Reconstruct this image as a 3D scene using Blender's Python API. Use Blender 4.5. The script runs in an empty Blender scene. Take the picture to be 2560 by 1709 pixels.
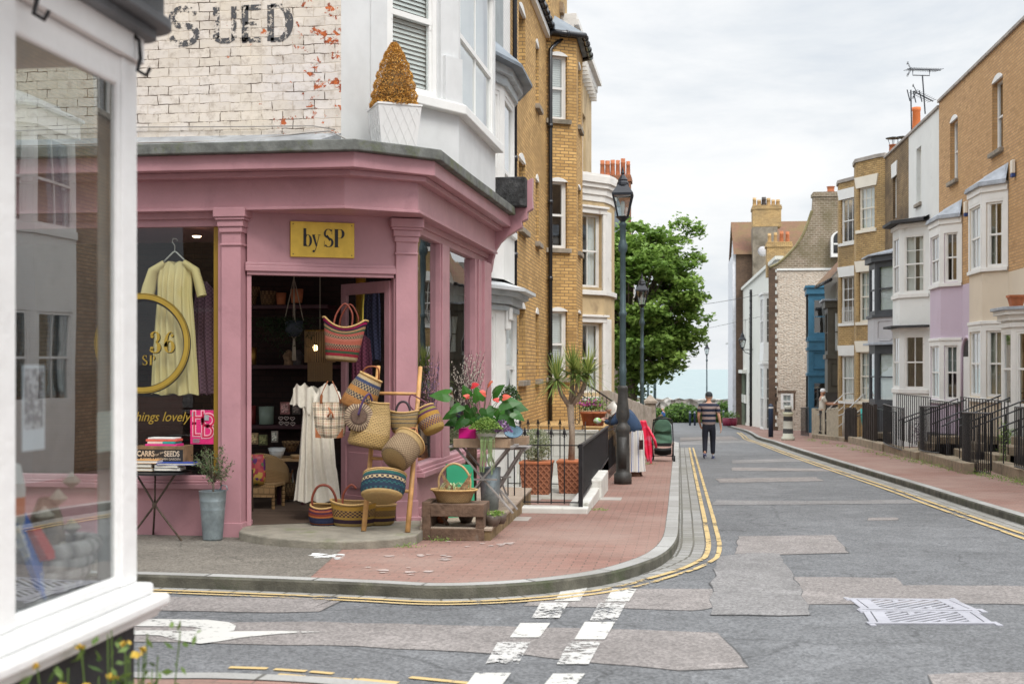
import bpy, bmesh, math, random
from mathutils import Vector, Matrix, Euler
R = random.Random(11)
scn = bpy.context.scene
COL = scn.collection
PI = math.pi
F = 3129.0; TH = math.atan(417/F); CT = math.cos(TH); ST = math.sin(TH); EYE = 1.6
# ---------- where things stand: street frame, X across, Y towards the sea, Z up ----------
def G(y):
    if y <= 45: return -0.024*y
    if y <= 105: return -1.08-0.034*(y-45)
    return -3.12
def ray(px):
    a = (px-1280)/F
    return a*CT-ST, CT+a*ST          # x/D, y/D
def W(px, py, h=0.0):
    b = (py-919)/F; kx, ky = ray(px); lo, hi = 1.0, 400.0
    for _ in range(60):
        D = (lo+hi)/2
        if EYE-b*D > G(ky*D)+h: lo = D
        else: hi = D
    return Vector((kx*D, ky*D, G(ky*D)+h))
def AY(px, y): kx, ky = ray(px); return kx/ky*y
def YX(px, x): kx, ky = ray(px); return ky/kx*x
def ZD(py, x, y): D = -x*ST+y*CT; return EYE-(py-919)/F*D
def PY(px, py, y): x = AY(px, y); return Vector((x, y, ZD(py, x, y)))
def PX(px, py, x): y = YX(px, x); return Vector((x, y, ZD(py, x, y)))
XF = {}
def thing(name, label, cat, loc=(0,0,0), rz=0.0, group=None):
    o = bpy.data.objects.new(name, None); COL.objects.link(o)
    o.location = loc; o.rotation_euler = (0,0,rz); o.empty_display_size = .1
    o['label'] = label; o['category'] = cat
    if group: o['group'] = group
    XF[o.name] = Matrix.Translation(Vector(loc)) @ Matrix.Rotation(rz,4,'Z')
    return o
def tag(o, label, cat, group=None, kind=None):
    if label: o['label'] = label
    if cat: o['category'] = cat
    if group: o['group'] = group
    if kind: o['kind'] = kind
    return o
def dup(root, loc=None, rz=None, label=None, parent=None):
    c = root.copy(); COL.objects.link(c)
    if parent: c.parent = parent
    if loc is not None: c.location = loc
    if rz is not None: c.rotation_euler = (0,0,rz)
    if label: c['label'] = label
    for ch in list(root.children): dup(ch, parent=c)
    return c
class Fr:                       # a wall frame: u along, d outward, z up
    def __init__(s, A, B):
        s.O = Vector((A[0],A[1],0)); d = Vector((B[0]-A[0],B[1]-A[1],0)); s.L = d.length
        s.U = d.normalized(); s.N = Vector((s.U.y,-s.U.x,0))
    def pt(s,u,d,z): return s.O+s.U*u+s.N*d+Vector((0,0,z))
class MB:
    def __init__(s): s.v=[]; s.f=[]; s.uv=[]
    def add(s, vs, fs, uvs=None):
        o=len(s.v); s.v += [Vector(p) for p in vs]
        s.f += [tuple(i+o for i in f) for f in fs]
        s.uv += (uvs if uvs else [None]*len(fs))
    def quad(s,a,b,c,d,uv=None): s.add([a,b,c,d],[(0,1,2,3)],[uv] if uv else None)
    def hexa(s,p):
        s.add(p,[(0,3,2,1),(4,5,6,7),(0,1,5,4),(1,2,6,5),(2,3,7,6),(3,0,4,7)])
    def box(s,x0,x1,y0,y1,z0,z1,M=None):
        p=[Vector(q) for q in [(x0,y0,z0),(x1,y0,z0),(x1,y1,z0),(x0,y1,z0),(x0,y0,z1),(x1,y0,z1),(x1,y1,z1),(x0,y1,z1)]]
        if M: p=[M@q for q in p]
        s.hexa(p)
    def fb(s,f,u0,u1,d0,d1,z0,z1):
        s.hexa([f.pt(u0,d1,z0),f.pt(u1,d1,z0),f.pt(u1,d0,z0),f.pt(u0,d0,z0),f.pt(u0,d1,z1),f.pt(u1,d1,z1),f.pt(u1,d0,z1),f.pt(u0,d0,z1)])
    def bar(s,a,b,w,h=None,up=Vector((0,0,1))):
        a=Vector(a);b=Vector(b);h=h or w; d=(b-a)
        if d.length<1e-6: return
        d.normalize(); x=d.cross(up)
        if x.length<1e-3: x=Vector((1,0,0))
        x.normalize(); y=x.cross(d)
        q=lambda c,i,j: c+x*i*w/2+y*j*h/2
        s.hexa([q(a,-1,-1),q(a,1,-1),q(a,1,1),q(a,-1,1),q(b,-1,-1),q(b,1,-1),q(b,1,1),q(b,-1,1)])
    def prism(s,pts,z0,z1):     # z0/z1 numbers or functions of (x,y)
        f0 = z0 if callable(z0) else (lambda x,y:z0); f1 = z1 if callable(z1) else (lambda x,y:z1)
        n=len(pts); vs=[(p[0],p[1],f0(p[0],p[1])) for p in pts]+[(p[0],p[1],f1(p[0],p[1])) for p in pts]
        s.add(vs,[tuple(range(n-1,-1,-1)),tuple(range(n,2*n))]+[(i,(i+1)%n,n+(i+1)%n,n+i) for i in range(n)])
    def tube(s,pts,r,n=8,closed=False,cap=True,sq=1.0):
        pts=[Vector(p) for p in pts]; m=len(pts); rs=r if isinstance(r,(list,tuple)) else [r]*m
        up=Vector((0.13,0.21,1)).normalized(); vs=[]; L=0; Ls=[]
        for i,p in enumerate(pts):
            if closed: d=pts[(i+1)%m]-pts[i-1]
            else: d=pts[min(i+1,m-1)]-pts[max(i-1,0)]
            if d.length<1e-9: d=Vector((0,0,1))
            d.normalize(); x=d.cross(up)
            if x.length<.15: x=d.cross(Vector((1,0.1,0)))
            x.normalize()
            if i and x.dot(px_)<0: x=-x
            px_=x; y=x.cross(d)
            if i: L+=(pts[i]-pts[i-1]).length
            Ls.append(L)
            vs+=[p+x*math.cos(2*PI*k/n)*rs[i]+y*math.sin(2*PI*k/n)*rs[i]*sq for k in range(n)]
        fs=[];uv=[]
        for i in range(m if closed else m-1):
            j=(i+1)%m
            for k in range(n):
                k2=(k+1)%n; fs.append((i*n+k,i*n+k2,j*n+k2,j*n+k)); l2=Ls[j] if j else Ls[i]
                uv.append([(k/n,Ls[i]),((k+1)/n,Ls[i]),((k+1)/n,l2),(k/n,l2)])
        if cap and not closed:
            fs+=[tuple(range(n-1,-1,-1)),tuple((m-1)*n+k for k in range(n))]; uv+=[[(0,0)]*n,[(0,0)]*n]
        s.add(vs,fs,uv)
    def lathe(s,prof,n=20,M=None,sx=1,sy=1,wob=0):
        M=M or Matrix(); vs=[];fs=[];uv=[];m=len(prof); T=[0]
        for i in range(1,m): T.append(T[-1]+math.dist(prof[i],prof[i-1]))
        for i,(r,z) in enumerate(prof):
            for k in range(n):
                a=2*PI*k/n; vs.append(M@Vector((r*sx*math.cos(a),r*sy*math.sin(a),z)))
        for i in range(m-1):
            for k in range(n):
                k2=(k+1)%n; fs.append((i*n+k,i*n+k2,(i+1)*n+k2,(i+1)*n+k))
                uv.append([(k/n,T[i]/T[-1]),((k+1)/n,T[i]/T[-1]),((k+1)/n,T[i+1]/T[-1]),(k/n,T[i+1]/T[-1])])
        s.add(vs,fs,uv)
    def grid(s,fn,nu,nv,uvf=None):
        vs=[fn(i/nu,j/nv) for j in range(nv+1) for i in range(nu+1)]; fs=[];uv=[]
        for j in range(nv):
            for i in range(nu):
                a=j*(nu+1)+i; fs.append((a,a+1,a+nu+2,a+nu+1))
                uv.append([(i/nu,j/nv),((i+1)/nu,j/nv),((i+1)/nu,(j+1)/nv),(i/nu,(j+1)/nv)])
        s.add(vs,fs,uv)
    def build(s,name,mat,parent=None,smooth=False,bevel=0,fixn=True,solid=0,sub=0):
        me=bpy.data.meshes.new(name)
        Mi=XF[parent.name].inverted() if parent else Matrix()
        me.from_pydata([Mi@v for v in s.v],[],s.f)
        ul=me.uv_layers.new(name='UVMap')
        for p,uv in zip(me.polygons,s.uv):
            if uv:
                for li,c in zip(p.loop_indices,uv): ul.data[li].uv=c
            else:
                vs=[s.v[i] for i in s.f[p.index]]
                n=Vector((0,0,0))
                for i in range(len(vs)): n+= (vs[i]-vs[0]).cross(vs[(i+1)%len(vs)]-vs[0])
                if n.length>0: n.normalize()
                if abs(n.z)>.7 or n.length<.5: fn=lambda q:(q.x,q.y)
                else:
                    t=Vector((-n.y,n.x,0)).normalized()
                    if abs(t.y)>abs(t.x):
                        if t.y<0: t=-t
                    elif t.x<0: t=-t
                    fn=lambda q:(q.dot(t),q.z)
                for li,q in zip(p.loop_indices,vs): ul.data[li].uv=fn(q)
        if isinstance(mat,(list,tuple)):
            for m_ in mat: me.materials.append(m_)
        else: me.materials.append(mat)
        if fixn:
            bm=bmesh.new(); bm.from_mesh(me); bmesh.ops.recalc_face_normals(bm,faces=bm.faces); bm.to_mesh(me); bm.free()
        if smooth:
            for p in me.polygons: p.use_smooth=True
        o=bpy.data.objects.new(name,me); COL.objects.link(o)
        if parent: o.parent=parent; XF[o.name]=XF[parent.name]
        else: XF[o.name]=Matrix()
        if solid: md=o.modifiers.new('s','SOLIDIFY'); md.thickness=solid; md.offset=0
        if bevel: md=o.modifiers.new('b','BEVEL'); md.width=bevel; md.segments=2; md.limit_method='ANGLE'
        if sub: md=o.modifiers.new('u','SUBSURF'); md.levels=sub; md.render_levels=sub
        return o
# ---------- materials ----------
MC={}
def nodes(name):
    m=bpy.data.materials.new(name); m.use_nodes=True; nt=m.node_tree
    b=nt.nodes['Principled BSDF']; return m,nt,b
def N(nt,t,**k):
    n=nt.nodes.new(t)
    for a,v in k.items():
        if a in n.inputs: n.inputs[a].default_value=v
        else: setattr(n,a,v)
    return n
def c4(c): return (c[0],c[1],c[2],1)
def mix(nt,fac,a,b,mode='MIX'):
    n=nt.nodes.new('ShaderNodeMix'); n.data_type='RGBA'; n.blend_type=mode
    for i,v in ((0,fac),(6,a),(7,b)):
        if hasattr(v,'is_output') or isinstance(v,bpy.types.NodeSocket): nt.links.new(v,n.inputs[i])
        elif i==0: n.inputs[0].default_value=v
        else: n.inputs[i].default_value=c4(v)
    return n.outputs[2]
def ramp(nt,src,stops,interp='LINEAR'):
    r=nt.nodes.new('ShaderNodeValToRGB'); cr=r.color_ramp; cr.interpolation=interp
    while len(cr.elements)<len(stops): cr.elements.new(.5)
    for e,(p,c) in zip(cr.elements,stops): e.position=p; e.color=c4(c) if isinstance(c,(tuple,list)) else (c,c,c,1)
    nt.links.new(src,r.inputs[0]); return r.outputs[0]
def noise(nt,vec,scale,detail=4,rough=.55,dist=0):
    n=N(nt,'ShaderNodeTexNoise'); n.inputs['Scale'].default_value=scale; n.inputs['Detail'].default_value=detail
    n.inputs['Roughness'].default_value=rough; n.inputs['Distortion'].default_value=dist
    nt.links.new(vec,n.inputs['Vector']); return n.outputs[0]
def bumpn(nt,b,h,st,dist=.02):
    n=N(nt,'ShaderNodeBump'); n.inputs['Strength'].default_value=st; n.inputs['Distance'].default_value=dist
    nt.links.new(h,n.inputs['Height']); nt.links.new(n.outputs[0],b.inputs['Normal'])
def M(name,c,rough=.6,var=.12,vs=3.,bump=.15,bs=60.,metal=0.,spec=.4,c2=None,patch=.5,dirt=None,dscale=1.2,damt=.5):
    if name in MC: return MC[name]
    m,nt,b=nodes(name); tc=N(nt,'ShaderNodeTexCoord'); v=tc.outputs['Object']
    n1=noise(nt,v,vs,5,.6); lo=tuple(x*(1-var) for x in c) if c2 is None else c2; hi=tuple(min(1,x*(1+var)) for x in c)
    col=mix(nt,ramp(nt,n1,[(.35 if c2 is None else patch-.05,0),(.65 if c2 is None else patch+.05,1)]),lo,hi)
    if dirt: 
        n2=noise(nt,v,dscale,6,.7,.3); col=mix(nt,ramp(nt,n2,[(damt,0),(damt+.14,1)]),col,dirt)
    nt.links.new(col,b.inputs['Base Color']); b.inputs['Roughness'].default_value=rough; b.inputs['Metallic'].default_value=metal
    b.inputs['Specular IOR Level'].default_value=spec
    if bump: bumpn(nt,b,noise(nt,v,bs,4,.6),bump)
    MC[name]=m; return m
def brick(name,c1,c2,mort,bw=.225,bh=.075,ms=.008,stain=(.1,.07,.04),samt=.62,soft=.25,rough=.85,bump=.5,sq=.0,c3=None,off=.5,sscale=.7):
    if name in MC: return MC[name]
    m,nt,b=nodes(name); tc=N(nt,'ShaderNodeTexCoord'); uv=tc.outputs['UV']
    nz=N(nt,'ShaderNodeTexNoise'); nz.inputs['Scale'].default_value=6; nt.links.new(uv,nz.inputs['Vector'])
    vm=N(nt,'ShaderNodeVectorMath',operation='MULTIPLY_ADD'); vm.inputs[1].default_value=(.012,.010,0)
    nt.links.new(nz.outputs[1],vm.inputs[0]); nt.links.new(uv,vm.inputs[2])
    t=N(nt,'ShaderNodeTexBrick'); t.offset=off; t.inputs['Scale'].default_value=1; t.inputs['Brick Width'].default_value=bw; t.inputs['Row Height'].default_value=bh
    t.inputs['Mortar Size'].default_value=ms; t.inputs['Mortar Smooth'].default_value=soft; t.inputs['Bias'].default_value=0
    t.inputs['Color1'].default_value=c4(c1); t.inputs['Color2'].default_value=c4(c2); t.inputs['Mortar'].default_value=c4(mort)
    nt.links.new(vm.outputs[0],t.inputs['Vector']); col=t.outputs[0]
    if c3:   # odd bricks of a third colour
        t2=N(nt,'ShaderNodeTexBrick'); t2.offset=off; t2.inputs['Scale'].default_value=1; t2.inputs['Brick Width'].default_value=bw; t2.inputs['Row Height'].default_value=bh
        t2.inputs['Mortar Size'].default_value=ms; t2.inputs['Bias'].default_value=-.45; t2.inputs['Color1'].default_value=(0,0,0,1); t2.inputs['Color2'].default_value=(1,1,1,1); t2.inputs['Mortar'].default_value=(0,0,0,1)
        nt.links.new(vm.outputs[0],t2.inputs['Vector']); col=mix(nt,ramp(nt,t2.outputs[0],[(.45,0),(.75,.85)]),col,c3)
    n1=noise(nt,uv,sscale,6,.65); col=mix(nt,ramp(nt,n1,[(samt-.15,0),(samt+.12,.75)]),col,stain,'MIX')
    n2=noise(nt,uv,45,3,.6); col=mix(nt,.35,col,ramp(nt,n2,[(.3,.55),(.7,1.12)]),'MULTIPLY')
    nt.links.new(col,b.inputs['Base Color']); b.inputs['Roughness'].default_value=rough; b.inputs['Specular IOR Level'].default_value=.25
    if bump: 
        inv=N(nt,'ShaderNodeMath',operation='MULTIPLY_ADD'); inv.inputs[1].default_value=-1; nt.links.new(t.outputs[1],inv.inputs[0])
        nt.links.new(noise(nt,uv,60,3,.6),inv.inputs[2]); bumpn(nt,b,inv.outputs[0],bump,.008)
    MC[name]=m; return m
def glass(name,tint=(.9,.95,.95),refl=1.0,base=.06,rough=.01):
    if name in MC: return MC[name]
    m=bpy.data.materials.new(name); m.use_nodes=True; nt=m.node_tree; nt.nodes.clear()
    o=N(nt,'ShaderNodeOutputMaterial'); g=N(nt,'ShaderNodeBsdfGlossy'); g.inputs['Roughness'].default_value=rough
    t=N(nt,'ShaderNodeBsdfTransparent'); t.inputs[0].default_value=c4(tint)
    lw=N(nt,'ShaderNodeFresnel'); ge=N(nt,'ShaderNodeNewGeometry'); im=N(nt,'ShaderNodeMath',operation='MULTIPLY_ADD'); im.inputs[1].default_value=-.8333; im.inputs[2].default_value=1.5; nt.links.new(ge.outputs['Backfacing'],im.inputs[0]); nt.links.new(im.outputs[0],lw.inputs[0])
    ma=N(nt,'ShaderNodeMath',operation='MULTIPLY_ADD'); ma.use_clamp=True; ma.inputs[1].default_value=refl; ma.inputs[2].default_value=base
    nt.links.new(lw.outputs[0],ma.inputs[0]); mx=N(nt,'ShaderNodeMixShader')
    nt.links.new(ma.outputs[0],mx.inputs[0]); nt.links.new(t.outputs[0],mx.inputs[1]); nt.links.new(g.outputs[0],mx.inputs[2]); nt.links.new(mx.outputs[0],o.inputs[0])
    tc=N(nt,'ShaderNodeTexCoord'); bp=N(nt,'ShaderNodeBump'); bp.inputs['Strength'].default_value=.05; bp.inputs['Distance'].default_value=.03
    nt.links.new(noise(nt,tc.outputs['Object'],1.5,1),bp.inputs['Height']); nt.links.new(bp.outputs[0],g.inputs['Normal'])
    MC[name]=m; return m
def emit(name,c,s):
    if name in MC: return MC[name]
    m,nt,b=nodes(name); b.inputs['Base Color'].default_value=c4(c); b.inputs['Emission Color'].default_value=c4(c); b.inputs['Emission Strength'].default_value=s
    MC[name]=m; return m
def weave(name,stops,nu=60,nv=24,dark=.55,checker=None,rough=.8,swirl=False):
    """woven straw: colour bands along v (0 = bottom centre, 1 = rim) and the over-under pattern of the weave"""
    if name in MC: return MC[name]
    m,nt,b=nodes(name); tc=N(nt,'ShaderNodeTexCoord'); sp=N(nt,'ShaderNodeSeparateXYZ'); nt.links.new(tc.outputs['UV'],sp.inputs[0])
    col=ramp(nt,sp.outputs[1],stops,'CONSTANT')
    mp=N(nt,'ShaderNodeMapping'); mp.inputs['Scale'].default_value=(nu,nv,1); nt.links.new(tc.outputs['UV'],mp.inputs[0])
    ck=N(nt,'ShaderNodeTexChecker'); ck.inputs['Scale'].default_value=1; nt.links.new(mp.outputs[0],ck.inputs[0])
    if checker:
        for (lo,hi,ca) in checker:
            g1=N(nt,'ShaderNodeMath',operation='GREATER_THAN'); g1.inputs[1].default_value=lo; nt.links.new(sp.outputs[1],g1.inputs[0])
            g2=N(nt,'ShaderNodeMath',operation='LESS_THAN'); g2.inputs[1].default_value=hi; nt.links.new(sp.outputs[1],g2.inputs[0])
            ml=N(nt,'ShaderNodeMath',operation='MULTIPLY'); nt.links.new(g1.outputs[0],ml.inputs[0]); nt.links.new(g2.outputs[0],ml.inputs[1])
            m2=N(nt,'ShaderNodeMath',operation='MULTIPLY'); nt.links.new(ml.outputs[0],m2.inputs[0]); nt.links.new(ck.outputs[1],m2.inputs[1])
            col=mix(nt,m2.outputs[0],col,ca)
    br=N(nt,'ShaderNodeTexBrick'); br.inputs['Scale'].default_value=1; br.inputs['Brick Width'].default_value=1.0; br.inputs['Row Height'].default_value=.5; br.inputs['Mortar Size'].default_value=.09; br.inputs['Mortar Smooth'].default_value=.6
    br.inputs['Color1'].default_value=(1,1,1,1); br.inputs['Color2'].default_value=(.78,.78,.78,1); br.inputs['Mortar'].default_value=(dark,dark,dark,1)
    nt.links.new(mp.outputs[0],br.inputs['Vector']); col=mix(nt,1.0,col,br.outputs[0],'MULTIPLY')
    nt.links.new(col,b.inputs['Base Color']); b.inputs['Roughness'].default_value=rough; b.inputs['Specular IOR Level'].default_value=.25
    iv=N(nt,'ShaderNodeMath',operation='MULTIPLY'); iv.inputs[1].default_value=-1; nt.links.new(br.outputs[1],iv.inputs[0]); bumpn(nt,b,iv.outputs[0],.8,.006)
    MC[name]=m; return m
def stripes(name,stops,axis=1,freq=1.,rough=.8,bump=0,coord='UV',bands=None):
    if name in MC: return MC[name]
    m,nt,b=nodes(name); tc=N(nt,'ShaderNodeTexCoord'); sp=N(nt,'ShaderNodeSeparateXYZ'); nt.links.new(tc.outputs[coord],sp.inputs[0])
    mu=N(nt,'ShaderNodeMath',operation='MULTIPLY'); mu.inputs[1].default_value=freq; nt.links.new(sp.outputs[axis],mu.inputs[0])
    fr=N(nt,'ShaderNodeMath',operation='FRACT'); nt.links.new(mu.outputs[0],fr.inputs[0])
    nt.links.new(ramp(nt,fr.outputs[0],stops,'CONSTANT' if bump==0 else 'LINEAR'),b.inputs['Base Color']); b.inputs['Roughness'].default_value=rough; b.inputs['Specular IOR Level'].default_value=.3
    MC[name]=m; return m
# ---------- text as flat mesh ----------
def text(s,f,u,d,z,size,mat,parent,name='lettering',ext=.002,align='LEFT',sx=1,shear=0,label=None,rot=0,bold=0):
    cu=bpy.data.curves.new('t','FONT'); cu.body=s; cu.size=size; cu.extrude=ext; cu.align_x=align; cu.shear=shear; cu.offset=bold
    to=bpy.data.objects.new('t',cu); COL.objects.link(to); bpy.context.view_layer.update()
    dg=bpy.context.evaluated_depsgraph_get(); me=bpy.data.meshes.new_from_object(to.evaluated_get(dg))
    bpy.data.objects.remove(to); mb=MB(); cr,sr=math.cos(rot),math.sin(rot)
    def tr(v):
        x=v.co.x*sx; y=v.co.y; return f.pt(u+x*cr-y*sr,d+v.co.z,z+x*sr+y*cr)
    mb.add([tr(v) for v in me.vertices],[tuple(p.vertices) for p in me.polygons]); bpy.data.meshes.remove(me)
    return mb.build(name,mat,parent)
def glyph(mb,f,u,d,z,h,strokes,th=.003):
    """didone letters: strokes are polylines of (x,y,width) with y up, unit height"""
    for st in strokes:
        n=len(st); L=[];Rr=[]
        for i,(x,y,w) in enumerate(st):
            x0,y0,_=st[max(i-1,0)]; x1,y1,_=st[min(i+1,n-1)]; dx,dy=x1-x0,y1-y0; l=math.hypot(dx,dy) or 1
            L.append((x-dy/l*w/2,y+dx/l*w/2)); Rr.append((x+dy/l*w/2,y-dx/l*w/2))
        for i in range(n-1):
            q=[L[i],L[i+1],Rr[i+1],Rr[i]]
            mb.add([f.pt(u+a*h,d+th,z+b*h) for a,b in q],[(0,1,2,3)])
def arc(cx,cy,rx,ry,a0,a1,wf,n=14):
    o=[]
    for i in range(n+1):
        a=math.radians(a0+(a1-a0)*i/n); o.append((cx+rx*math.cos(a),cy+ry*math.sin(a),wf(abs(math.cos(a))) if callable(wf) else wf))
    return o
def disc(cx,cy,r): return [(cx-r+2*r*i/8,cy,2*math.sqrt(max(1e-5,r*r-(r-2*r*i/8)**2))) for i in range(9)]
# ---------- walls and windows ----------
def wall(mb,f,u0,u1,z0,z1,ops=(),rev=.12):
    us=sorted({u0,u1,*[o[0] for o in ops],*[o[1] for o in ops]}); zs=sorted({z0,z1,*[o[2] for o in ops],*[o[3] for o in ops]})
    for a,b in zip(us,us[1:]):
        for c,d in zip(zs,zs[1:]):
            if any(o[0]-1e-6<=a and b<=o[1]+1e-6 and o[2]-1e-6<=c and d<=o[3]+1e-6 for o in ops): continue
            mb.quad(f.pt(a,0,c),f.pt(b,0,c),f.pt(b,0,d),f.pt(a,0,d))
    for o in ops:
        a,b,c,d=o[:4]
        for p,q in (((a,c),(a,d)),((b,c),(b,d)),((a,c),(b,c)),((a,d),(b,d))):
            mb.quad(f.pt(p[0],0,p[1]),f.pt(q[0],0,q[1]),f.pt(q[0],-rev,q[1]),f.pt(p[0],-rev,p[1]))
def curtain(f,u0,u1,z0,z1,d,mat,parent,name='curtain',waves=6,amp=.025,gather=0):
    mb=MB(); w=u1-u0
    mb.grid(lambda s,t:f.pt(u0+w*s,d+amp*math.sin(s*waves*2*PI+.6*math.sin(t*3)),z0+(z1-z0)*t),max(12,int(waves*5)),2)
    return mb.build(name,mat,parent,smooth=True,fixn=False)
def sash(parent,f,op,fm,bars=1,d=-.1,inner=None,imat=None,sill=None,arch=None,fw=.05,rail=.5,gm=None,sub=1,hbars=0,lift=0,head=None):
    u0,u1,z0,z1=op; mb=MB(); zm=z0+(z1-z0)*rail; h=fw
    mb.fb(f,u0,u0+h,d-.05,d+.02,z0,z1); mb.fb(f,u1-h,u1,d-.05,d+.02,z0,z1)
    mb.fb(f,u0+h,u1-h,d-.05,d+.02,z1-h,z1); mb.fb(f,u0+h,u1-h,d-.05,d+.022,z0,z0+h*1.3)
    a,b=u0+h,u1-h
    mb.fb(f,a,b,d-.04,d+.012,zm-h*.45,zm+h*.45)                         # meeting rail
    for s in (a,b-h*.6): mb.fb(f,s,s+h*.6,d-.045,d+.005,z0+h*1.3,z1-h)
    for k in range(bars):
        c=a+(b-a)*(k+1)/(bars+1); mb.fb(f,c-.011,c+.011,d-.035,d-.001,z0+h*1.3,zm-h*.45); mb.fb(f,c-.011,c+.011,d-.035,d-.001,zm+h*.45,z1-h)
    for k in range(hbars):
        for lo,hi in ((z0+h,zm),(zm,z1-h)):
            c=lo+(hi-lo)*(k+1)/(hbars+1); mb.fb(f,a,b,d-.034,d-.002,c-.01,c+.01)
    for s in (a,b-h*.6): mb.fb(f,s+.004,s+h*.6-.004,d-.03,d+.01,zm-h*1.3,zm-h*.45)   # sash horns
    w=mb.build('window',fm,parent)
    if sub:
        p=MB(); p.quad(f.pt(a,d-.02,z0+h),f.pt(b,d-.02,z0+h),f.pt(b,d-.02,zm),f.pt(a,d-.02,zm)); p.quad(f.pt(a,d-.012,zm),f.pt(b,d-.012,zm),f.pt(b,d-.012,z1-h),f.pt(a,d-.012,z1-h))
        p.build('pane',gm or GLASS,w)
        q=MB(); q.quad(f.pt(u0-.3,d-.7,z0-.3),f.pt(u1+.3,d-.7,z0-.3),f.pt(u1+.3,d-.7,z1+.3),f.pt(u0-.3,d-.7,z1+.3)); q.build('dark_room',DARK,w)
        if inner=='curtain':
            s=(b-a)*.36; curtain(f,a,a+s,z0+h,z1-h,d-.12,imat or NET,w,waves=4); curtain(f,b-s,b,z0+h,z1-h,d-.12,imat or NET,w,waves=4)
        elif inner=='net': curtain(f,a,b,z0+h,z1-h,d-.1,imat or NET,w,waves=9,amp=.015)
        elif inner=='half': curtain(f,a,b,zm,z1-h,d-.1,imat or NET,w,waves=7,amp=.015)
        elif inner=='blind':
            bl=MB(); n=int((z1-z0)/.055)
            for k in range(n):
                zc=z0+h+(z1-z0-2*h)*(k+.5)/n; bl.quad(f.pt(a,d-.085,zc+.03),f.pt(b,d-.085,zc+.03),f.pt(b,d-.06,zc-.026),f.pt(a,d-.06,zc-.026))
            bl.build('blind',imat or BLIND,w,fixn=False)
    if sill:
        s=MB(); s.fb(f,u0-.08,u1+.08,d+.03,sill,z0-.11,z0-.002); s.build('sill',SILLM[0],w,bevel=.008)
    if arch:      # segmental arch filler and cap above the opening
        mb=MB(); n=10; r=arch; W_=u1-u0
        top=[(u0+W_*k/n, z1+r*math.sin(PI*k/n)**.8) for k in range(n+1)]
        vs=[f.pt(u,d+.05,z) for u,z in top]+[f.pt(u0,d+.05,z1-.001),f.pt(u1,d+.05,z1-.001)]
        for k in range(n): mb.add([f.pt(top[k][0],.012,z1-.01),f.pt(top[k+1][0],.012,z1-.01),f.pt(top[k+1][0],.012,top[k+1][1]),f.pt(top[k][0],.012,top[k][1])],[(0,1,2,3)])
        for k in range(n): mb.add([f.pt(top[k][0],.012,top[k][1]),f.pt(top[k+1][0],.012,top[k+1][1]),f.pt(top[k+1][0],-.05,top[k+1][1]),f.pt(top[k][0],-.05,top[k][1])],[(0,1,2,3)])
        mb.add([f.pt(u0,.012,z1-.01),f.pt(u1,.012,z1-.01),f.pt(u1,-.05,z1-.01),f.pt(u0,-.05,z1-.01)],[(0,1,2,3)])
        mb.build('arch_head',fm,w)
    if head:      # splayed flat white lintel
        hh,sp=head; mb=MB(); mb.hexa([f.pt(u0-.12,.03,z1),f.pt(u1+.12,.03,z1),f.pt(u1+.12,-.03,z1),f.pt(u0-.12,-.03,z1),f.pt(u0-.12-sp,.03,z1+hh),f.pt(u1+.12+sp,.03,z1+hh),f.pt(u1+.12+sp,-.03,z1+hh),f.pt(u0-.12-sp,-.03,z1+hh)])
        mb.build('lintel',fm,w)
    return w
def leaves(mb,pts,size,rnd,n_out=None,asp=.5,uvs=None):
    for c in pts:
        s=size*rnd.uniform(.6,1.3); q=Euler((rnd.uniform(-1.2,1.2),rnd.uniform(-1.2,1.2),rnd.uniform(0,6.28))).to_matrix()
        a=q@Vector((s,0,0)); b=q@Vector((0,s*asp,0)); h=rnd.random()
        mb.add([c-a,c-b*.9,c+a,c+b],[(0,1,2,3)],[[(h,0),(h,.3),(h,1),(h,.6)]])
def leafmat(name,c1,c2,rough=.5,tr=.3):
    if name in MC: return MC[name]
    m,nt,b=nodes(name); tc=N(nt,'ShaderNodeTexCoord'); sp=N(nt,'ShaderNodeSeparateXYZ'); nt.links.new(tc.outputs['UV'],sp.inputs[0])
    col=mix(nt,sp.outputs[0],c1,c2); nt.links.new(col,b.inputs['Base Color']); b.inputs['Roughness'].default_value=rough
    b.inputs['Specular IOR Level'].default_value=.3
    t=N(nt,'ShaderNodeBsdfTranslucent'); nt.links.new(col,t.inputs[0]); mx=N(nt,'ShaderNodeMixShader'); mx.inputs[0].default_value=tr
    o=[n for n in nt.nodes if n.type=='OUTPUT_MATERIAL'][0]; nt.links.new(b.outputs[0],mx.inputs[1]); nt.links.new(t.outputs[0],mx.inputs[2]); nt.links.new(mx.outputs[0],o.inputs[0])
    MC[name]=m; return m
GLASS=glass('window_glass',refl=1.6,base=.10)
SHOPGLASS=glass('shop_glass',refl=1.0,base=.02)
NET=M('net_curtain',(.72,.72,.70),rough=.9,var=.04,bump=0); BLIND=M('blind_slats',(.74,.74,.72),rough=.6,var=.03,bump=0)
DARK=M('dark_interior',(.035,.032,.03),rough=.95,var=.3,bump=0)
STONE=M('sill_stone',(.27,.235,.19),rough=.9,var=.25,vs=6,bump=.4,dirt=(.12,.11,.08),damt=.55)
SILLM=[STONE]
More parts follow.
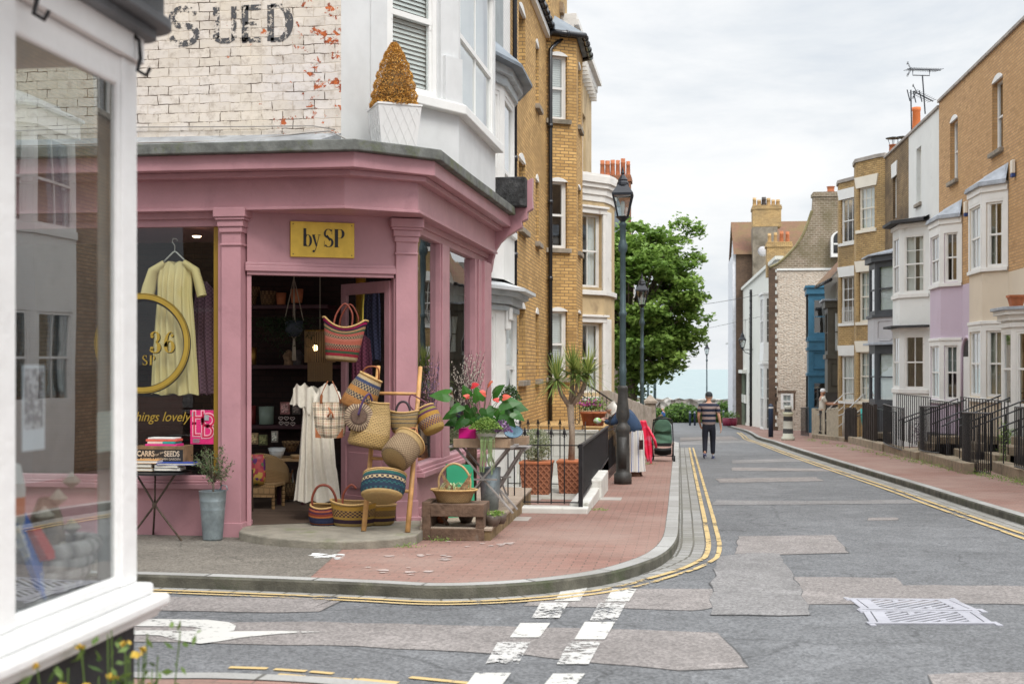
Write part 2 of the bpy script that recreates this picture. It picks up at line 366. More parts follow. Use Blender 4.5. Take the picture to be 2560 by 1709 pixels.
# ---------- camera, world, sun ----------
cam_d=bpy.data.cameras.new('camera'); cam=bpy.data.objects.new('camera',cam_d); COL.objects.link(cam); scn.camera=cam
cam.location=(0,0,EYE); cam.rotation_euler=(PI/2,0,TH); cam_d.sensor_width=36; cam_d.lens=F/2560*36; cam_d.shift_y=64.5/2560
cam_d.clip_start=.05; cam_d.clip_end=30000
cam_d.dof.use_dof=True; cam_d.dof.focus_distance=19; cam_d.dof.aperture_fstop=3.4
w=bpy.data.worlds.new('World'); scn.world=w; w.use_nodes=True; nt=w.node_tree; nt.nodes.clear()
wo=N(nt,'ShaderNodeOutputWorld'); sky=N(nt,'ShaderNodeTexSky'); sky.sky_type='NISHITA'; sky.sun_disc=False
SUN_EL=math.radians(52); SUN_AZ=math.radians(150)
sky.sun_elevation=SUN_EL; sky.sun_rotation=SUN_AZ; sky.air_density=1.2; sky.dust_density=3
b1=N(nt,'ShaderNodeBackground'); b1.inputs[1].default_value=.10; nt.links.new(sky.outputs[0],b1.inputs[0])
tc=N(nt,'ShaderNodeTexCoord'); sp=N(nt,'ShaderNodeSeparateXYZ'); nt.links.new(tc.outputs['Generated'],sp.inputs[0])
mp=N(nt,'ShaderNodeMapping'); mp.inputs['Scale'].default_value=(1,1,2.6); nt.links.new(tc.outputs['Generated'],mp.inputs[0])
n1=noise(nt,mp.outputs[0],3.6,7,.6,.35)
cl=ramp(nt,n1,[(.34,(.53,.57,.62)),(.46,(.63,.655,.68)),(.55,(.71,.722,.733)),(.64,(.77,.77,.768))])
zr=ramp(nt,sp.outputs[2],[(0,1.0),(.25,1.0),(.6,1.0),(1,1.0)])
b2=N(nt,'ShaderNodeBackground'); nt.links.new(cl,b2.inputs[0])
# overcast luminance: brighter towards the zenith
mm=N(nt,'ShaderNodeMapRange'); mm.inputs['From Min'].default_value=.3; mm.inputs['From Max'].default_value=1; mm.inputs['To Min'].default_value=.97; mm.inputs['To Max'].default_value=3.7
nt.links.new(sp.outputs[2],mm.inputs[0]); nt.links.new(mm.outputs[0],b2.inputs[1])
mx=N(nt,'ShaderNodeMixShader'); mx.inputs[0].default_value=.94; nt.links.new(b1.outputs[0],mx.inputs[1]); nt.links.new(b2.outputs[0],mx.inputs[2]); nt.links.new(mx.outputs[0],wo.inputs[0])
sl=bpy.data.lights.new('sun','SUN'); sl.energy=1.5; sl.angle=math.radians(20); sl.color=(1,.96,.9); so=bpy.data.objects.new('sun',sl); COL.objects.link(so)
dirv=Vector((math.sin(SUN_AZ)*math.cos(SUN_EL),math.cos(SUN_AZ)*math.cos(SUN_EL),math.sin(SUN_EL)))
so.rotation_euler=dirv.to_track_quat('Z','Y').to_euler(); so.location=(0,0,60)
scn.view_settings.view_transform='Standard'; scn.view_settings.look='None'; scn.view_settings.exposure=0.5; scn.view_settings.gamma=1
# ---------- ground surfaces ----------
def asphalt(name,c,agg=.5,crk=True):
    m,nt,b=nodes(name); tc=N(nt,'ShaderNodeTexCoord'); v=tc.outputs['Object']
    n1=noise(nt,v,.35,6,.65); n2=noise(nt,v,90,3,.7); n3=noise(nt,v,3.5,5,.7)
    vo=N(nt,'ShaderNodeTexVoronoi'); vo.inputs['Scale'].default_value=55; nt.links.new(v,vo.inputs['Vector'])
    col=mix(nt,ramp(nt,n1,[(.35,0),(.7,1)]),tuple(x*.82 for x in c),tuple(x*1.18 for x in c))
    col=mix(nt,ramp(nt,n3,[(.42,0),(.72,.6)]),col,tuple(x*.6 for x in c)); col=mix(nt,ramp(nt,noise(nt,v,1.1,7,.75,.5),[(.54,0),(.66,.45)]),col,tuple(min(1,x*1.45) for x in c))
    col=mix(nt,agg,col,ramp(nt,vo.outputs['Color'],[(.2,.45),(.8,1.6)]),'MULTIPLY')
    col=mix(nt,.5,col,ramp(nt,n2,[(.3,.5),(.7,1.35)]),'MULTIPLY')
    if crk:
        vc=N(nt,'ShaderNodeTexVoronoi'); vc.feature='DISTANCE_TO_EDGE'; vc.inputs['Scale'].default_value=.42
        dn=N(nt,'ShaderNodeTexNoise'); dn.inputs['Scale'].default_value=2.2; nt.links.new(v,dn.inputs['Vector'])
        ad=N(nt,'ShaderNodeVectorMath',operation='MULTIPLY_ADD'); ad.inputs[1].default_value=(.6,.6,0); nt.links.new(dn.outputs[1],ad.inputs[0]); nt.links.new(v,ad.inputs[2]); nt.links.new(ad.outputs[0],vc.inputs['Vector'])
        col=mix(nt,ramp(nt,vc.outputs['Distance'],[(0,.5),(.008,0)]),col,tuple(x*.25 for x in c))
    nt.links.new(col,b.inputs['Base Color']); b.inputs['Roughness'].default_value=.85; b.inputs['Specular IOR Level'].default_value=.3
    bumpn(nt,b,vo.outputs['Distance'],.35,.01); return m
ASPH=asphalt('asphalt',(.138,.141,.146)); PATCH=asphalt('asphalt_patch_warm',(.225,.205,.195),.45,False); PATCH2=asphalt('asphalt_patch_grey',(.20,.193,.19),.45,False)
APAVE=asphalt('pavement_asphalt',(.155,.14,.118),.5,True)
mb=MB(); ys=[-60,0,10,20,30,45,60,75,90,105,112]
for a,b in zip(ys,ys[1:]): mb.quad((-90,a,G(a)),(90,a,G(a)),(90,b,G(b)),(-90,b,G(b)))
tag(mb.build('road',ASPH),None,None,kind='structure')
mb=MB(); mb.box(-400,400,112.5,119,-16,-3.15); tag(mb.build('promenade',M('promenade_stone',(.35,.33,.3))),None,None,kind='structure')
def sheet(name,poly,h,mat,kind='structure'):
    mb=MB(); mb.add([(p[0],p[1],G(p[1])+h) for p in poly],[tuple(range(len(poly)))]); o=mb.build(name,mat)
    return tag(o,None,None,kind=kind)
def crs(pts,n=6):
    out=[]; P=[Vector((p[0],p[1],0)) for p in pts]
    for i in range(len(P)-1):
        p0=P[max(i-1,0)];p1=P[i];p2=P[i+1];p3=P[min(i+2,len(P)-1)]
        for k in range(n):
            t=k/n; out.append(.5*((2*p1)+(p2-p0)*t+(2*p0-5*p1+4*p2-p3)*t*t+(3*p1-p0-3*p2+p3)*t**3))
    out.append(P[-1]); return out
def offs(line,o):
    r=[]
    for i,p in enumerate(line):
        d=line[min(i+1,len(line)-1)]-line[max(i-1,0)]; d.normalize(); r.append(p+Vector((d.y,-d.x,0))*o)   # +o to the right of travel
    return r
def ribbon(mb,L1,L2,h1,h2=None):
    h2=h1 if h2 is None else h2; t=0
    for i in range(len(L1)-1):
        a,b,c,d=L1[i],L1[i+1],L2[i+1],L2[i]; l=(b-a).length
        w=(a-d).length
        mb.add([(a.x,a.y,G(a.y)+h1),(b.x,b.y,G(b.y)+h1),(c.x,c.y,G(c.y)+h2),(d.x,d.y,G(d.y)+h2)],[(0,1,2,3)],[[(t,w),(t+l,w),(t+l,0),(t,0)]]); t+=l
# left kerb line (top outer edge), walked from the far left round the corner and up the street
kp=[(-40,10.55)]+[tuple(W(x,y,.11)[:2]) for x,y in ((414,1436),(705,1446),(940,1456),(1115,1463),(1328,1453),(1499,1432),(1600,1406),(1662,1378),(1692,1340),(1696,1290))]
kp=[(-40,kp[1][1]+.02),(-15,kp[1][1]+.01),(-8,kp[1][1]+.01),(-6.3,kp[1][1]+.01),(-5.3,kp[1][1]+.01)]+kp[1:]+[(0,17),(0,21),(0,30),(.0,42.5)]
KL=crs(kp,5)
KL+=[Vector((-.15,43.3,0)),Vector((-.7,43.9,0)),Vector((-1.5,44.1,0)),Vector((-30,44.1,0))]
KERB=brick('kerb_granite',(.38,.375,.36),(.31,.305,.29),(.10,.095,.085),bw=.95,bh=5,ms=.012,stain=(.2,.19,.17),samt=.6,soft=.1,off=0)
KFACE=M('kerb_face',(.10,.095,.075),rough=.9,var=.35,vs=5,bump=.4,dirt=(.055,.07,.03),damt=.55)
def kerb(L,w,h=.11,side=-1):
    inner=offs(L,side*w); mb=MB(); ribbon(mb,L,inner,h); o=tag(mb.build('kerb',KERB),None,None,kind='structure')
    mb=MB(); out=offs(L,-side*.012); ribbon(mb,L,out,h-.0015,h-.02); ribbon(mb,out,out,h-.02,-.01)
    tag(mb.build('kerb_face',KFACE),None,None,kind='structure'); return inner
KI=kerb(KL,.15)
PAVE=brick('brick_paving',(.275,.15,.12),(.22,.125,.10),(.12,.085,.07),bw=.21,bh=.105,ms=.006,stain=(.31,.22,.185),samt=.54,soft=.2,rough=.9,bump=.5,sscale=.5)
FOOT=Vector((-1.1,16.2,0))
# brick paving of the left corner and street side, split from the asphalt part by a slanting joint
j0=W(775,1441,.105); j1=W(872,1357,.105)
ci=min(range(len(KI)),key=lambda i:(KI[i]-Vector((j0.x,j0.y,0))).length)
sheet('pavement',[(p.x,p.y) for p in KI[ci:-1]]+[(-30,44.1),(-30,30),(-3.3,23),(-3.3,13.0),(-4.4,13.1),(j1.x,j1.y)],.105,PAVE)
sheet('pavement',[(p.x,p.y) for p in KI[:ci+1]]+[(j1.x,j1.y),(-4.4,13.1),(-40,13.2)],.107,APAVE)
# paint splashes on the asphalt footway
r2=random.Random(3)
def splash(cx,cy,n,sx,sy,mat,name='paint_splash'):
    mb=MB()
    for k in range(n):
        x=cx+r2.gauss(0,sx); y=cy+r2.gauss(0,sy); q=r2.uniform(.02,.07); m_=r2.randint(6,9)
        pts=[(x+math.cos(6.28*i/m_)*q*r2.uniform(.4,1.3),y+math.sin(6.28*i/m_)*q*r2.uniform(.3,1.0)) for i in range(m_)]
        mb.add([(a,b,G(b)+.111) for a,b in pts],[tuple(range(m_))])
    tag(mb.build(name,mat),None,None,kind='structure')
SPL=M('splash_white',(.72,.72,.7),rough=.9); SPL2=M('splash_faint',(.42,.34,.31),rough=.9)
c=W(800,1388,.11); splash(c.x,c.y,22,.11,.10,SPL)
for q,(x,y) in enumerate(((1080,1390),(1010,1425),(1240,1358))): c=W(x,y,.11); splash(c.x,c.y,10,.2,.10,SPL2)
# right kerb
kr=[tuple(W(x,y,.11)[:2]) for x,y in ((2900,1392),(2560,1291),(2400,1243),(2280,1206),(2145,1167),(2040,1136),(1960,1111),(1896,1092))]
kr=[(kr[0][0]+.8,-20),(kr[0][0]+.3,5)]+kr
y0=kr[-1][1]; x0=kr[-1][0]
kr+=[(x0+(3.6-x0)*.5,min(60,y0+8)),(3.6,70),(3.55,85),(3.7,98),(4.6,104)]
KR=crs([p for i,p in enumerate(kr) if i==0 or p[1]>kr[i-1][1]],5)
KRI=kerb(KR,.16,side=1)
for sa,sb in ((-100,45.0),(45.0,105)):
    seg=[p for p in KRI if sa<=p.y<=sb]
    if sb==45.0: seg.append(Vector((seg[-1].x-.05,45,0)))
    else: seg.insert(0,Vector((seg[0].x+.05,45,0)))
    sheet('pavement',[(p.x,p.y) for p in seg]+[(12,seg[-1].y),(12,seg[0].y)],.105,PAVE)
# gutters of granite setts
SETT=brick('granite_setts',(.33,.325,.31),(.25,.245,.235),(.10,.095,.08),bw=.22,bh=.13,ms=.012,stain=(.17,.16,.13),samt=.55,soft=.3)
i0=min(range(len(KL)),key=lambda i:abs(KL[i].x+9)+abs(KL[i].y-KL[0].y)*0)
GS=[p for p in KL if p.y<41.5 and p.x>-9]
a=[]; 
def gw(p): return .13 if p.y<11.2 else .13+.17*min(1,(p.y-11.2)/1.5)
g1=offs(GS,.012); g2=[GS[i]+(offs(GS,1.0)[i]-GS[i])*gw(GS[i]) for i in range(len(GS))]
mb=MB(); ribbon(mb,g1,g2,.006); tag(mb.build('gutter',SETT),None,None,kind='structure')
mb=MB(); GR=[p for p in KR if p.y<62]; ribbon(mb,offs(GR,-.012),offs(GR,-.30),.006); tag(mb.build('gutter',SETT),None,None,kind='structure')
# yellow lines and white paint, worn through in places
def paint(name,c,worn=.42,sc=14):
    m=bpy.data.materials.new(name); m.use_nodes=True; nt=m.node_tree; b=nt.nodes['Principled BSDF']; b.inputs['Roughness'].default_value=.75
    tc=N(nt,'ShaderNodeTexCoord'); v=tc.outputs['Object']; n=noise(nt,v,sc,6,.75); n2=noise(nt,v,2.2,3,.5)
    nt.links.new(mix(nt,n2,tuple(x*.8 for x in c),c),b.inputs['Base Color'])
    ad=N(nt,'ShaderNodeMath',operation='MULTIPLY_ADD'); ad.inputs[1].default_value=.5; nt.links.new(n2,ad.inputs[0]); nt.links.new(n,ad.inputs[2])
    f=ramp(nt,ad.outputs[0],[(worn+.16,0),(worn+.22,1)]); nt.links.new(f,b.inputs['Alpha']); return m
YEL=paint('yellow_paint',(.54,.39,.17),.47,10); WHT=paint('white_paint',(.52,.51,.48),.45,16); WHTW=paint('white_paint_worn',(.50,.49,.47),.51,18)
def yline(L,o0,o1,name='yellow_line'):
    mb=MB(); ribbon(mb,offs(L,o0),offs(L,o1),.011); tag(mb.build(name,YEL),None,None,kind='structure')
def wob(L,o): return [L[i]+(offs(L,1.0)[i]-L[i])*o(L[i]) for i in range(len(L))]
def yl(L,fo,wd):
    mb=MB(); ribbon(mb,wob(L,fo),wob(L,lambda p:fo(p)+wd),.011); tag(mb.build('yellow_line',YEL),None,None,kind='structure')
YLs=[p for p in KL if p.y<41.5 and p.x>-6.8]
yl(YLs,lambda p:gw(p)+.01,.055)
yl([p for p in YLs if not(11.35<p.y<11.75)],lambda p:gw(p)+.13,.05)
YR_=[p for p in KR if 2<p.y<70]
mb=MB(); ribbon(mb,offs(YR_,-.32),offs(YR_,-.385),.011); ribbon(mb,offs(YR_,-.47),offs(YR_,-.535),.011); tag(mb.build('yellow_line',YEL),None,None,kind='structure')
# near kerb of the camera's own corner
nk=[tuple(W(x,y,.11)[:2]) for x,y in ((385,1679),(560,1680),(760,1688),(932,1702),(1100,1722),(1300,1765),(1450,1830))]
nk=[(-25,nk[0][1]+.0),(-8,nk[0][1]),(-5,nk[0][1]),(nk[0][0]-1.4,nk[0][1]),(nk[0][0]-.6,nk[0][1])]+nk+[(.55,4.2),(.62,2.5),(.6,-20)]
NK=crs(nk,5); NKI=offs(NK,.14)
mb=MB(); ribbon(mb,NK,NKI,.11); tag(mb.build('kerb',KERB),None,None,kind='structure')
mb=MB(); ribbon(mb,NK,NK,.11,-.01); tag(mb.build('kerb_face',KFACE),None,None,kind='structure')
sheet('pavement',[(p.x,p.y) for p in NKI]+[(-25,-20)],.105,PAVE)
for pa,pb,wd in (((577,1667),(672,1670),.05),((690,1672),(770,1677),.045),((780,1678),(838,1683),.045),((700,1685),(765,1690),.05),((775,1692),(880,1698),.05),((890,1696),(1000,1706),.05),((1030,1692),(1190,1708),.05)):
    A=W(*pa);B=W(*pb); d=(B-A).normalized(); n_=Vector((d.y,-d.x,0))*wd; mb=MB(); mb.add([A+Vector((0,0,.008)),B+Vector((0,0,.008)),B+n_+Vector((0,0,.008)),A+n_+Vector((0,0,.008))],[(0,1,2,3)]); tag(mb.build('yellow_line',YEL),None,None,kind='structure')
# give way dashes
mk=0
for colx,cs in ((0,[(1428,1487,62,17),(1375,1527,70,19),(1325,1577,75,18),(1270,1634,82,27),(1215,1708,90,24)]),(1,[(1552,1489,60,16),(1520,1530,68,22),(1487,1578,76,22),(1447,1634,80,28),(1405,1708,80,22)])):
    for k,(x,y,w_,h_) in enumerate(cs):
        sk=(y-1480)*.06+16
        pts=[W(x-w_*.5+sk*.6,y-h_),W(x+w_*.5+sk*.6,y-h_),W(x+w_*.5-sk*.6,y+h_),W(x-w_*.5-sk*.6,y+h_)]
        sheet('road_marking',[(p.x,p.y) for p in pts],.009,WHTW if k in (1,3) else WHT)
# turning arrow painted on the side street
ar=[W(x,y) for x,y in ((250,1552),(400,1549),(520,1551),(572,1557),(590,1566),(585,1578),(570,1580),(700,1579),(805,1581),(700,1586),(600,1596),(550,1605),(500,1611),(440,1602),(400,1590),(250,1586),(250,1577),(470,1578),(500,1572),(480,1568),(250,1566))]
sheet('road_marking',[(p.x,p.y) for p in ar],.009,WHT)
# patched tarmac
SEAM=M('bitumen_seam',(.05,.05,.05),rough=.7,var=.3,vs=8)
rp=random.Random(17)
def patch(pts,mat,h=.004):
    P=[Vector(W(x,y)[:2]) for x,y in pts]; c=sum(P,Vector((0,0)))/len(P); J=[]
    for i,a in enumerate(P):
        b=P[(i+1)%len(P)]; n=max(2,int((b-a).length/.22))
        for k in range(n): J.append(a.lerp(b,k/n)+Vector((rp.gauss(0,.012),rp.gauss(0,.012))))
    sheet('road_patch',J,h,mat); out=[q+(q-c).normalized()*rp.uniform(.002,.022) for q in J]; sheet('road_seam',out,h-.002,SEAM)
patch([(340,1490),(560,1493),(840,1496),(850,1500),(800,1528),(700,1531),(340,1526)],PATCH)
patch([(340,1556),(800,1555),(1260,1566),(1500,1572),(1790,1580),(1850,1640),(1870,1668),(1700,1676),(1400,1648),(1330,1638),(900,1616),(340,1604)],PATCH)
patch([(1330,1478),(1560,1472),(1792,1472),(1782,1520),(1730,1527),(1560,1520),(1310,1515)],PATCH)
patch([(1790,1392),(1870,1382),(1945,1384),(1985,1440),(2010,1500),(2025,1538),(1780,1538),(1778,1500)],PATCH2,.0065)
patch([(1845,1340),(2085,1338),(2125,1382),(1950,1386),(1840,1384)],PATCH,.005)
patch([(1985,1442),(2235,1444),(2265,1462),(2700,1466),(2700,1515),(2430,1508),(2010,1511)],PATCH)
patch([(2310,1684),(2600,1680),(2700,1760),(2380,1780)],PATCH)
patch([(1995,1252),(2330,1248),(2345,1258),(1780,1262),(1790,1250)],PATCH2)
patch([(1790,1196),(2040,1192),(2060,1202),(1800,1206)],PATCH); patch([(1830,1150),(2000,1145),(2060,1152),(1830,1158)],PATCH2)
patch([(1830,1168),(2110,1172),(2100,1178),(1830,1176)],PATCH); patch([(1700,1100),(1900,1098),(1910,1108),(1700,1112)],PATCH2)
patch([(2165,1294),(2240,1293),(2246,1300),(2172,1301)],PATCH)
patch([(1700,1093),(1830,1090),(1850,1098),(1700,1103)],PATCH)
for k,(x,y) in enumerate(((1325,1246),(1290,1296),(1525,1246))):   # covers in the footway
    c=W(x,y,.11); mb=MB(); mb.box(c.x-.17,c.x+.17,c.y-.2,c.y+.2,c.z-.01,c.z+.003); tag(mb.build('access_cover',M('cover_concrete',(.33,.30,.27))),'pale rectangular cover '+['set in the brick pavement beside the white plinth corner','set in the brick pavement, nearest to the shop platform','set in the brick pavement near the lamppost foot'][k],'access cover')
# sea
m,nt,b=nodes('sea_water'); tc=N(nt,'ShaderNodeTexCoord'); mpn=N(nt,'ShaderNodeMapping'); mpn.inputs['Scale'].default_value=(.02,.06,1); nt.links.new(tc.outputs['Object'],mpn.inputs[0])
n=noise(nt,mpn.outputs[0],3,7,.7); nt.links.new(mix(nt,ramp(nt,n,[(.35,0),(.65,1)]),(.215,.27,.28),(.29,.335,.34)),b.inputs['Base Color']); b.inputs['Roughness'].default_value=.8; b.inputs['Specular IOR Level'].default_value=.15; bumpn(nt,b,n,.6,2.)
mb=MB(); mb.quad((-14000,120,-16),(14000,120,-16),(14000,14000,-16),(-14000,14000,-16)); tag(mb.build('sea',m),None,None,kind='structure')
# ================= corner shop =================
def pxo(v): D=-v[0]*ST+v[1]*CT; return 1280+F*(v[0]*CT+v[1]*ST)/D
def UF(f,px,d=0):
    lo,hi=-60.,60.
    kx,ky=ray(px); # (O+U u+N d) cross ray = 0
    ox,oy=f.O.x+f.N.x*d,f.O.y+f.N.y*d
    return (ox*ky-oy*kx)/(f.U.y*kx-f.U.x*ky)
PINK=M('pink_paint',(.43,.225,.25),rough=.42,var=.07,vs=2.5,bump=.12,bs=22,spec=.45,dirt=(.37,.19,.215),dscale=2.2,damt=.56)
WHITE=M('white_gloss_paint',(.74,.74,.72),rough=.45,var=.04,vs=3,bump=.05,dirt=(.52,.51,.47),dscale=1.6,damt=.66)
GREYW=M('pale_grey_render',(.60,.61,.61),rough=.7,var=.05,bump=.1,bs=90,dirt=(.44,.44,.42),dscale=.9,damt=.6)
LEAD=M('lead_slab_mossy',(.125,.13,.12),rough=.75,var=.3,vs=6,bump=.5,bs=14,dirt=(.10,.115,.055),dscale=2.5,damt=.5)
FLASH=M('lead_flashing',(.25,.26,.27),rough=.55,var=.3,vs=3,bump=.5,bs=9,dirt=(.12,.12,.11),dscale=3,damt=.56)
GOLD=M('gold_paint',(.28,.17,.025),rough=.35,var=.08,bump=.03,metal=.25)
BRASS=M('brass_plate',(.58,.38,.06),rough=.36,var=.10,vs=7,bump=.05,metal=.55)
BLACK=M('black_paint',(.012,.012,.014),rough=.4,var=.2,bump=.05)
IRON=M('black_iron',(.016,.016,.018),rough=.38,var=.3,vs=12,bump=.2)
# painted brick with flaking and one gable of old lettering
def paintedbrick():
    m,nt,b=nodes('white_painted_brick'); tc=N(nt,'ShaderNodeTexCoord'); uv=tc.outputs['UV']
    t=N(nt,'ShaderNodeTexBrick'); t.inputs['Scale'].default_value=1; t.inputs['Brick Width'].default_value=.235; t.inputs['Row Height'].default_value=.1; t.inputs['Mortar Size'].default_value=.006; t.inputs['Mortar Smooth'].default_value=.5
    t.inputs['Color1'].default_value=(.54,.50,.47,1); t.inputs['Color2'].default_value=(.67,.63,.61,1); t.inputs['Mortar'].default_value=(.52,.45,.39,1)
    nz=N(nt,'ShaderNodeTexNoise'); nz.inputs['Scale'].default_value=6; nt.links.new(uv,nz.inputs['Vector'])
    vm=N(nt,'ShaderNodeVectorMath',operation='MULTIPLY_ADD'); vm.inputs[1].default_value=(.045,.035,0); nt.links.new(nz.outputs[1],vm.inputs[0]); nt.links.new(uv,vm.inputs[2]); nt.links.new(vm.outputs[0],t.inputs['Vector'])
    col=t.outputs[0]; big=noise(nt,uv,.9,4,.6); col=mix(nt,ramp(nt,big,[(.35,0),(.62,.7)]),col,(.68,.60,.47)); 
    fine=noise(nt,uv,9,7,.75); col=mix(nt,ramp(nt,fine,[(.50,0),(.64,.7)]),col,(.40,.34,.28))
    mm=N(nt,'ShaderNodeMath',operation='MULTIPLY'); nt.links.new(t.outputs[1],mm.inputs[0]); nt.links.new(ramp(nt,noise(nt,uv,3.2,5,.7),[(.50,0),(.56,1)]),mm.inputs[1])
    col=mix(nt,mm.outputs[0],col,(.07,.045,.03))       # dark open joints
    # bare orange brick where the paint has gone, mostly near the corner
    sp=N(nt,'ShaderNodeSeparateXYZ'); nt.links.new(uv,sp.inputs[0])
    g=N(nt,'ShaderNodeMapRange'); g.inputs['From Min'].default_value=-5.2; g.inputs['From Max'].default_value=-3.7; g.inputs['To Min'].default_value=-.10; g.inputs['To Max'].default_value=.075; nt.links.new(sp.outputs[0],g.inputs[0])
    ad=N(nt,'ShaderNodeMath',operation='ADD'); nt.links.new(g.outputs[0],ad.inputs[0]); nt.links.new(noise(nt,uv,5.5,7,.72,.2),ad.inputs[1])
    col=mix(nt,ramp(nt,ad.outputs[0],[(.625,0),(.64,1)]),col,ramp(nt,noise(nt,uv,14,3,.6),[(.4,(.22,.045,.02)),(.6,(.50,.13,.04))]))
    nt.links.new(col,b.inputs['Base Color']); b.inputs['Roughness'].default_value=.8; b.inputs['Specular IOR Level'].default_value=.25
    iv=N(nt,'ShaderNodeMath',operation='MULTIPLY_ADD'); iv.inputs[1].default_value=-1; nt.links.new(t.outputs[1],iv.inputs[0]); nt.links.new(fine,iv.inputs[2]); bumpn(nt,b,iv.outputs[0],.55,.015)
    return m
PBRICK=paintedbrick()
shop=thing('corner_shop','pink painted corner shop with a chamfered doorway and white painted brick above','shop',(-4,14.5,-.2))
FRL=Fr((-14,12.9),(-2,12.9))            # left shopfront
xw=lambda px,y=12.9: AY(px,y)+14        # pixel -> u on the left front
zl=lambda py,y=12.9: EYE-(py-919)/F*(y*1.045)
FD=Fr((-4.62,12.95),(-2.94,13.76)); DW=FD.L
FS=Fr((-2.93,13.78),(-2.80,18.2))
# stall riser and its mouldings
mb=MB(); wr=xw(556)
mb.fb(FRL,0,wr,-.3,0,-.5,.30); mb.fb(FRL,0,wr,-.12,.07,.30,.36); mb.fb(FRL,0,wr,-.12,.045,.36,.39); mb.fb(FRL,0,wr,-.12,.02,.39,.44)
mb.build('stall_riser',PINK,shop,bevel=.008)
mb=MB(); mb.fb(FRL,0,wr,-.14,-.02,3.12,3.30); mb.fb(FRL,0,wr,-.14,.02,3.20,3.30); mb.fb(FRL,wr-.05,wr,-.14,0,.44,3.12); mb.build('window_head',PINK,shop,bevel=.006)
mb=MB(); mb.fb(FRL,xw(530),wr-.05,-.16,-.05,.44,3.12); mb.build('gold_strip',GOLD,shop)
mb=MB(); mb.quad(FRL.pt(0,-.06,.44),FRL.pt(xw(530),-.06,.44),FRL.pt(xw(530),-.06,3.12),FRL.pt(0,-.06,3.12)); pane=mb.build('shop_window_pane',SHOPGLASS,shop)
# pilasters
def pilaster(f,u0,u1,d0,d1,z0,z1,cap=3.0):
    mb=MB(); mb.fb(f,u0,u1,d0,d1,z0,z1); e=.035
    mb.fb(f,u0-.015,u1+.015,d0,d1+.015,cap-.20,cap-.175)
    for k,(a,b,o) in enumerate(((cap-.06,cap,.02),(cap,cap+.07,e),(cap+.07,cap+.10,.055),(cap+.10,cap+.2,.07))): mb.fb(f,u0-o,u1+o,d0,d1+o,a,b)
    mb.fb(f,u0-.004,u1+.02,d0,d1+.012,z0,z0+.25); mb.fb(f,u0-.004,u1+.05,d0,d1+.03,z0,z0+.07)
    return mb.build('pilaster',PINK,shop,bevel=.007)
pilaster(FRL,xw(560),xw(604,12.85),-.25,.08,-.3,3.1,cap=3.1)
pilaster(FD,UF(FD,988),DW+.02,-.2,.04,-.13,3.1,cap=3.06)
# door case: head board, mouldings, jambs
uL=.02; uR=UF(FD,985)
mb=MB(); mb.fb(FD,uL,uR+.02,-.1,0,2.68,3.3); mb.fb(FD,uL-.02,uR+.06,0,.035,2.64,2.70); mb.fb(FD,uL-.02,uR+.05,0,.022,2.70,2.735); mb.fb(FD,uL,uR,-.1,.01,2.60,2.64)
mb.fb(FD,uL,uL+.05,-.14,-.01,-.1,2.6); mb.fb(FD,uR-.0,uR+.04,-.14,-.01,-.1,2.6); mb.build('door_case',PINK,shop,bevel=.006)
# step of worn stone with a curved nose
st=[W(x,y,.105) for x,y in ((597,1350),(640,1359),(700,1366),(780,1371),(850,1373),(930,1371),(1000,1366),(1040,1360),(1056,1350))]
stp=[(p.x,p.y) for p in st]+[(-2.72,13.6),(-3.2,13.9),(-4.7,13.2)]
mb=MB(); mb.prism(stp,-.4,-.10); mb.build('door_step',M('worn_stone_step',(.22,.20,.16),rough=.9,var=.2,vs=5,bump=.5,bs=40,dirt=(.15,.16,.08),dscale=2,damt=.55),shop,bevel=.015)
# side shopfront on the street
s1,s2,s3,s4=UF(FS,1101),UF(FS,1122),UF(FS,1185),FS.L-.05
mb=MB(); u0=.13
mb.fb(FS,u0-.1,FS.L,-.3,-.0,-1.0,.36); mb.fb(FS,u0-.06,FS.L,-.12,.09,.36,.42); mb.fb(FS,u0-.06,FS.L,-.12,.06,.42,.455); mb.fb(FS,u0-.06,FS.L,-.12,.03,.455,.5)
for a in (.2,): mb.fb(FS,u0,FS.L,0,.025,-.6,.02)
mb.build('stall_riser',PINK,shop,bevel=.008)
mb=MB(); mb.fb(FS,0,FS.L,-.12,.0,3.12,3.3); mb.fb(FS,0,FS.L,-.1,.03,3.2,3.3); mb.fb(FS,s1,s2,-.12,0,.5,3.12); mb.fb(FS,s1+.04,s2-.04,0,.02,.5,3.12); mb.fb(FS,s3,s4,-.12,.02,.4,3.12); mb.fb(FS,s3+.15,s4-.1,.02,.045,.4,3.12); mb.fb(FS,s3+.4,s4,.02,.08,.4,3.12); mb.fb(FS,.0,.12,-.1,0,.5,3.12)
mb.build('window_frame',PINK,shop,bevel=.006)
mb=MB(); mb.quad(FS.pt(.12,-.06,.5),FS.pt(s1,-.06,.5),FS.pt(s1,-.06,3.12),FS.pt(.12,-.06,3.12)); mb.build('shop_window_pane',GLASS,shop)
mb=MB(); mb.quad(FS.pt(s2,-.06,.5),FS.pt(s3,-.06,.5),FS.pt(s3,-.06,3.12),FS.pt(s2,-.06,3.12)); mb.build('shop_window_pane',GLASS,shop)
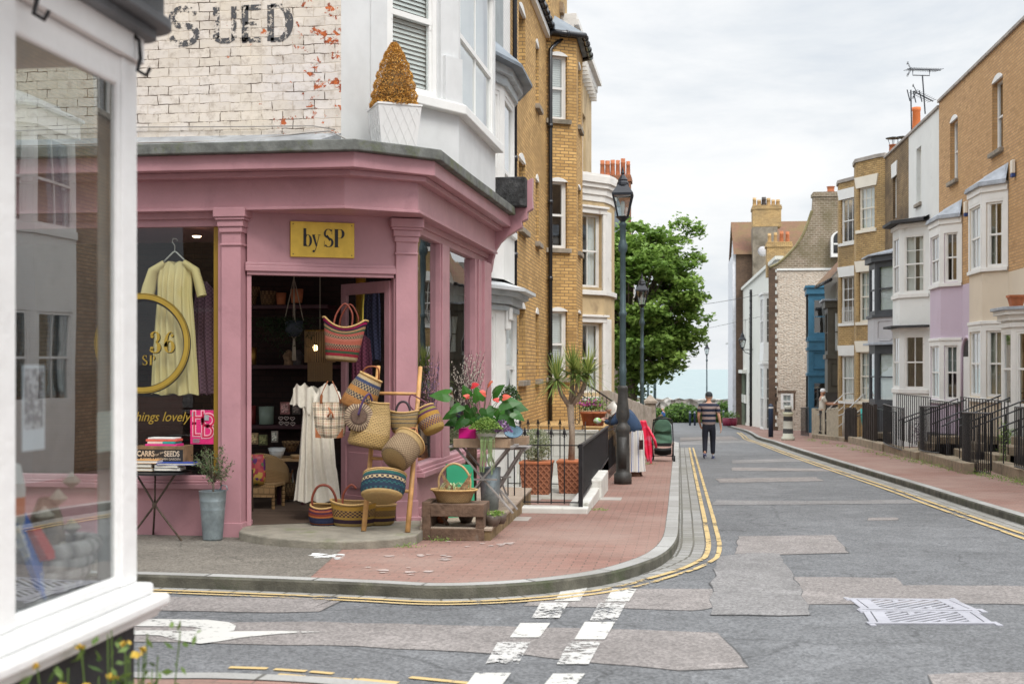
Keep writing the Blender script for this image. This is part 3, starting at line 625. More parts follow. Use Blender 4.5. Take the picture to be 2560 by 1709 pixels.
# fascia, cornice, lead covered ledge
mb=MB(); mb.prism([(-14,12.80),(-3.48,12.80),(-2.80,13.30),(-2.67,18.25),(-6,18.25),(-14,18.25)],3.30,3.66)
mb.prism([(-14,12.775),(-3.47,12.775),(-2.775,13.29),(-2.645,18.25),(-3,18.25),(-4,14),(-14,14)],3.27,3.302)
mb.build('fascia',PINK,shop,bevel=.006)
mb=MB(); mb.prism([(-14,12.52),(-3.30,12.52),(-2.60,13.22),(-2.44,18.2),(-4,18.2),(-5,14),(-14,14)],3.66,3.82); mb.prism([(-14,12.66),(-3.38,12.66),(-2.7,13.24),(-2.56,18.2),(-4,18.2),(-5,14),(-14,14)],3.60,3.66)
mb.build('cornice',PINK,shop,bevel=.008)
mb=MB(); rj=random.Random(5)
edge=[(-14,12.44),(-9,12.45),(-7,12.43),(-6,12.45),(-5.2,12.43),(-4.4,12.44),(-3.9,12.42),(-3.27,12.44),(-2.9,12.78),(-2.52,13.19),(-2.5,14),(-2.47,15),(-2.43,16),(-2.4,17),(-2.36,18.1)]
mb.prism(edge+[(-4,18.1),(-5,14),(-14,14)],3.82,3.935); mb.build('ledge',LEAD,shop,bevel=.012)
mb=MB(); mb.hexa([(-14,12.50,3.937),(-3.75,12.56,3.937),(-3.6,13.1,3.937),(-14,13.1,3.937),(-14,12.98,4.14),(-3.75,12.98,4.10),(-3.6,13.1,4.12),(-14,13.1,4.14)]); mb.build('flashing',FLASH,shop)
mb=MB(); mb.tube([(-14,12.6,3.96),(-9,12.58,3.97),(-5.5,12.6,3.975),(-4.6,12.75,4.0),(-4,12.95,4.1),(-3.7,13.0,4.13),(-3.55,12.9,4.05),(-3.4,12.85,3.96)],.008,6); mb.tube([(-14,12.97,4.2),(-9,13.05,4.22),(-6,13.07,4.24),(-4.6,13.06,4.21),(-3.9,13.06,4.2),(-3.65,13.05,4.15)],.006,6); mb.build('cable',M('grey_cable',(.28,.26,.24)),shop,smooth=True)
# end bracket with the tarred upstand
mb=MB(); mb.box(-2.95,-2.2,18.0,18.3,3.94,4.37); mb.build('parapet_end',M('tarred_felt',(.035,.035,.036),rough=.8,var=.6,vs=9,bump=.9,bs=22,dirt=(.10,.10,.10),dscale=6,damt=.55),shop,bevel=.02)
prof=[(-2.85,4.0),(-2.12,4.38),(-2.13,4.12),(-2.12,3.93),(-2.2,3.88),(-2.2,3.78),(-2.28,3.74),(-2.28,3.66),(-2.38,3.60),(-2.5,3.53),(-2.6,3.44),(-2.67,3.33),(-2.71,3.2),(-2.74,3.02),(-2.78,2.98),(-2.85,3.0)]
mb=MB(); n=len(prof); mb.add([(x,18.2,z) for x,z in prof]+[(x,18.36,z) for x,z in prof],[tuple(range(n)),tuple(range(2*n-1,n-1,-1))]+[(i,(i+1)%n,n+(i+1)%n,n+i) for i in range(n)]); mb.build('corbel',PINK,shop,bevel=.008)
# upper storeys
FB=Fr((-14,13.1),(-3.6,13.1)); FC=Fr((-3.6,13.1),(-2.6,14.7)); FT=Fr((-2.6,14.7),(-2.54,17.3))
mb=MB(); wall(mb,FB,0,FB.L,3.9,9.5); mb.build('brick_wall',PBRICK,shop,fixn=False)
a=UF(FC,968); b_=UF(FC,1093); mb=MB(); ops=[(a,b_,4.72,6.75)]
wall(mb,FC,0,FC.L,3.9,9.5,ops,rev=.05); sa,sb=UF(FT,1150),2.45; wall(mb,FT,0,FT.L,3.9,9.5,[(sa,sb,4.72,6.75)],rev=.05); wall(mb,Fr((-2.54,17.3),(-3.1,17.8)),0,.75,3.9,9.5); wall(mb,Fr((-3.1,17.8),(-3.1,18.4)),0,.6,3.3,9.5)
mb.fb(FC,UF(FC,925)-.0,UF(FC,925)+.03,0,.02,4.2,9.5)
mb.fb(FC,b_+.02,FC.L-.15,0,.04,4.72,9.5); mb.fb(FC,b_+.06,FC.L-.02,0,.08,4.72,5.25)
mb.build('bay_wall',GREYW,shop,fixn=False)
mb=MB(); so=.10; c1=FC.pt(UF(FC,1000),0,0); 
ptsS=[(c1.x,c1.y),(c1.x+.10,c1.y-.06),(-2.6+.10,14.7-.05),(-2.54+.11,17.35),(-2.6,17.35),(-2.65,14.75)]
mb.prism(ptsS,4.60,4.715); mb.build('bay_sill',WHITE,shop,bevel=.012)
sash(shop,FC,ops[0],WHITE,bars=0,d=-.03,fw=.07,rail=.44,inner='blind')
sash(shop,FT,(sa,sb,4.72,6.75),WHITE,bars=1,d=-.03,fw=.07,rail=.44,inner='net')
mb=MB(); mb.fb(FC,a,b_,-.02,.03,6.75,6.9); mb.fb(FT,sa,sb,-.02,.03,6.75,6.9); mb.build('window_head',WHITE,shop)
# closing the body: party walls, roof, floor
mb=MB(); mb.quad((-14,13.1,9.5),(-3.6,13.1,9.5),(-3.1,18.4,9.5),(-14,22,9.5)); mb.quad((-3.6,13.1,9.5),(-2.6,14.7,9.5),(-2.54,17.3,9.5),(-3.1,18.4,9.5)); mb.quad((-14,12.9,-.5),(-14,22,-.5),(-14,22,9.5),(-14,13.1,9.5)); mb.build('roof',FLASH,shop,fixn=False)
mb=MB(); mb.quad((-14,13.1,4.0),(-14,18.2,4.0),(-3,18.2,4.0),(-3.6,13.1,4.0)); mb.build('upper_floor',DARK,shop,fixn=False)
# interior of the shop
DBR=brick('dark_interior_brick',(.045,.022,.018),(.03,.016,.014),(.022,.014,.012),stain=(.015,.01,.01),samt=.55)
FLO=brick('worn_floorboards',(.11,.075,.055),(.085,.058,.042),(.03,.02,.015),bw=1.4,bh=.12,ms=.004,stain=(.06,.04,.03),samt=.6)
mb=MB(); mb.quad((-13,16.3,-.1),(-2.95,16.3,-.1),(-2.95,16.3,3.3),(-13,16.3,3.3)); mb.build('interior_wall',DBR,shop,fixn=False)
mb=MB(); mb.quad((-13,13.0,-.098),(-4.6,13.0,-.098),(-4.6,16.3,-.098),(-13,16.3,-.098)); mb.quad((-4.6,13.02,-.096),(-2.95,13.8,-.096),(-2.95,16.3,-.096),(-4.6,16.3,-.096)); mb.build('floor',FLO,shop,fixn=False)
mb=MB(); mb.box(-5.1,-5.0,13.2,14.3,-.1,.4); mb.box(-14,-5.05,13.15,13.9,.28,.33); mb.build('display_platform',M('dark_timber',(.06,.04,.03)),shop)
# brass sign: plate and Didone lettering
def fracD(px): return UF(FD,px)
sg=thing('shop_sign','small brass plate above the shop door lettered by SP in black','shop sign',tuple(FD.pt((UF(FD,726)+UF(FD,888))/2,.03,2.85)))
c0,c1_=UF(FD,726,.03),UF(FD,886,.03); zc0,zc1=ZD(642,FD.pt(c0,0,0).x,FD.pt(c0,0,0).y),ZD(553,FD.pt(c0,0,0).x,FD.pt(c0,0,0).y)
mb=MB(); mb.fb(FD,c0,c1_,.004,.03,zc0,zc1); mb.build('plate',BRASS,sg,bevel=.003)
mb=MB()
for uu in (c0+.03,c1_-.03):
    for zz in (zc0+.03,zc1-.03): mb=MB(); mb.fb(FD,uu-.006,uu+.006,.03,.034,zz-.006,zz+.006); mb.build('screw',M('screw_brass',(.2,.14,.05),metal=.6),sg)
th=lambda lo,hi:(lambda c:lo+(hi-lo)*c**1.5)
GL={'b':[[(.12,1.45,.23),(.12,.02,.23)],[(0,1.45,.03),(.2,1.45,.03)],[(.12,.1,.04)]+arc(.36,.48,.24,.47,-150,150,th(.04,.2),20)],
 'y':[[(.1,.96,.2),(.36,.05,.13)],[(.58,.96,.035),(.36,.05,.05),(.25,-.3,.04),(.14,-.42,.05)],[(0,.96,.035),(.26,.96,.035)],[(.46,.96,.035),(.7,.96,.035)],disc(.13,-.36,.1)],
 'S':[arc(.4,1.09,.30,.36,35,270,th(.045,.17),18)+arc(.4,.38,.32,.36,90,-145,th(.045,.2),18),[(.68,1.5,.03),(.68,1.02,.035)],[(.06,0,.03),(.06,.48,.035)],[(.25,.95,.16),(.55,.55,.2)]],
 'P':[[(.2,1.47,.27),(.2,0,.27)],[(0,1.46,.035),(.5,1.46,.035)],[(0,.015,.035),(.42,.015,.035)],[(.3,1.455,.035)]+arc(.5,1.1,.25,.355,90,-90,th(.035,.23),16)+[(.3,.745,.035)]],
 '3':[arc(.36,1.1,.26,.36,160,-75,th(.05,.24),18),arc(.36,.37,.3,.37,80,-160,th(.05,.28),18),disc(.16,1.14,.12),disc(.13,.3,.13)],
 '6':[arc(.4,.42,.27,.40,0,360,th(.05,.26),26),[(.13,.42,.24),(.14,.8,.24),(.2,1.1,.2),(.32,1.33,.12),(.5,1.46,.05),(.62,1.38,.05)],disc(.6,1.2,.11)],
 '6c':[]}
mb=MB(); hz=.135; zb=zc0+.115
for ch,off_ in (('b',.14),('y',.235),('S',.36),('P',.475)): glyph(mb,FD,c0+off_,.032,zb,hz,GL[ch])
mb.build('lettering',BLACK,sg,fixn=False)
# old painted sign on the gable: broken black capitals
OLD=paint('worn_sign_black',(.07,.07,.075),.535,15)
def uB(px): return UF(FB,px)
fs_=thing('ghost_sign','faded black painted capitals on the white brick wall above the shop','painted sign',tuple(FB.pt(uB(600),0,5.2)))
zt=ZD(14,-4.5,13.1); zb_=ZD(104,-4.5,13.1); h=zt-zb_
for pxa,ch,wd in ((420,'S',.36),(532,'U',.27),(604,'E',.22),(668,'D',.29)):
    mb=MB(); u=uB(pxa); w_=wd; q=[]
    if ch=='S': q=[arc(.5*w_,.75*h,.38*w_,.24*h,10,270,.07,14)+arc(.5*w_,.26*h,.42*w_,.25*h,90,-170,.07,14)]
    if ch=='U': q=[[(.04,1*h,.075),(.04,.12*h,.075)],[(w_-.03,1*h,.06),(w_-.03,.12*h,.06)],[(.04,.14*h,.07),(.10,.05*h,.06),(w_-.09,.05*h,.06),(w_-.03,.14*h,.06)]]
    if ch=='E': q=[[(.04,h,.075),(.04,0,.075)],[(.0,h*.95,.06),(w_,h*.95,.06)],[(.04,.5*h,.045),(w_-.05,.5*h,.045)],[(0,.05*h,.06),(w_,.05*h,.06)]]
    if ch=='D': q=[[(.04,h,.075),(.04,0,.075)],[(.04,.97*h,.05),(.12,.97*h,.05)]+arc(.12,.5*h,w_-.16,.47*h,90,-90,lambda c:.05+.04*c,14)+[(.04,.03*h,.05)]]
    glyph(mb,FB,u,.0,zb_,1.0,q,.004); mb.build('letter',OLD,fs_,fixn=False)
# gilded window lettering: ring, 36, SP, script line
gs=thing('gilded_window_lettering','gold ring with the number 36 on the dark shop window left of the door','window lettering',tuple(FRL.pt(xw(350),-.05,1.8)))
def ring(cx,cz,r,w,mat,d,nm): 
    mb=MB(); n=72
    for k in range(n):
        a,b=2*PI*k/n,2*PI*(k+1)/n
        mb.add([FRL.pt(cx+math.cos(t)*q,d,cz+math.sin(t)*q) for t,q in ((a,r-w/2),(b,r-w/2),(b,r+w/2),(a,r+w/2))],[(0,1,2,3)])
    mb.build(nm,mat,gs,fixn=False)
GILT=M('gilt_leaf',(.40,.27,.045),rough=.4,var=.1,bump=.03,metal=.3)
cx,cz=xw(350),zl(857); ring(cx+.008,cz-.008,.505,.085,BLACK,-.052,'ring_shadow'); ring(cx,cz,.505,.05,GILT,-.048,'ring'); ring(cx,cz,.54,.008,GILT,-.048,'ring_line')
for dx,dz,dd,mt,nm in ((.008,-.008,-.053,BLACK,'number_shadow'),(0,0,-.049,GILT,'number')):
    for px_g,py_g,hg_,ch in ((370,881,.155,'3'),(405,881,.155,'6'),(351,912,.072,'S'),(369,912,.072,'P')): mb=MB(); glyph(mb,FRL,xw(px_g)+dx,dd,zl(py_g)+dz,hg_,GL[ch],0); mb.build(nm,mt,gs,fixn=False)
text('things lovely',FRL,xw(322),-.049,zl(1053),.145,GILT,gs,name='script',ext=.0008,shear=.35,sx=.92)
po=thing('window_poster','bright pink poster with big outlined letters taped inside the shop window','poster',tuple(FRL.pt(xw(500),-.04,zl(1110))))
u0,u1=xw(471),xw(529); z0,z1=zl(1110),zl(1025)
mb=MB(); mb.fb(FRL,u0,u1,-.058,-.054,z0,z1); mb.build('paper',M('magenta_paper',(.62,.02,.15),rough=.6,var=.08,vs=20),po)
PKL=M('pale_pink_ink',(.75,.35,.42),rough=.6); RDK=M('red_ink',(.5,.01,.06),rough=.6)
for ch,a,b in (('H',.02,.22),('O',.12,.19),('L',.02,.09),('D',.12,.07)):
    text(ch,FRL,u0+a,-.052,z0+b,.20,PKL,po,ext=.0006,bold=.012); text(ch,FRL,u0+a,-.050,z0+b,.20,RDK,po,ext=.0006)
mb=MB()
for k in range(4): mb.fb(FRL,u0+.03,u0+.10+.01*(k%2),-.052,-.050,z0+.015+k*.012,z0+.021+k*.012)
mb.fb(FRL,u0+.02,u0+.06,-.052,-.050,z1-.07,z1-.02); mb.fb(FRL,u0+.16,u0+.21,-.0495,-.0485,z1-.11,z1-.05); mb.build('small_print',M('grey_ink',(.3,.32,.33)),po)
# door leaf swung inwards
du=uR-.02; hinge=FD.pt(uR-.03,-.10,0); tip_=Vector((AY(852,14.35),14.35,0))
dl=thing('shop_door','pink glazed shop door standing open behind the hanging bags','door',(hinge.x,hinge.y,-.1))
fd=Fr((tip_.x,tip_.y),(hinge.x,hinge.y)); L=fd.L
mb=MB(); mb.fb(fd,0,.1,-.045,0,-.09,2.58); mb.fb(fd,L-.1,L,-.045,0,-.09,2.58); mb.fb(fd,.1,L-.1,-.045,0,2.45,2.58); mb.fb(fd,.1,L-.1,-.045,0,-.09,.12); mb.fb(fd,.1,L-.1,-.045,0,.70,.86); mb.fb(fd,.1,L-.1,-.035,-.01,.12,.70); mb.fb(fd,.16,L-.16,-.01,.0,.2,.62); mb.build('leaf',PINK,dl,bevel=.006)
mb=MB(); mb.quad(fd.pt(.1,-.02,.86),fd.pt(L-.1,-.02,.86),fd.pt(L-.1,-.02,2.45),fd.pt(.1,-.02,2.45)); mb.build('pane',SHOPGLASS,dl)
mb=MB(); mb.fb(fd,L*.42,L*.78,0,.012,.73,.83); mb.build('letterbox',M('aged_brass',(.12,.08,.03),metal=.5,rough=.5),dl,bevel=.004)
# ================= foreground shop =================
fg=thing('foreground_shop','blurred white framed corner shop window with grey fascia at the left edge','shop',(-3,1,0))
FX=Fr((-1.8,-6),(-1.8,4.0)); FY=Fr((-1.8,4.0),(-9,4.0))
FWHITE=M('old_white_paint',(.74,.74,.73),rough=.5,var=.05,vs=3,bump=.25,bs=18,dirt=(.30,.28,.25),dscale=9,damt=.72)
FGREY=M('grey_fascia_paint',(.13,.14,.15),rough=.5,var=.2,vs=3,bump=.15)
uy=lambda y:y+6
mb=MB(); mb.fb(FX,0,10-.03,-.3,0,-.5,.765); mb.build('base_wall',M('dark_render',(.045,.045,.048),rough=.8,var=.3,bump=.4),fg)
mb=MB(); mb.fb(FX,0,10.05,-.2,.095,.80,.84); mb.fb(FX,0,10.03,-.2,.065,.765,.80); mb.fb(FX,0,10.02,-.2,.05,.84,.88); mb.fb(FY,-.06,7.2,-.2,.06,.772,.834); mb.build('sill',FWHITE,fg,bevel=.012)
mb=MB()
for a,b in ((3.04,3.225),(3.88,4.0),(1.9,2.0)): mb.fb(FX,uy(a),uy(b),-.045,0,.88,2.62)
mb.fb(FX,uy(3.86),uy(3.881),-.04,-.006,.88,2.62); mb.fb(FX,0,10,-.045,-.008,2.52,2.62)
for a,b in ((.046,.10),(2.4,2.5),(7.0,7.2)): mb.fb(FY,a,b,-.1,.001,.88,2.62)
mb.fb(FX,0,10,-.04,-.008,.88,.92)
mb.build('window_frame',FWHITE,fg,bevel=.012)
FGL=glass('reflecting_glass',tint=(.80,.86,.86),refl=2.0,base=.2)
mb=MB(); mb.quad(FX.pt(uy(3.2),-.02,.9),FX.pt(uy(3.89),-.02,.9),FX.pt(uy(3.89),-.02,2.55),FX.pt(uy(3.2),-.02,2.55)); mb.quad(FX.pt(uy(2.0),-.02,.9),FX.pt(uy(3.05),-.02,.9),FX.pt(uy(3.05),-.02,2.55),FX.pt(uy(2.0),-.02,2.55)); mb.build('pane',FGL,fg)
mb=MB(); mb.quad(FY.pt(.13,-.05,.83),FY.pt(2.4,-.05,.83),FY.pt(2.4,-.05,2.6),FY.pt(.13,-.05,2.6)); mb.build('pane',SHOPGLASS,fg)
def ringpoly(o,r=.0): # plan of a projecting band round the corner, with a rounded nose
    return [(-1.8+o,-6)]+[(-1.8+o,4.0)]+[(-1.8+o*math.cos(t*PI/12),4.0+o*math.sin(t*PI/12)) for t in range(1,6)]+[(-1.8,4.0+o),(-9,4.0+o),(-9,3.5),(-2.2,3.5),(-2.2,-6)]
mb=MB(); mb.prism(ringpoly(.02),2.62,2.72); mb.build('head_board',FWHITE,fg)
mb=MB(); mb.prism(ringpoly(.06),2.70,2.735); mb.prism(ringpoly(.11),2.735,2.77); mb.prism(ringpoly(.085),2.77,3.0); mb.build('fascia',FGREY,fg,bevel=.006)
mb=MB(); mb.prism(ringpoly(.22),2.90,2.93); mb.prism(ringpoly(.30),2.93,3.02); mb.prism(ringpoly(.12),3.02,3.1); mb.build('gutter',M('black_gutter',(.05,.052,.055),rough=.4,var=.3),fg,bevel=.01)
mb=MB()
for y in (3.26,3.93,2.9): 
    q=[Vector((-1.79,y,2.70)),Vector((-1.765,y,2.68)),Vector((-1.76,y,2.62)),Vector((-1.77,y,2.58)),Vector((-1.745,y+.01,2.565)),Vector((-1.73,y+.01,2.59))]
    mb=MB(); mb.tube(q,.007,6); mb.build('hook',IRON,fg,smooth=True)
BRN=brick('brown_stock_brick',(.40,.27,.16),(.32,.20,.12),(.16,.13,.10),stain=(.10,.07,.05),samt=.6)
mb=MB(); wall(mb,FX,0,10,3.0,8.5); wall(mb,FY,0,7.2,3.0,8.5); mb.quad((-1.8,-6,8.5),(-1.8,4,8.5),(-9,4,8.5),(-9,-6,8.5)); mb.quad((-9,-6,-.5),(-9,4,-.5),(-9,4,8.5),(-9,-6,8.5)); mb.quad((-9,-6,-.5),(-1.8,-6,-.5),(-1.8,-6,8.5),(-9,-6,8.5)); mb.quad((-9,-6,3.0),(-1.8,-6,3.0),(-1.8,4,3.0),(-9,4,3.0)); wall(mb,FY,2.5,7.0,-.5,3.0)
mb.build('wall',BRN,fg,fixn=False)
mb=MB(); mb.box(-9,-1.85,-6,3.95,-.3,-.25); mb.build('floor',FLO,fg)
mb=MB(); mb.box(-2.75,-1.86,0,3.93,.80,.84); mb.build('window_board',M('pale_board',(.5,.48,.44)),fg)
# ================= generic bay and roof helpers =================
def baywall(parent,pts,z0,z1,mat,wins,fm=None,name='bay_wall',**kw):
    mb=MB(); done=[]
    for i in range(len(pts)-1):
        f=Fr(pts[i],pts[i+1]); ops=[]
        for (s,m0,m1,za,zb,k) in wins:
            if s==i: ops.append((m0,f.L-m1,za,zb)); done.append((f,ops[-1],k))
        wall(mb,f,0,f.L,z0,z1,ops,rev=kw.get('rev',.06))
    o=mb.build(name,mat,parent,fixn=False)
    for f,op,k in done:
        k=dict(k); k.setdefault('d',-.03); sash(parent,f,op,fm or WHITE,**k)
    return o
def offpts(pts,o):
    out=[]; n=len(pts)
    for i,p in enumerate(pts):
        ns=[]
        if i>0: ns.append(Fr(pts[i-1],p).N)
        if i<n-1: ns.append(Fr(p,pts[i+1]).N)
        m=sum(ns,Vector((0,0,0))).normalized(); c=max(.5,m.dot(ns[0])); out.append((p[0]+m.x*o/c,p[1]+m.y*o/c))
    return out
def band(parent,pts,o,z0,z1,mat,name,bevel=.006,inn=.08):
    a=offpts(pts,o); b=offpts(pts,-inn); mb=MB()
    for i in range(len(pts)-1):
        mb.hexa([(*a[i],z0),(*a[i+1],z0),(*b[i+1],z0),(*b[i],z0),(*a[i],z1),(*a[i+1],z1),(*b[i+1],z1),(*b[i],z1)])
    return mb.build(name,mat,parent,bevel=bevel)
def bayroof(parent,pts,o,z0,z1,mat,th=.05,name='bay_roof'):
    a=offpts(pts,o); n=len(pts); mb=MB(); A,B=Vector((*pts[0],z1)),Vector((*pts[-1],z1))
    top=[A.lerp(B,(i/(n-1))*.7+.15) for i in range(n)]
    for i in range(n-1):
        mb.add([(*a[i],z0+th),(*a[i+1],z0+th),top[i+1],top[i]],[(0,1,2,3)])
        mb.add([(*a[i],z0),(*a[i+1],z0),(*a[i+1],z0+th),(*a[i],z0+th)],[(0,1,2,3)])
        mb.add([(*a[i],z0),(*a[i+1],z0),pts[i+1]+(z0,),pts[i]+(z0,)],[(0,1,2,3)])
    mb.add([(*a[0],z0+th),top[0],A],[(0,1,2)]); mb.add([(*a[-1],z0+th),top[-1],B],[(0,1,2)])
    return mb.build(name,mat,parent,fixn=False)
def chimney(parent,x0,x1,y0,y1,z0,z1,mat,pots,potm,ph=.45,pr=.11,cap=True,pn='chimney_pot'):
    mb=MB(); mb.box(x0,x1,y0,y1,z0,z1-.3); mb.box(x0-.06,x1+.06,y0-.06,y1+.06,z1-.3,z1-.12); mb.box(x0-.02,x1+.02,y0-.02,y1+.02,z1-.12,z1)
    c=mb.build('chimney',mat,parent)
    for i in range(pots):
        x=x0+(x1-x0)*(i+.5)/pots; r_=R.uniform(.85,1.1); mb=MB(); h=ph*R.uniform(.8,1.15)
        mb.lathe([(pr*r_*1.05,0),(pr*r_,.05),(pr*r_*.85,h*.7),(pr*r_*.95,h*.72),(pr*r_*.95,h*.8),(pr*r_*.82,h*.82),(pr*r_*.9,h),(pr*r_*.7,h),(pr*r_*.65,0)],12,Matrix.Translation((x,(y0+y1)/2,z1)))
        mb.build(pn,potm if not isinstance(potm,list) else potm[i%len(potm)],c,smooth=True)
    return c
YBR=brick('yellow_stock_brick',(.72,.46,.18),(.50,.30,.11),(.22,.155,.09),stain=(.30,.19,.08),samt=.58,c3=(.22,.125,.05),ms=.010)
TERR=M('terracotta',(.42,.14,.06),rough=.8,var=.2,vs=6,bump=.2,dirt=(.30,.17,.10),dscale=4,damt=.58)
BUFF=M('buff_pot',(.45,.30,.14),rough=.85,var=.2,bump=.2)
SLATE=M('slate_roof',(.16,.19,.22),rough=.55,var=.2,vs=2,bump=.3,bs=18,dirt=(.28,.31,.33),dscale=1.5,damt=.55)
WBR=brick('white_painted_house_brick',(.74,.74,.73),(.70,.70,.69),(.60,.60,.58),stain=(.62,.61,.57),samt=.66,soft=.6,bump=.35)
# ---------- white house next to the shop ----------
wh=thing('white_house','white painted house with two stacked bays between the pink shop and yellow brick house','house',(-4,20.7,-.5))
FW=Fr((-3.1,18.4),(-3.1,23.0)); mb=MB(); k0=UF(FW,1237); 
wall(mb,FW,0,FW.L,-1,10.6,[(2.9,3.5,7.6,9.6)],rev=.1); wall(mb,Fr((-3.1,23),(-9,23)),0,5.9,-1,10.6); wall(mb,Fr((-9,18.4),(-3.1,18.4)),0,5.9,3.9,10.6); mb.quad((-9,18.4,10.6),(-3.1,18.4,10.6),(-3.1,23,10.6),(-9,23,10.6)); mb.quad((-9,18.4,-1),(-9,23,-1),(-9,23,10.6),(-9,18.4,10.6)); mb.build('wall',WBR,wh,fixn=False)
sash(wh,FW,(2.9,3.5,7.6,9.6),WHITE,bars=0,d=-.08)
mb=MB(); mb.fb(FW,UF(FW,1237),UF(FW,1254),0,.03,6.6,10.6); mb.build('grey_strip',M('grey_paint_strip',(.28,.31,.32)),wh)
bp=[(-3.1,18.55),(-2.75,19.65),(-2.75,20.95),(-3.1,22.0)]
band(wh,bp,.05,3.76,3.86,WHITE,'bay_sill'); 
baywall(wh,bp,3.0,6.35,WHITE,[(0,.12,.14,3.9,5.95,dict(bars=0,inner='blind',rail=.42,fw=.07)),(1,.12,.12,3.9,5.95,dict(bars=0,inner='net',rail=.42,fw=.07)),(2,.14,.12,3.9,5.95,dict(bars=0,rail=.42))])
band(wh,bp,.06,6.05,6.2,M('pale_blue_grey_paint',(.42,.46,.48)),'bay_cornice'); band(wh,bp,.14,6.2,6.33,MC['pale_blue_grey_paint'],'bay_cornice'); bayroof(wh,bp,.3,6.33,7.0,SLATE)
bp2=[(-3.1,18.6),(-2.72,19.6),(-2.72,21.0),(-3.1,22.0)]
baywall(wh,bp2,-.8,2.82,WHITE,[(0,.14,.3,.75,2.45,dict(bars=0,inner='blind',fw=.07)),(1,.12,.12,.75,2.45,dict(bars=0,inner='net',fw=.07)),(2,.14,.12,.75,2.45,dict(bars=0))])
for (o,a,b) in ((.05,2.50,2.58),(.10,2.60,2.72),(.2,2.72,2.80)): band(wh,bp2,o,a,b,MC['pale_blue_grey_paint'],'bay_cornice')
bayroof(wh,bp2,.32,2.80,3.06,M('white_lead',(.55,.57,.58),rough=.5,var=.1,bump=.3,bs=12))
band(wh,bp2,.05,.62,.72,WHITE,'bay_sill')
for uu in (.02,1.05): 
    f_=Fr(bp2[0],bp2[1]); mb=MB(); mb.fb(f_,uu,uu+.14,.0,.05,2.2,2.55); mb.fb(f_,uu+.02,uu+.12,.05,.09,2.35,2.55); mb.build('console',WHITE,wh,bevel=.02)
# ---------- yellow brick house ----------
yh=thing('yellow_brick_house','yellow stock brick house with a canted bay and black downpipes on the left side','house',(-5,27.5,-.7))
FYH=Fr((-3.1,23.0),(-3.1,29.4)); ybp=[(-3.1,29.4),(-2.42,29.8),(-2.42,31.7),(-3.1,32.1)]
u1a,u1b=YX(1297,-3.1)-23,YX(1330,-3.1)-23.0; u2a,u2b=YX(1339,-3.1)-23,YX(1353,-3.1)-23
u1b=u1a+1.05; u2b=u2a+.62
lv=((1.35,2.80),(4.36,5.74),(7.36,8.72))
ops=[(u1a,u1b,a,b) for a,b in lv]+[(u2a,u2b,a,b) for a,b in lv]
mb=MB(); wall(mb,FYH,0,FYH.L,-1.2,9.6,ops,rev=.22); wall(mb,Fr((-9,23.0),(-3.1,23.0)),0,5.9,9,9.6); wall(mb,Fr((-9,29.3),(-3.0,29.3)),0,6.0,9.3,12.6); wall(mb,Fr((-3.0,29.3),(-3.0,32.0)),0,2.7,9.3,12.6); mb.build('wall',YBR,yh,fixn=False)
for k,op in enumerate(ops): sash(yh,FYH,op,WHITE,bars=0,d=-.17,sill=.10,arch=.13,fw=.055,inner=['blind','net',None,None,'net',None][k])
BW=[]
for k,(a,b) in enumerate(((1.37,2.95),(4.43,6.02),(7.48,9.0))):
    BW.append((0,.05,.24,a,b,dict(bars=0,inner=['blind',None,'blind'][k],sill=.08,arch=.09,d=-.12,fw=.06))); BW.append((1,.5,.6,a,b,dict(bars=0,sill=.08,arch=.07,d=-.12)))
baywall(yh,ybp,-1.2,9.45,YBR,BW,name='bay_wall',rev=.16)
bayroof(yh,ybp,.18,9.5,10.25,SLATE)
# brick soldier arches above the openings
ARCHB=brick('soldier_brick',(.55,.34,.12),(.46,.25,.08),(.18,.12,.07),bw=.075,bh=.3,ms=.008,stain=(.3,.17,.08),off=0)
def gutter(parent,pts,r=.07,mat=None,name='gutter'):
    mb=MB(); mb.tube(pts,r,10); 
    P=[Vector(p) for p in pts]
    for a,b in zip(P,P[1:]):
        n=max(1,int((b-a).length/.5))
        for k in range(n):
            c=a.lerp(b,(k+.5)/n); d=(b-a).normalized(); mb.tube([c-d*.03,c+d*.03],r*1.2,10)
    return mb.build(name,mat or BLACKPL,parent,smooth=True)
BLACKPL=M('black_gloss_plastic',(.015,.016,.02),rough=.25,var=.1,bump=0,spec=.5)
gutter(yh,[(-2.95,23.1,9.55),(-2.95,29.35,9.6)]); a=offpts(ybp,.2); gutter(yh,[(*p,9.48) for p in a])
mb=MB(); mb.fb(FYH,0,6.3,0,.1,9.35,9.5); mb.build('eaves_board',WHITE,yh)
mb=MB(); mb.quad((-2.98,23,9.62),(-2.98,29.4,9.62),(-6,29.4,11.6),(-6,23,11.6)); mb.build('roof',SLATE,yh,fixn=False)
def downpipe(parent,x,y,z0,z1,r=.045,shoe=None):
    mb=MB(); mb.tube([(x,y,z0),(x,y,z1-.5),(x,y,z1)] if not shoe else [(x,y,z0),(x,y,z1-.3),(x+shoe[0]*.5,y+shoe[1]*.5,z1-.12),(x+shoe[0],y+shoe[1],z1)],r,12)
    z=z0+1
    while z<z1-.6:
        mb.tube([(x,y,z-.05),(x,y,z+.05)],r*1.25,12); z+=1.8
    return mb.build('downpipe',BLACKPL,parent,smooth=True)
downpipe(yh,-3.03,YX(1287,-3.03),-.9,10.4); yq=YX(1376,-3.0); downpipe(yh,-3.0,yq,-.9,9.4,.05,shoe=(.25,.3))
mb=MB(); wall(mb,Fr((-9,29.3),(-9,23)),0,6.3,-1,12); mb.quad((-9,29.3,12.6),(-3,29.3,12.6),(-3,32,12.6),(-9,32,12.6)); mb.build('rear_wall',YBR,yh,fixn=False)
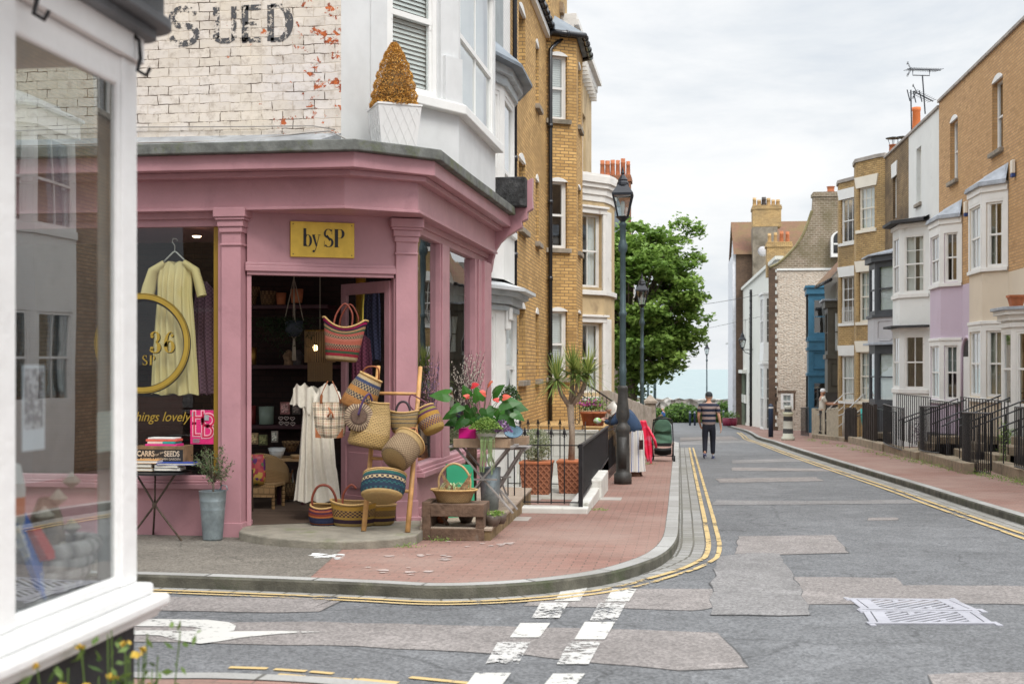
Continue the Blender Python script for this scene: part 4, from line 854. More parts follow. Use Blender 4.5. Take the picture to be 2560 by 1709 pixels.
# ---------- cream stucco house with bow ----------
CREAM=M('cream_stucco',(.50,.38,.22),rough=.85,var=.12,vs=1.5,bump=.2,bs=30,dirt=(.30,.22,.13),dscale=1.0,damt=.56)
OLDW=M('flaking_white_paint',(.70,.69,.66),rough=.6,var=.06,vs=3,bump=.3,bs=20,dirt=(.36,.30,.24),dscale=5,damt=.62)
ch=thing('bow_fronted_house','cream stucco house with a white framed bow front beyond the yellow bay','house',(-4.5,35.5,-.9))
FCH=Fr((-2.85,32.1),(-2.7,39)); mb=MB(); wall(mb,FCH,0,FCH.L,-1.5,10.3,[(1.2,2.2,6.95,9.0),(4,5,6.95,9.0)],rev=.15); wall(mb,Fr((-9,32.1),(-2.85,32.1)),0,6.15,8,12.0); wall(mb,Fr((-2.7,39),(-9,39)),0,6.3,-1.5,11); mb.build('wall',CREAM,ch,fixn=False)
for o_ in ((1.2,2.2,6.95,9.0),(4,5,6.95,9.0)): sash(ch,FCH,o_,OLDW,bars=0,d=-.1)
for o,a,b in ((.08,10.0,10.15),(.2,10.15,10.35),(.32,10.35,10.5),(.26,10.5,10.65)): band(ch,[(-2.85,31.9),(-2.7,39)],o,a,b,OLDW,'cornice',inn=.3)
mb=MB()
for k in range(14): 
    y=32.2+k*.5; mb=MB(); mb.box(-2.8,-2.52,y,y+.1,9.85,10.14); mb.build('cornice_bracket',OLDW,ch)
mb=MB(); mb.hexa([(-9,31.6,10.6),(-2.9,31.6,10.6),(-2.9,32.4,10.6),(-9,32.4,10.6),(-9,31.6,13.2),(-2.9,31.6,10.85),(-2.9,32.4,10.85),(-9,32.4,13.2)]); mb.box(-9,-2.9,32.4,39,10.6,10.7); mb.build('parapet_gable',M('pebbly_stone',(.27,.20,.13),rough=.9,var=.3,vs=8,bump=.6,bs=25),ch)
bw_=[(-2.85,32.15),(-2.45,32.35),(-2.02,32.9),(-1.82,33.5),(-1.74,34.2),(-1.78,34.9),(-2.0,35.6),(-2.8,36.1)]
f1=Fr(bw_[1],bw_[2]); f01=[(-2.62,32.25),(-1.95,33.02)]
bow=[(-2.85,32.15),f01[0],f01[1],(-1.82,33.5),(-1.74,34.2),(-1.78,34.9),(-2.0,35.6),(-2.8,36.1)]
baywall(ch,bow,-1.5,6.2,CREAM,[(1,.10,.10,3.7,5.85-.25,dict(bars=1,inner='curtain',d=-.12)),(1,.10,.10,.95,2.75,dict(bars=1,inner='curtain',d=-.12)),(4,.06,.06,3.7,5.6,dict(bars=0,d=-.1)),(4,.06,.06,.95,2.75,dict(bars=0,d=-.1))],fm=OLDW,rev=.15)
for o,a,b in ((.03,5.95,6.12),(.07,6.12,6.3),(.13,6.3,6.42),(.18,6.42,6.6),(.15,6.6,6.66),(.07,3.5,3.62)): band(ch,bow,o,a,b,OLDW,'bow_cornice')
for zz0,zz1 in ((3.62,5.62),(.85,2.78)):
    f=Fr(*f01); mb=MB(); mb.fb(f,f.L-.095,f.L+.02,0,.06,zz0,zz1); mb.fb(f,-.1,.095,0,.06,zz0,zz1); mb.fb(f,-.12,f.L+.05,0,.07,zz1,zz1+.14); mb.fb(f,-.15,f.L+.09,0,.12,zz1+.14,zz1+.2); mb.fb(f,-.12,f.L+.05,0,.08,zz0-.12,zz0); mb.build('architrave',OLDW,ch,bevel=.01)
    f=Fr(bow[2],bow[3]); mb=MB(); mb.fb(f,.02,f.L-.02,0,.05,zz0,zz1+.1); mb.build('architrave',OLDW,ch,bevel=.01)
# ---------- corner house across the lane, mostly behind the tree ----------
fh=thing('lane_corner_house','dark roofed house half hidden by the big green tree, red pots on its chimney','house',(-5.5,58,-1.5))
mb=MB(); mb.box(-10,-2.3,56,66,-2,7.6); mb.build('wall',M('drab_render',(.42,.36,.30),dirt=(.3,.26,.2)),fh)
mb=MB(); prof=[(0,0),(.15,1.0),(.5,1.75),(1.1,2.2),(7.6,2.3)]
for (a,b),(c,d) in zip(prof,prof[1:]): mb.quad((-2.3-a,56,7.6+b),(-2.3-a,66,7.6+b),(-2.3-c,66,7.6+d),(-2.3-c,56,7.6+d))
mb.add([(-2.3-a,56,7.6+b) for a,b in prof]+[(-9.9,56,7.6)],[tuple(range(6))]); mb.build('roof',SLATE,fh,fixn=False)
chimney(fh,AY(1498,57)-.0,AY(1576,57),57,57.9,7.6,10.35,brick('chimney_red_brick',(.35,.14,.07),(.25,.10,.05),(.18,.12,.09)),6,TERR,ph=.75,pr=.115)
# ---------- boundary of the front garden ----------
PLW=M('white_washed_plinth',(.58,.57,.53),rough=.85,var=.08,vs=3,bump=.3,bs=20,dirt=(.30,.29,.24),dscale=2.2,damt=.58)
def zpl(y,o): return G(y)+.1+o
pw=thing('plinth_wall','low white washed kerb wall stepping down beside the brick pavement, under black railings','low wall',(-1.2,18,-.4))
c0=W(1469,1285,.1); XP=c0.x
mb=MB()
mb.box(XP-1.9,XP,c0.y,c0.y+.28,-1,G(16.3)+.1+.085)
mb.box(XP-.26,XP+.0,c0.y+.28,c0.y+2.4,-1,G(17)+.1+.14)
mb.box(XP-.30,XP+.03,c0.y+2.4,c0.y+4.2,-1.2,G(19)+.1+.30)
mb.build('wall',PLW,pw,bevel=.02)
mb=MB(); mb.box(-3.05,XP-.28,c0.y+.3,22.6,-1.2,G(19)+.12); mb.build('paved_garden_floor',M('pale_paving',(.42,.41,.37),dirt=(.26,.25,.2),bump=.3,var=.1),pw)
yw=thing('garden_wall','white rendered wall with block joints behind the two terracotta planters','garden wall',(-2.2,22.7,-.5))
WW=brick('white_block_wall',(.56,.55,.51),(.52,.51,.47),(.40,.39,.35),bw=.9,bh=.42,ms=.008,stain=(.42,.39,.31),samt=.6,soft=.5)
mb=MB(); mb.box(-3.05,XP-.3,22.6,22.8,-1.2,.42); mb.box(-3.05,XP-.28,22.57,22.83,.42,.47); mb.build('wall',WW,yw)
def fleur(mb,c,s=1.0):
    mb.lathe([(0.001,-.005),(.009*s,0),(.014*s,.015),(.008*s,.03),(.022*s,.055),(.019*s,.075),(.003,.135*s)],8,Matrix.Translation(c),1,.45)
    for sg_ in (-1,1): mb.tube([c+Vector((0,0,.03)),c+Vector((sg_*.03*s,0,.05)),c+Vector((sg_*.028*s,0,.02))],.006*s,5)
# front railing facing the camera
fr_=thing('front_railing','black iron front railing with spear finials on the near edge of the garden','railing',(-1.8,16.3,-.3))
yR=c0.y+.14; zb=G(16.3)+.1+.12; zt=ZD(1113,-1.3,yR); xs=[AY(p,yR) for p in (1306,1340,1376,1412)]
mb=MB(); x0_,x1_=-3.0,XP-.10
for z_ in (zb+.02,zt): mb.bar((x0_,yR,z_),(x1_,yR,z_),.03,.014)
mb.bar((x1_,yR,zb-.05),(x1_,yR,zt+.02),.055,.055); mb.build('frame',IRON,fr_)
for i,px in enumerate((1270,1286,1312,1345,1378,1411)):
    x=AY(px,yR); mb=MB(); hh=zt+.10; mb.tube([(x,yR,zb),(x,yR,hh)],.009,6); fleur(mb,Vector((x,yR,hh))); mb.build('bar',IRON,fr_,smooth=True)
# rear railing with scrolls
rr_=thing('scrolled_railing','black iron railing with curled scroll ends further back behind the planters','railing',(-2.1,19.9,-.4))
yB=19.9; zt2=ZD(1075,-2,yB); mb=MB(); mb.bar((-3.0,yB,zt2),(XP-.3,yB,zt2),.03,.012); mb.bar((-3.0,yB,-.25),(XP-.3,yB,-.25),.03,.012)
for px in (1300,1320,1345,1372,1400,1434,1463): 
    x=AY(px,yB); hh=zt2+(.06 if px<1434 else .14); mb.tube([(x,yB,-.3),(x,yB,hh)],.009,6)
    if px<1434: fleur(mb,Vector((x,yB,hh)),.9)
for px,s in ((1434,-1),(1434,1),(1302,-1)):
    x=AY(px,yB); q=[Vector((x+s*(.0+.075*(1-math.cos(t)) if t<PI else x),yB,zt2+.14)) for t in ()]
    q=[Vector((x+s*(.05-.05*math.cos(t)*(1-t/9)),yB,zt2+.10+.055*math.sin(t)*(1-t/9)+.03)) for t in [k*.35 for k in range(16)]]
    mb.tube(q,.007,5)
mb.build('bars',IRON,rr_,smooth=True)
# flat bar railing along the pavement
sr=thing('pavement_railing','long black flat bar railing running up the pavement from the near corner post','railing',(XP-.1,19,-.4))
mb=MB(); xr=XP-.12; ya,yb=yR+.0,c0.y+6.8
zr=lambda y:zt-.02+(y-ya)*(-.006)
mb.bar((xr,ya,zr(ya)),(xr,yb,zr(yb)),.045,.03); mb.bar((xr,ya,zb+.03),(xr,yb,G(yb)+.5),.03,.03); mb.build('rails',IRON,sr)
mb=MB(); n=44
for k in range(n+1):
    y=ya+(yb-ya)*k/n; mb.box(xr-.006,xr+.006,y-.018,y+.018,zb+.03+(G(yb)+.5-zb-.03)*k/n,zr(y))
mb.build('bars',IRON,sr)
# garden gate rail further up, towards the steps
g2=thing('gate_railing','short spiked black railing and handrail by the cream house steps','railing',(-2,28,-.6))
mb=MB(); 
for k in range(22):
    y=23.2+k*.40; x=-1.28; zt3=G(y)+1.15; mb.tube([(x,y,G(y)),(x,y,zt3)],.009,5); fleur(mb,Vector((x,y,zt3)),.8)
mb.bar((-1.28,23,G(23)+1.0),(-1.28,32,G(32)+1.0),.03,.014); mb.build('bars',IRON,g2)
mb=MB()
pts=[(-2.35,25.0,ZD(922,-2.35,25)),(-2.1,25.6,1.42),(-1.45,29.5,.75),(-1.25,31.5,.25)]
mb.tube(pts,.02,8); 
for t in range(12):
    p=Vector(pts[1]).lerp(Vector(pts[2]),t/11); mb.tube([p,(p.x,p.y,G(p.y)+.3)],.008,5)
mb.tube([(-2.1,25.6,1.12),(-1.45,29.5,.45)],.012,6); mb.build('handrail',IRON,g2,smooth=True)
# steps and stone pier of the cream house
stp_=thing('stone_steps','brick sided stone steps rising to the cream house door, flower pots on top','steps',(-2.2,27,-.6))
mb=MB()
for k in range(4): mb.box(-3.0,-1.45,25.5+k*.0,31-k*.9,-1.2,-.45+k*.28)
mb.box(-3.0,-1.9,24.6,25.45,-1.2,.45)
mb.build('steps',YBR,stp_)
pier=thing('stone_pier','weathered stone gate pier with a pointed cap near the parked green pushchair','gate pier',(-1.0,38.5,-.9))
yP=37.; xa,xb=AY(1612,yP),AY(1640,yP); xc=(xa+xb)/2; w_=(xb-xa)/2*.95; zt4=ZD(1008,xc,yP); 
PST=M('pier_stone',(.36,.31,.26),rough=.9,var=.2,vs=5,bump=.5,dirt=(.2,.17,.13),dscale=3,damt=.52)
mb=MB(); mb.box(xc-w_,xc+w_,yP-w_,yP+w_,-1.5,zt4); mb.build('shaft',PST,pier,bevel=.02)
mb=MB(); mb.box(xc-w_-.05,xc+w_+.05,yP-w_-.05,yP+w_+.05,zt4,zt4+.08); a_=w_+.03; mb.add([(xc-a_,yP-a_,zt4+.08),(xc+a_,yP-a_,zt4+.08),(xc+a_,yP+a_,zt4+.08),(xc-a_,yP+a_,zt4+.08),(xc,yP,zt4+.27)],[(0,1,4),(1,2,4),(2,3,4),(3,0,4),(0,3,2,1)]); mb.build('cap',PST,pier,bevel=.01)
sw=thing('sloping_wall','stone capped wall sloping down behind the spiked railing towards the pier','garden wall',(-1.7,35.,-.9))
mb=MB(); mb.hexa([(-2.0,32.,-1.6),(-1.75,32.,-1.6),(xc+.05,yP-w_,-1.6),(xc-.15,yP-w_,-1.6),(-2.0,32.,ZD(975,-1.9,32)),(-1.75,32.,ZD(975,-1.9,32)),(xc+.05,yP-w_,zt4-.12),(xc-.15,yP-w_,zt4-.12)]); mb.build('wall',PST,sw,bevel=.02)
# ================= terrace on the right =================
def XR(y,off=0): return 8.17-off-.012*y
def YR2(px,off=0): kx,ky=ray(px); return (8.17-off)/(kx+.012*ky)*ky
def FRR(y1,y0,off=0): return Fr((XR(y1,off),y1),(XR(y0,off),y0))     # from far to near, facing the street
OBR=brick('orange_stock_brick',(.60,.37,.18),(.47,.28,.13),(.30,.21,.13),stain=(.46,.28,.13),samt=.6,c3=(.24,.14,.07))
DKB=brick('sooty_yellow_brick',(.36,.25,.13),(.27,.18,.095),(.10,.075,.05),stain=(.07,.05,.035),samt=.5,c3=(.10,.075,.05))
YB2=brick('weathered_yellow_brick',(.56,.38,.17),(.43,.28,.12),(.16,.12,.075),stain=(.19,.145,.09),samt=.58,c3=(.16,.11,.06))
LILAC=M('lilac_render',(.52,.43,.52),rough=.75,var=.03,vs=1,bump=.06,dirt=(.48,.39,.46),dscale=.6,damt=.6)
CRM=M('cream_render',(.62,.54,.43),rough=.75,var=.04,vs=1,bump=.06,dirt=(.50,.43,.34),dscale=.7,damt=.58)
WREN=M('white_render_weathered',(.68,.69,.67),rough=.75,var=.04,vs=1,bump=.12,dirt=(.50,.50,.46),dscale=1.1,damt=.6)
DGREY=M('charcoal_paint',(.055,.058,.065),rough=.5,var=.1,bump=.04); MGREY=M('mid_grey_paint',(.42,.41,.42),rough=.6,var=.05,bump=.04)
OLIVE=M('dark_olive_paint',(.075,.068,.052),rough=.5,var=.1,bump=.04); BLUE=M('teal_blue_paint',(.035,.13,.21),rough=.45,var=.1,bump=.05)
CRW=M('cream_gloss',(.72,.67,.57),rough=.55,var=.04,bump=.04)
LEAD2=M('grey_lead',(.33,.36,.40),rough=.5,var=.2,vs=4,bump=.3,bs=10)
COPE=M('coping_stone',(.33,.30,.27),rough=.9,var=.2,vs=3,bump=.3)
def body(parent,y0,y1,zt,mat,off=0,z0=-2.5,depth=6,roofm=None,sides=True):
    mb=MB(); xa,xb=XR(y0,off),XR(y1,off); X=xa+depth
    if sides: mb.quad((xa,y0,z0),(X,y0,z0),(X,y0,zt),(xa,y0,zt)); mb.quad((xb,y1,z0),(X,y1,z0),(X,y1,zt),(xb,y1,zt))
    mb.quad((X,y0,z0),(X,y1,z0),(X,y1,zt),(X,y0,zt)); mb.quad((xa,y0,zt-.4),(X,y0,zt-.4),(X,y1,zt-.4),(xb,y1,zt-.4)); return mb.build('side_walls',mat,parent,fixn=False)
def parapet(parent,y0,y1,z0,z1=None,mat=None,off=0):
    z1=z0 if z1 is None else z1; mb=MB(); a,b=XR(y1,off),XR(y0,off)
    mb.hexa([(a-.06,y1,z1),(a+.25,y1,z1),(b+.25,y0,z0),(b-.06,y0,z0),(a-.06,y1,z1+.09),(a+.25,y1,z1+.09),(b+.25,y0,z0+.09),(b-.06,y0,z0+.09)]); mb.build('coping',mat or COPE,parent,bevel=.01)
def rbay(yn,yc,yf,off,cl=.5):      # near end on wall, corner of near cant, far corner -> plan walked far to near
    return [(XR(yf+cl),yf+cl),(XR(yf,off),yf),(XR(yc,off),yc),(XR(yn),yn)]
def clip(ops): return ops
# near houses: only their edge is in the picture, the rest is seen in the reflections
nh=thing('brown_terrace_house','brown brick terrace house with white bays, only its edge showing at the right margin','house',(9,20,-.6))
f=FRR(27.6,13,0); mb=MB(); wall(mb,f,0,f.L,-2,9.4,[(3,4,6.8,8.6),(8,9,6.8,8.6),(12.3,13.3,6.8,8.6)]); mb.build('wall',BRN,nh,fixn=False); body(nh,13,27.6,9.4,BRN)
for a in (3,8,12.3): sash(nh,f,(a,a+1,6.8,8.6),WHITE,bars=1,sill=.08)
for (yn,yc,yf) in ((24.9,25.4,26.8),(19.9,20.4,21.8),(14.2,14.7,16)):
    b=rbay(yn,yc,yf,.5); baywall(nh,b,-2,6.1,WHITE,[(s,.1,.1,z0,z1,dict(bars=1)) for s in (0,1,2) for z0,z1 in ((1.0,2.6),(4.1,5.7))],fm=WHITE); band(nh,b,.08,5.8,6.1,WHITE,'bay_cornice'); bayroof(nh,b,.15,6.1,6.5,LEAD2); band(nh,b,.03,3.95,4.1,WHITE,'bay_sill')
ob=thing('flat_bay_house','white ground floor bay with a flat lead roof under orange brick at the right margin','house',(9,28.5,-.7))
f=FRR(29.9,27.6); mb=MB(); wall(mb,f,0,f.L,3.9,9.5,[(.8,1.7,6.9,8.6)]); mb.build('wall',OBR,ob,fixn=False); mb=MB(); wall(mb,f,0,f.L,-2,3.9); mb.build('lower_wall',CRM,ob,fixn=False); sash(ob,f,(.8,1.7,6.9,8.6),WHITE,sill=.08,arch=.12); parapet(ob,27.6,29.9,9.5); body(ob,27.6,29.9,9.5,OBR)
yc=YR2(2530,.5); b=[(XR(yc+1.6),yc+1.6),(XR(yc+1.1,.5),yc+1.1),(XR(yc,.5),yc),(XR(yc-.4,.5),yc-.4),(XR(yc-1.0),yc-1.0)]
b=rbay(yc-.6,yc,yc+.9,.5,.4)
baywall(ob,b,-2,2.75,WHITE,[(1,.1,.1,.75,2.4,dict(bars=0)),(2,.1,.1,.75,2.4,dict(bars=1)),(0,.1,.1,.75,2.4,dict(bars=0))])
for o,a,c in ((.04,2.5,2.6),(.08,2.65,2.78),(.16,2.78,2.88)): band(ob,b,o,a,c,WHITE,'bay_cornice')
band(ob,b,.22,2.88,2.95,LEAD2,'bay_roof',inn=.6)
# cream house and lilac house share the orange brick upper wall
def hs(nm,lab,y0,y1,brk,low,zs,win,bay,bw,lv,cap,low_top=3.88,zt=(9.5,9.5),frame=WHITE,winkw=None):
    t=thing(nm,lab,'house',(XR((y0+y1)/2)+.8,(y0+y1)/2,G((y0+y1)/2)+.1)); f=FRR(y1,y0); mb=MB()
    ops=[(y1-b_,y1-a_,c,d) for a_,b_,c,d in win]; wall(mb,f,0,f.L,low_top,zt[0],ops,rev=.2); mb.build('wall',brk,t,fixn=False)
    mb=MB(); wall(mb,f,0,f.L,-2.5,low_top); mb.build('lower_wall',low,t,fixn=False)
    for op in ops: sash(t,f,op,frame,**(winkw or dict(bars=0,sill=.1,arch=.14,d=-.15)))
    parapet(t,y0,y1,zt[0]); body(t,y0,y1,zt[0],brk); return t
crh=hs('cream_house','orange brick house whose bay is painted cream below the first floor windows','x' and 29.9,34.3,OBR,CRM,0,[(YR2(2507),YR2(2507)+1.0,6.95,8.7)],0,0,0,0)
b=rbay(31.16,31.7,33.0,.47); KWc=dict(bars=1,fw=.055,inner='curtain',imat=M('olive_curtain',(.30,.29,.22)))
baywall(crh,b,-2.5,6.0,CRM,[(0,.1,.08,4.03,5.6,dict(bars=1)),(1,.12,.14,4.03,5.6,dict(bars=1,inner='net')),(2,.13,.12,4.03,5.6,KWc),(0,.1,.08,.9,2.5,dict(bars=1)),(1,.12,.14,.9,2.5,dict(bars=1,inner='net')),(2,.13,.12,.9,2.5,dict(bars=1,inner='blind',imat=M('olive_blind',(.36,.35,.28))))])
for lo,hi in ((3.93,6.0),(.78,2.72)):
    for s_ in range(3):
        f=Fr(b[s_],b[s_+1]); mb=MB(); w0=.10 if s_!=2 else .13; 
        wz=(4.03,5.6) if lo>3 else (.9,2.5)
        mb.fb(f,-.0,w0-.01,0,.025,lo,hi); mb.fb(f,f.L-w0+.0,f.L,0,.025,lo,hi); mb.fb(f,w0-.01,f.L-w0,0,.025,wz[1],hi); mb.fb(f,w0-.01,f.L-w0,0,.03,wz[1]+.06,wz[1]+.1); mb.build('bay_surround',WHITE,crh)
band(crh,b,.06,3.93,4.02,WHITE,'bay_sill'); band(crh,b,.05,2.66,2.74,WHITE,'bay_cornice'); band(crh,b,.05,.76,.86,WHITE,'bay_sill'); band(crh,b,.06,5.85,6.0,WHITE,'bay_cornice'); band(crh,b,.12,6.0,6.06,LEAD2,'bay_roof'); bayroof(crh,b,.1,6.06,6.5,LEAD2)
lih=hs('lilac_house','orange brick house with a lilac painted bay next to the cream one','x' and 34.3,38.75,OBR,LILAC,0,[(36.35,37.3,6.9,8.62)],0,0,0,0)
b=rbay(35.8,36.3,37.7,.47)
baywall(lih,b,-2.5,5.75,LILAC,[(0,.1,.08,3.98,5.35,dict(bars=1)),(1,.14,.14,3.98,5.35,dict(bars=1)),(2,.13,.12,3.98,5.35,dict(bars=1)),(0,.1,.08,.72,2.22,dict(bars=1)),(1,.14,.14,.72,2.22,dict(bars=1,inner='net')),(2,.13,.12,.72,2.22,dict(bars=1,inner='half',imat=M('grey_curtain',(.3,.33,.31))))])
for lo,hi,wt in ((3.88,5.75,5.35),(.62,2.42,2.22)):
    for s_ in range(3):
        f=Fr(b[s_],b[s_+1]); mb=MB(); w0=.12; mb.fb(f,0,w0-.0,0,.025,lo,hi); mb.fb(f,f.L-w0,f.L,0,.025,lo,hi); mb.fb(f,w0,f.L-w0,0,.025,wt,hi); mb.build('bay_surround',WHITE,lih)
band(lih,b,.06,3.86,3.96,WHITE,'bay_sill'); band(lih,b,.05,2.36,2.44,WHITE,'bay_cornice'); band(lih,b,.05,.6,.7,WHITE,'bay_sill'); band(lih,b,.06,5.6,5.75,WHITE,'bay_cornice'); band(lih,b,.12,5.75,5.81,LEAD2,'bay_roof'); bayroof(lih,b,.1,5.81,6.25,LEAD2)
# arched doorways between
for t,ya,mt in ((lih,34.6,LILAC),(crh,29.95,CRM)):
    f=FRR(ya+1.05,ya); mb=MB(); n=10
    pts=[(0,.0),(0,1.9)]+[(.5-.5*math.cos(PI*k/n),1.9+.45*math.sin(PI*k/n)) for k in range(n+1)]+[(1.0,0)]
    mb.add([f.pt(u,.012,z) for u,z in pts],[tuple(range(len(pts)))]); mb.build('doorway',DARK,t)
    mb=MB(); ring_=[(.5-.58*math.cos(PI*k/14),1.9+.53*math.sin(PI*k/14)) for k in range(15)]; mb.tube([f.pt(-.08,.02,0)]+[f.pt(u,.02,z) for u,z in ring_]+[f.pt(1.08,.02,0)],.05,6); mb.build('door_moulding',mt,t,smooth=True)
    mb=MB(); mb.fb(f,.1,.9,-.02,.03,.0,1.9); mb.build('door',OLIVE if t is crh else WHITE,t)
# narrow white house
w2=thing('narrow_white_house','narrow white rendered house with flaking paint and a flat roofed bay','house',(8.2,41,-.9)); f=FRR(43.4,38.75); mb=MB(); yw_=YR2(2305); op=(43.4-YR2(2291),43.4-yw_,6.9,8.75); op=(op[0],op[0]+.75,6.9,8.7)
wall(mb,f,0,f.L,-2.5,9.35,[op],rev=.2); mb.build('wall',WREN,w2,fixn=False); sash(w2,f,op,WHITE,bars=0,d=-.15,sill=.08,inner='blind'); parapet(w2,38.75,43.4,9.35); body(w2,38.75,43.4,9.35,WREN)
b=rbay(40.1,40.9,42.1,.75); BL=M('black_bitumen_edge',(.04,.04,.042),rough=.7,var=.3,bump=.4)
baywall(w2,b,-2.5,6.15,WREN,[(1,.1,.1,3.95,5.75,dict(bars=1)),(2,.16,.16,3.95,5.75,dict(bars=1,hbars=1,inner='curtain')),(0,.1,.1,3.95,5.75,{}),(1,.1,.1,.95,2.6,dict(bars=1,inner='net')),(2,.18,.18,.95,2.6,dict(bars=1)),(0,.1,.1,.95,2.6,{})],fm=OLDW)
band(w2,b,.05,3.8,3.93,OLDW,'bay_sill'); band(w2,b,.04,.8,.93,OLDW,'bay_sill'); band(w2,b,.06,6.0,6.12,OLDW,'bay_cornice'); bayroof(w2,b,.3,6.15,6.35,BL,th=.09); band(w2,b,.05,2.78,2.86,OLDW,'bay_cornice'); band(w2,b,.28,2.86,2.93,BL,'lower_bay_roof')
# dark brick bow house
bh_=thing('bow_brick_house','sooty brick house with a curved brick bow and a charcoal wooden bay','house',(8,47.5,-1)); f=FRR(47.9,43.4); mb=MB(); op=(47.9-YR2(2232),47.9-YR2(2232)+.7,6.9,8.4)
wall(mb,f,0,f.L,-2.5,9.35,[op],rev=.18); mb.build('wall',DKB,bh_,fixn=False); sash(bh_,f,op,WHITE,bars=0,d=-.12,head=(.5,.08)); parapet(bh_,43.4,47.9,9.35); body(bh_,43.4,51.4,9.35,DKB)
b=rbay(45.3,46.5,47.8,.6,.35)
baywall(bh_,b,2.7,5.6,DGREY,[(1,.15,.12,3.6,5.25,dict(bars=0,inner='blind')),(2,.16,.1,3.6,5.25,dict(bars=0,inner='blind'))],fm=DGREY)
baywall(bh_,b,-2.5,2.5,DGREY,[(1,.15,.12,.4,2.15,dict(bars=0)),(2,.16,.1,.4,2.15,dict(bars=0,inner='blind'))],fm=DGREY,name='lower_bay_wall')
band(bh_,b,.04,2.5,3.4,MGREY,'bay_panel'); band(bh_,b,.1,3.4,3.5,DGREY,'bay_sill'); band(bh_,b,.14,5.4,5.6,DGREY,'bay_cornice'); bayroof(bh_,b,.25,5.62,5.85,LEAD2); band(bh_,b,.2,2.42,2.5,LEAD2,'lower_bay_roof')
f_=Fr(b[2],b[3]); mb=MB(); q=[(.25,2.65),(.35,2.58),(f_.L-.35,2.58),(f_.L-.25,2.65),(f_.L-.25,3.2),(f_.L-.35,3.28),(.35,3.28),(.25,3.2)]; mb.tube([f_.pt(u,.05,z) for u,z in q],.018,5,closed=True); mb.build('panel_moulding',MGREY,bh_)
def bow_(t,pts,z1,brk,lv,frame,seg,lint,cope=True,m=(.14,.12)):
    wins=[]
    for (a,b_,k) in lv: 
        for s in seg: wins.append((s,m[0],m[1],a,b_,dict(k,d=-.1,head=(lint,.1))))
    baywall(t,pts,-2.5,z1,brk,wins,fm=frame,rev=.15,name='bow_wall'); band(t,pts,.06,z1,z1+.14,COPE,'coping',inn=.3)
    for (a,b_,k) in lv: band(t,pts[seg[0]:seg[0]+2],.05,a-.13,a-.01,frame,'bow_sill')
bw1=[(7.55,51.4),(7.0,50.9),(6.82,50.1),(6.78,49.35),(6.98,48.55),(7.6,47.85)]
bw1=[(7.55,51.4),(7.0,50.9),(6.83,50.1),(6.80,49.5),(6.95,48.8),(7.32,48.2),(7.62,47.9)]
bw1=[(7.55,51.4),(7.0,51.0),(6.78,50.2),(6.74,49.3),(7.34,48.25),(7.62,47.95)]
KB=dict(bars=2,hbars=1,inner='net')
bow_(bh_,bw1,9.45,YB2,[(6.85,8.45,KB),(3.35,5.25,KB),(.35,2.2,dict(bars=2,hbars=1,inner='net'))],CRW,[3],.42)
b4=thing('yellow_bow_house','yellow brick bow fronted house with white lintels, furthest of the brick bows','house',(7.6,53.2,-1.3)); body(b4,51.4,55.2,9.2,YB2)
bw2=[(7.5,55.2),(6.95,54.9),(6.65,54.2),(6.60,53.4),(7.18,52.2),(7.55,51.45)]
bow_(b4,bw2,9.25,YB2,[(6.75,8.55,dict(bars=2,hbars=0)),(3.45,5.35,dict(bars=2,hbars=1)),(.25,2.1,dict(bars=2,hbars=0,inner='net'))],WHITE,[3],.42)
mb=MB()
for k in range(9): 
    f=Fr(bw2[3],bw2[4]); u=.3+k*.1; mb.tube([f.pt(u,.03,3.45),f.pt(u,.03,4.1)],.012,5)
mb.build('window_guard',WHITE,b4)
# dark olive bay house and blue bay house: lower, with tiled roofs
TILE=brick('red_brown_tiles',(.23,.115,.075),(.17,.09,.06),(.09,.05,.035),bw=.17,bh=.11,ms=.008,stain=(.16,.13,.05),samt=.55,c3=(.26,.16,.10))
oh=thing('olive_bay_house','small house with a dark olive bay and red tiled roof beside the brick bow','house',(7.4,57,-1.4))
mb=MB(); mb.quad((7.45,55.2,-2),(7.3,60.2,-2),(7.3,60.2,5.6),(7.45,55.2,5.6)); mb.quad((7.3,60.2,-2),(13,60.2,-2),(13,60.2,5.6),(6.75,60.2,5.6)); mb.build('wall',WREN,oh,fixn=False)
mb=MB(); mb.quad((6.45,55.2,5.45),(6.35,60.4,5.45),(9,60.4,8.3),(9,55.2,8.3)); mb.build('roof',TILE,oh,fixn=False); mb=MB(); mb.add([(6.5,60.25,5.6),(13,60.25,5.6),(9,60.25,8.2)],[(0,1,2)]); mb.add([(6.6,55.25,5.5),(9,55.25,5.5),(9,55.25,8.2)],[(0,1,2)]); mb.build('gable_boards',WREN,oh,fixn=False); gutter(oh,[(6.4,60.4,5.4),(6.5,55.3,5.4)])
ob_=[(6.8,59.9),(6.15,59.8),(6.2,57.4),(6.95,57.2)]; ob_=[(7.3,60.0),(AY(2062,59.6),59.6),(AY(2069,57.6),57.6),(7.5,57.5)]
baywall(oh,ob_,.5,4.6,OLIVE,[(1,.2,.2,2.3,4.1,dict(bars=0)),(2,.25,.1,2.3,4.1,dict(bars=0,inner='net'))],fm=OLIVE); band(oh,ob_,.12,4.3,4.6,OLIVE,'bay_cornice'); band(oh,ob_,.25,4.6,4.68,LEAD2,'bay_roof',inn=.5); band(oh,ob_,.08,2.0,2.2,OLIVE,'bay_sill')
f=Fr(ob_[2],ob_[3]); mb=MB(); mb.tube([f.pt(u,.03,z) for u,z in ((.15,.8),(.7,.8),(.7,1.8),(.15,1.8))],.03,5,closed=True); mb.build('panel_moulding',OLIVE,oh)
mb=MB(); mb.fb(f,-.1,.9,-.3,-.02,-1.9,.5); mb.build('door',M('dark_door_paint',(.05,.045,.04)),oh)
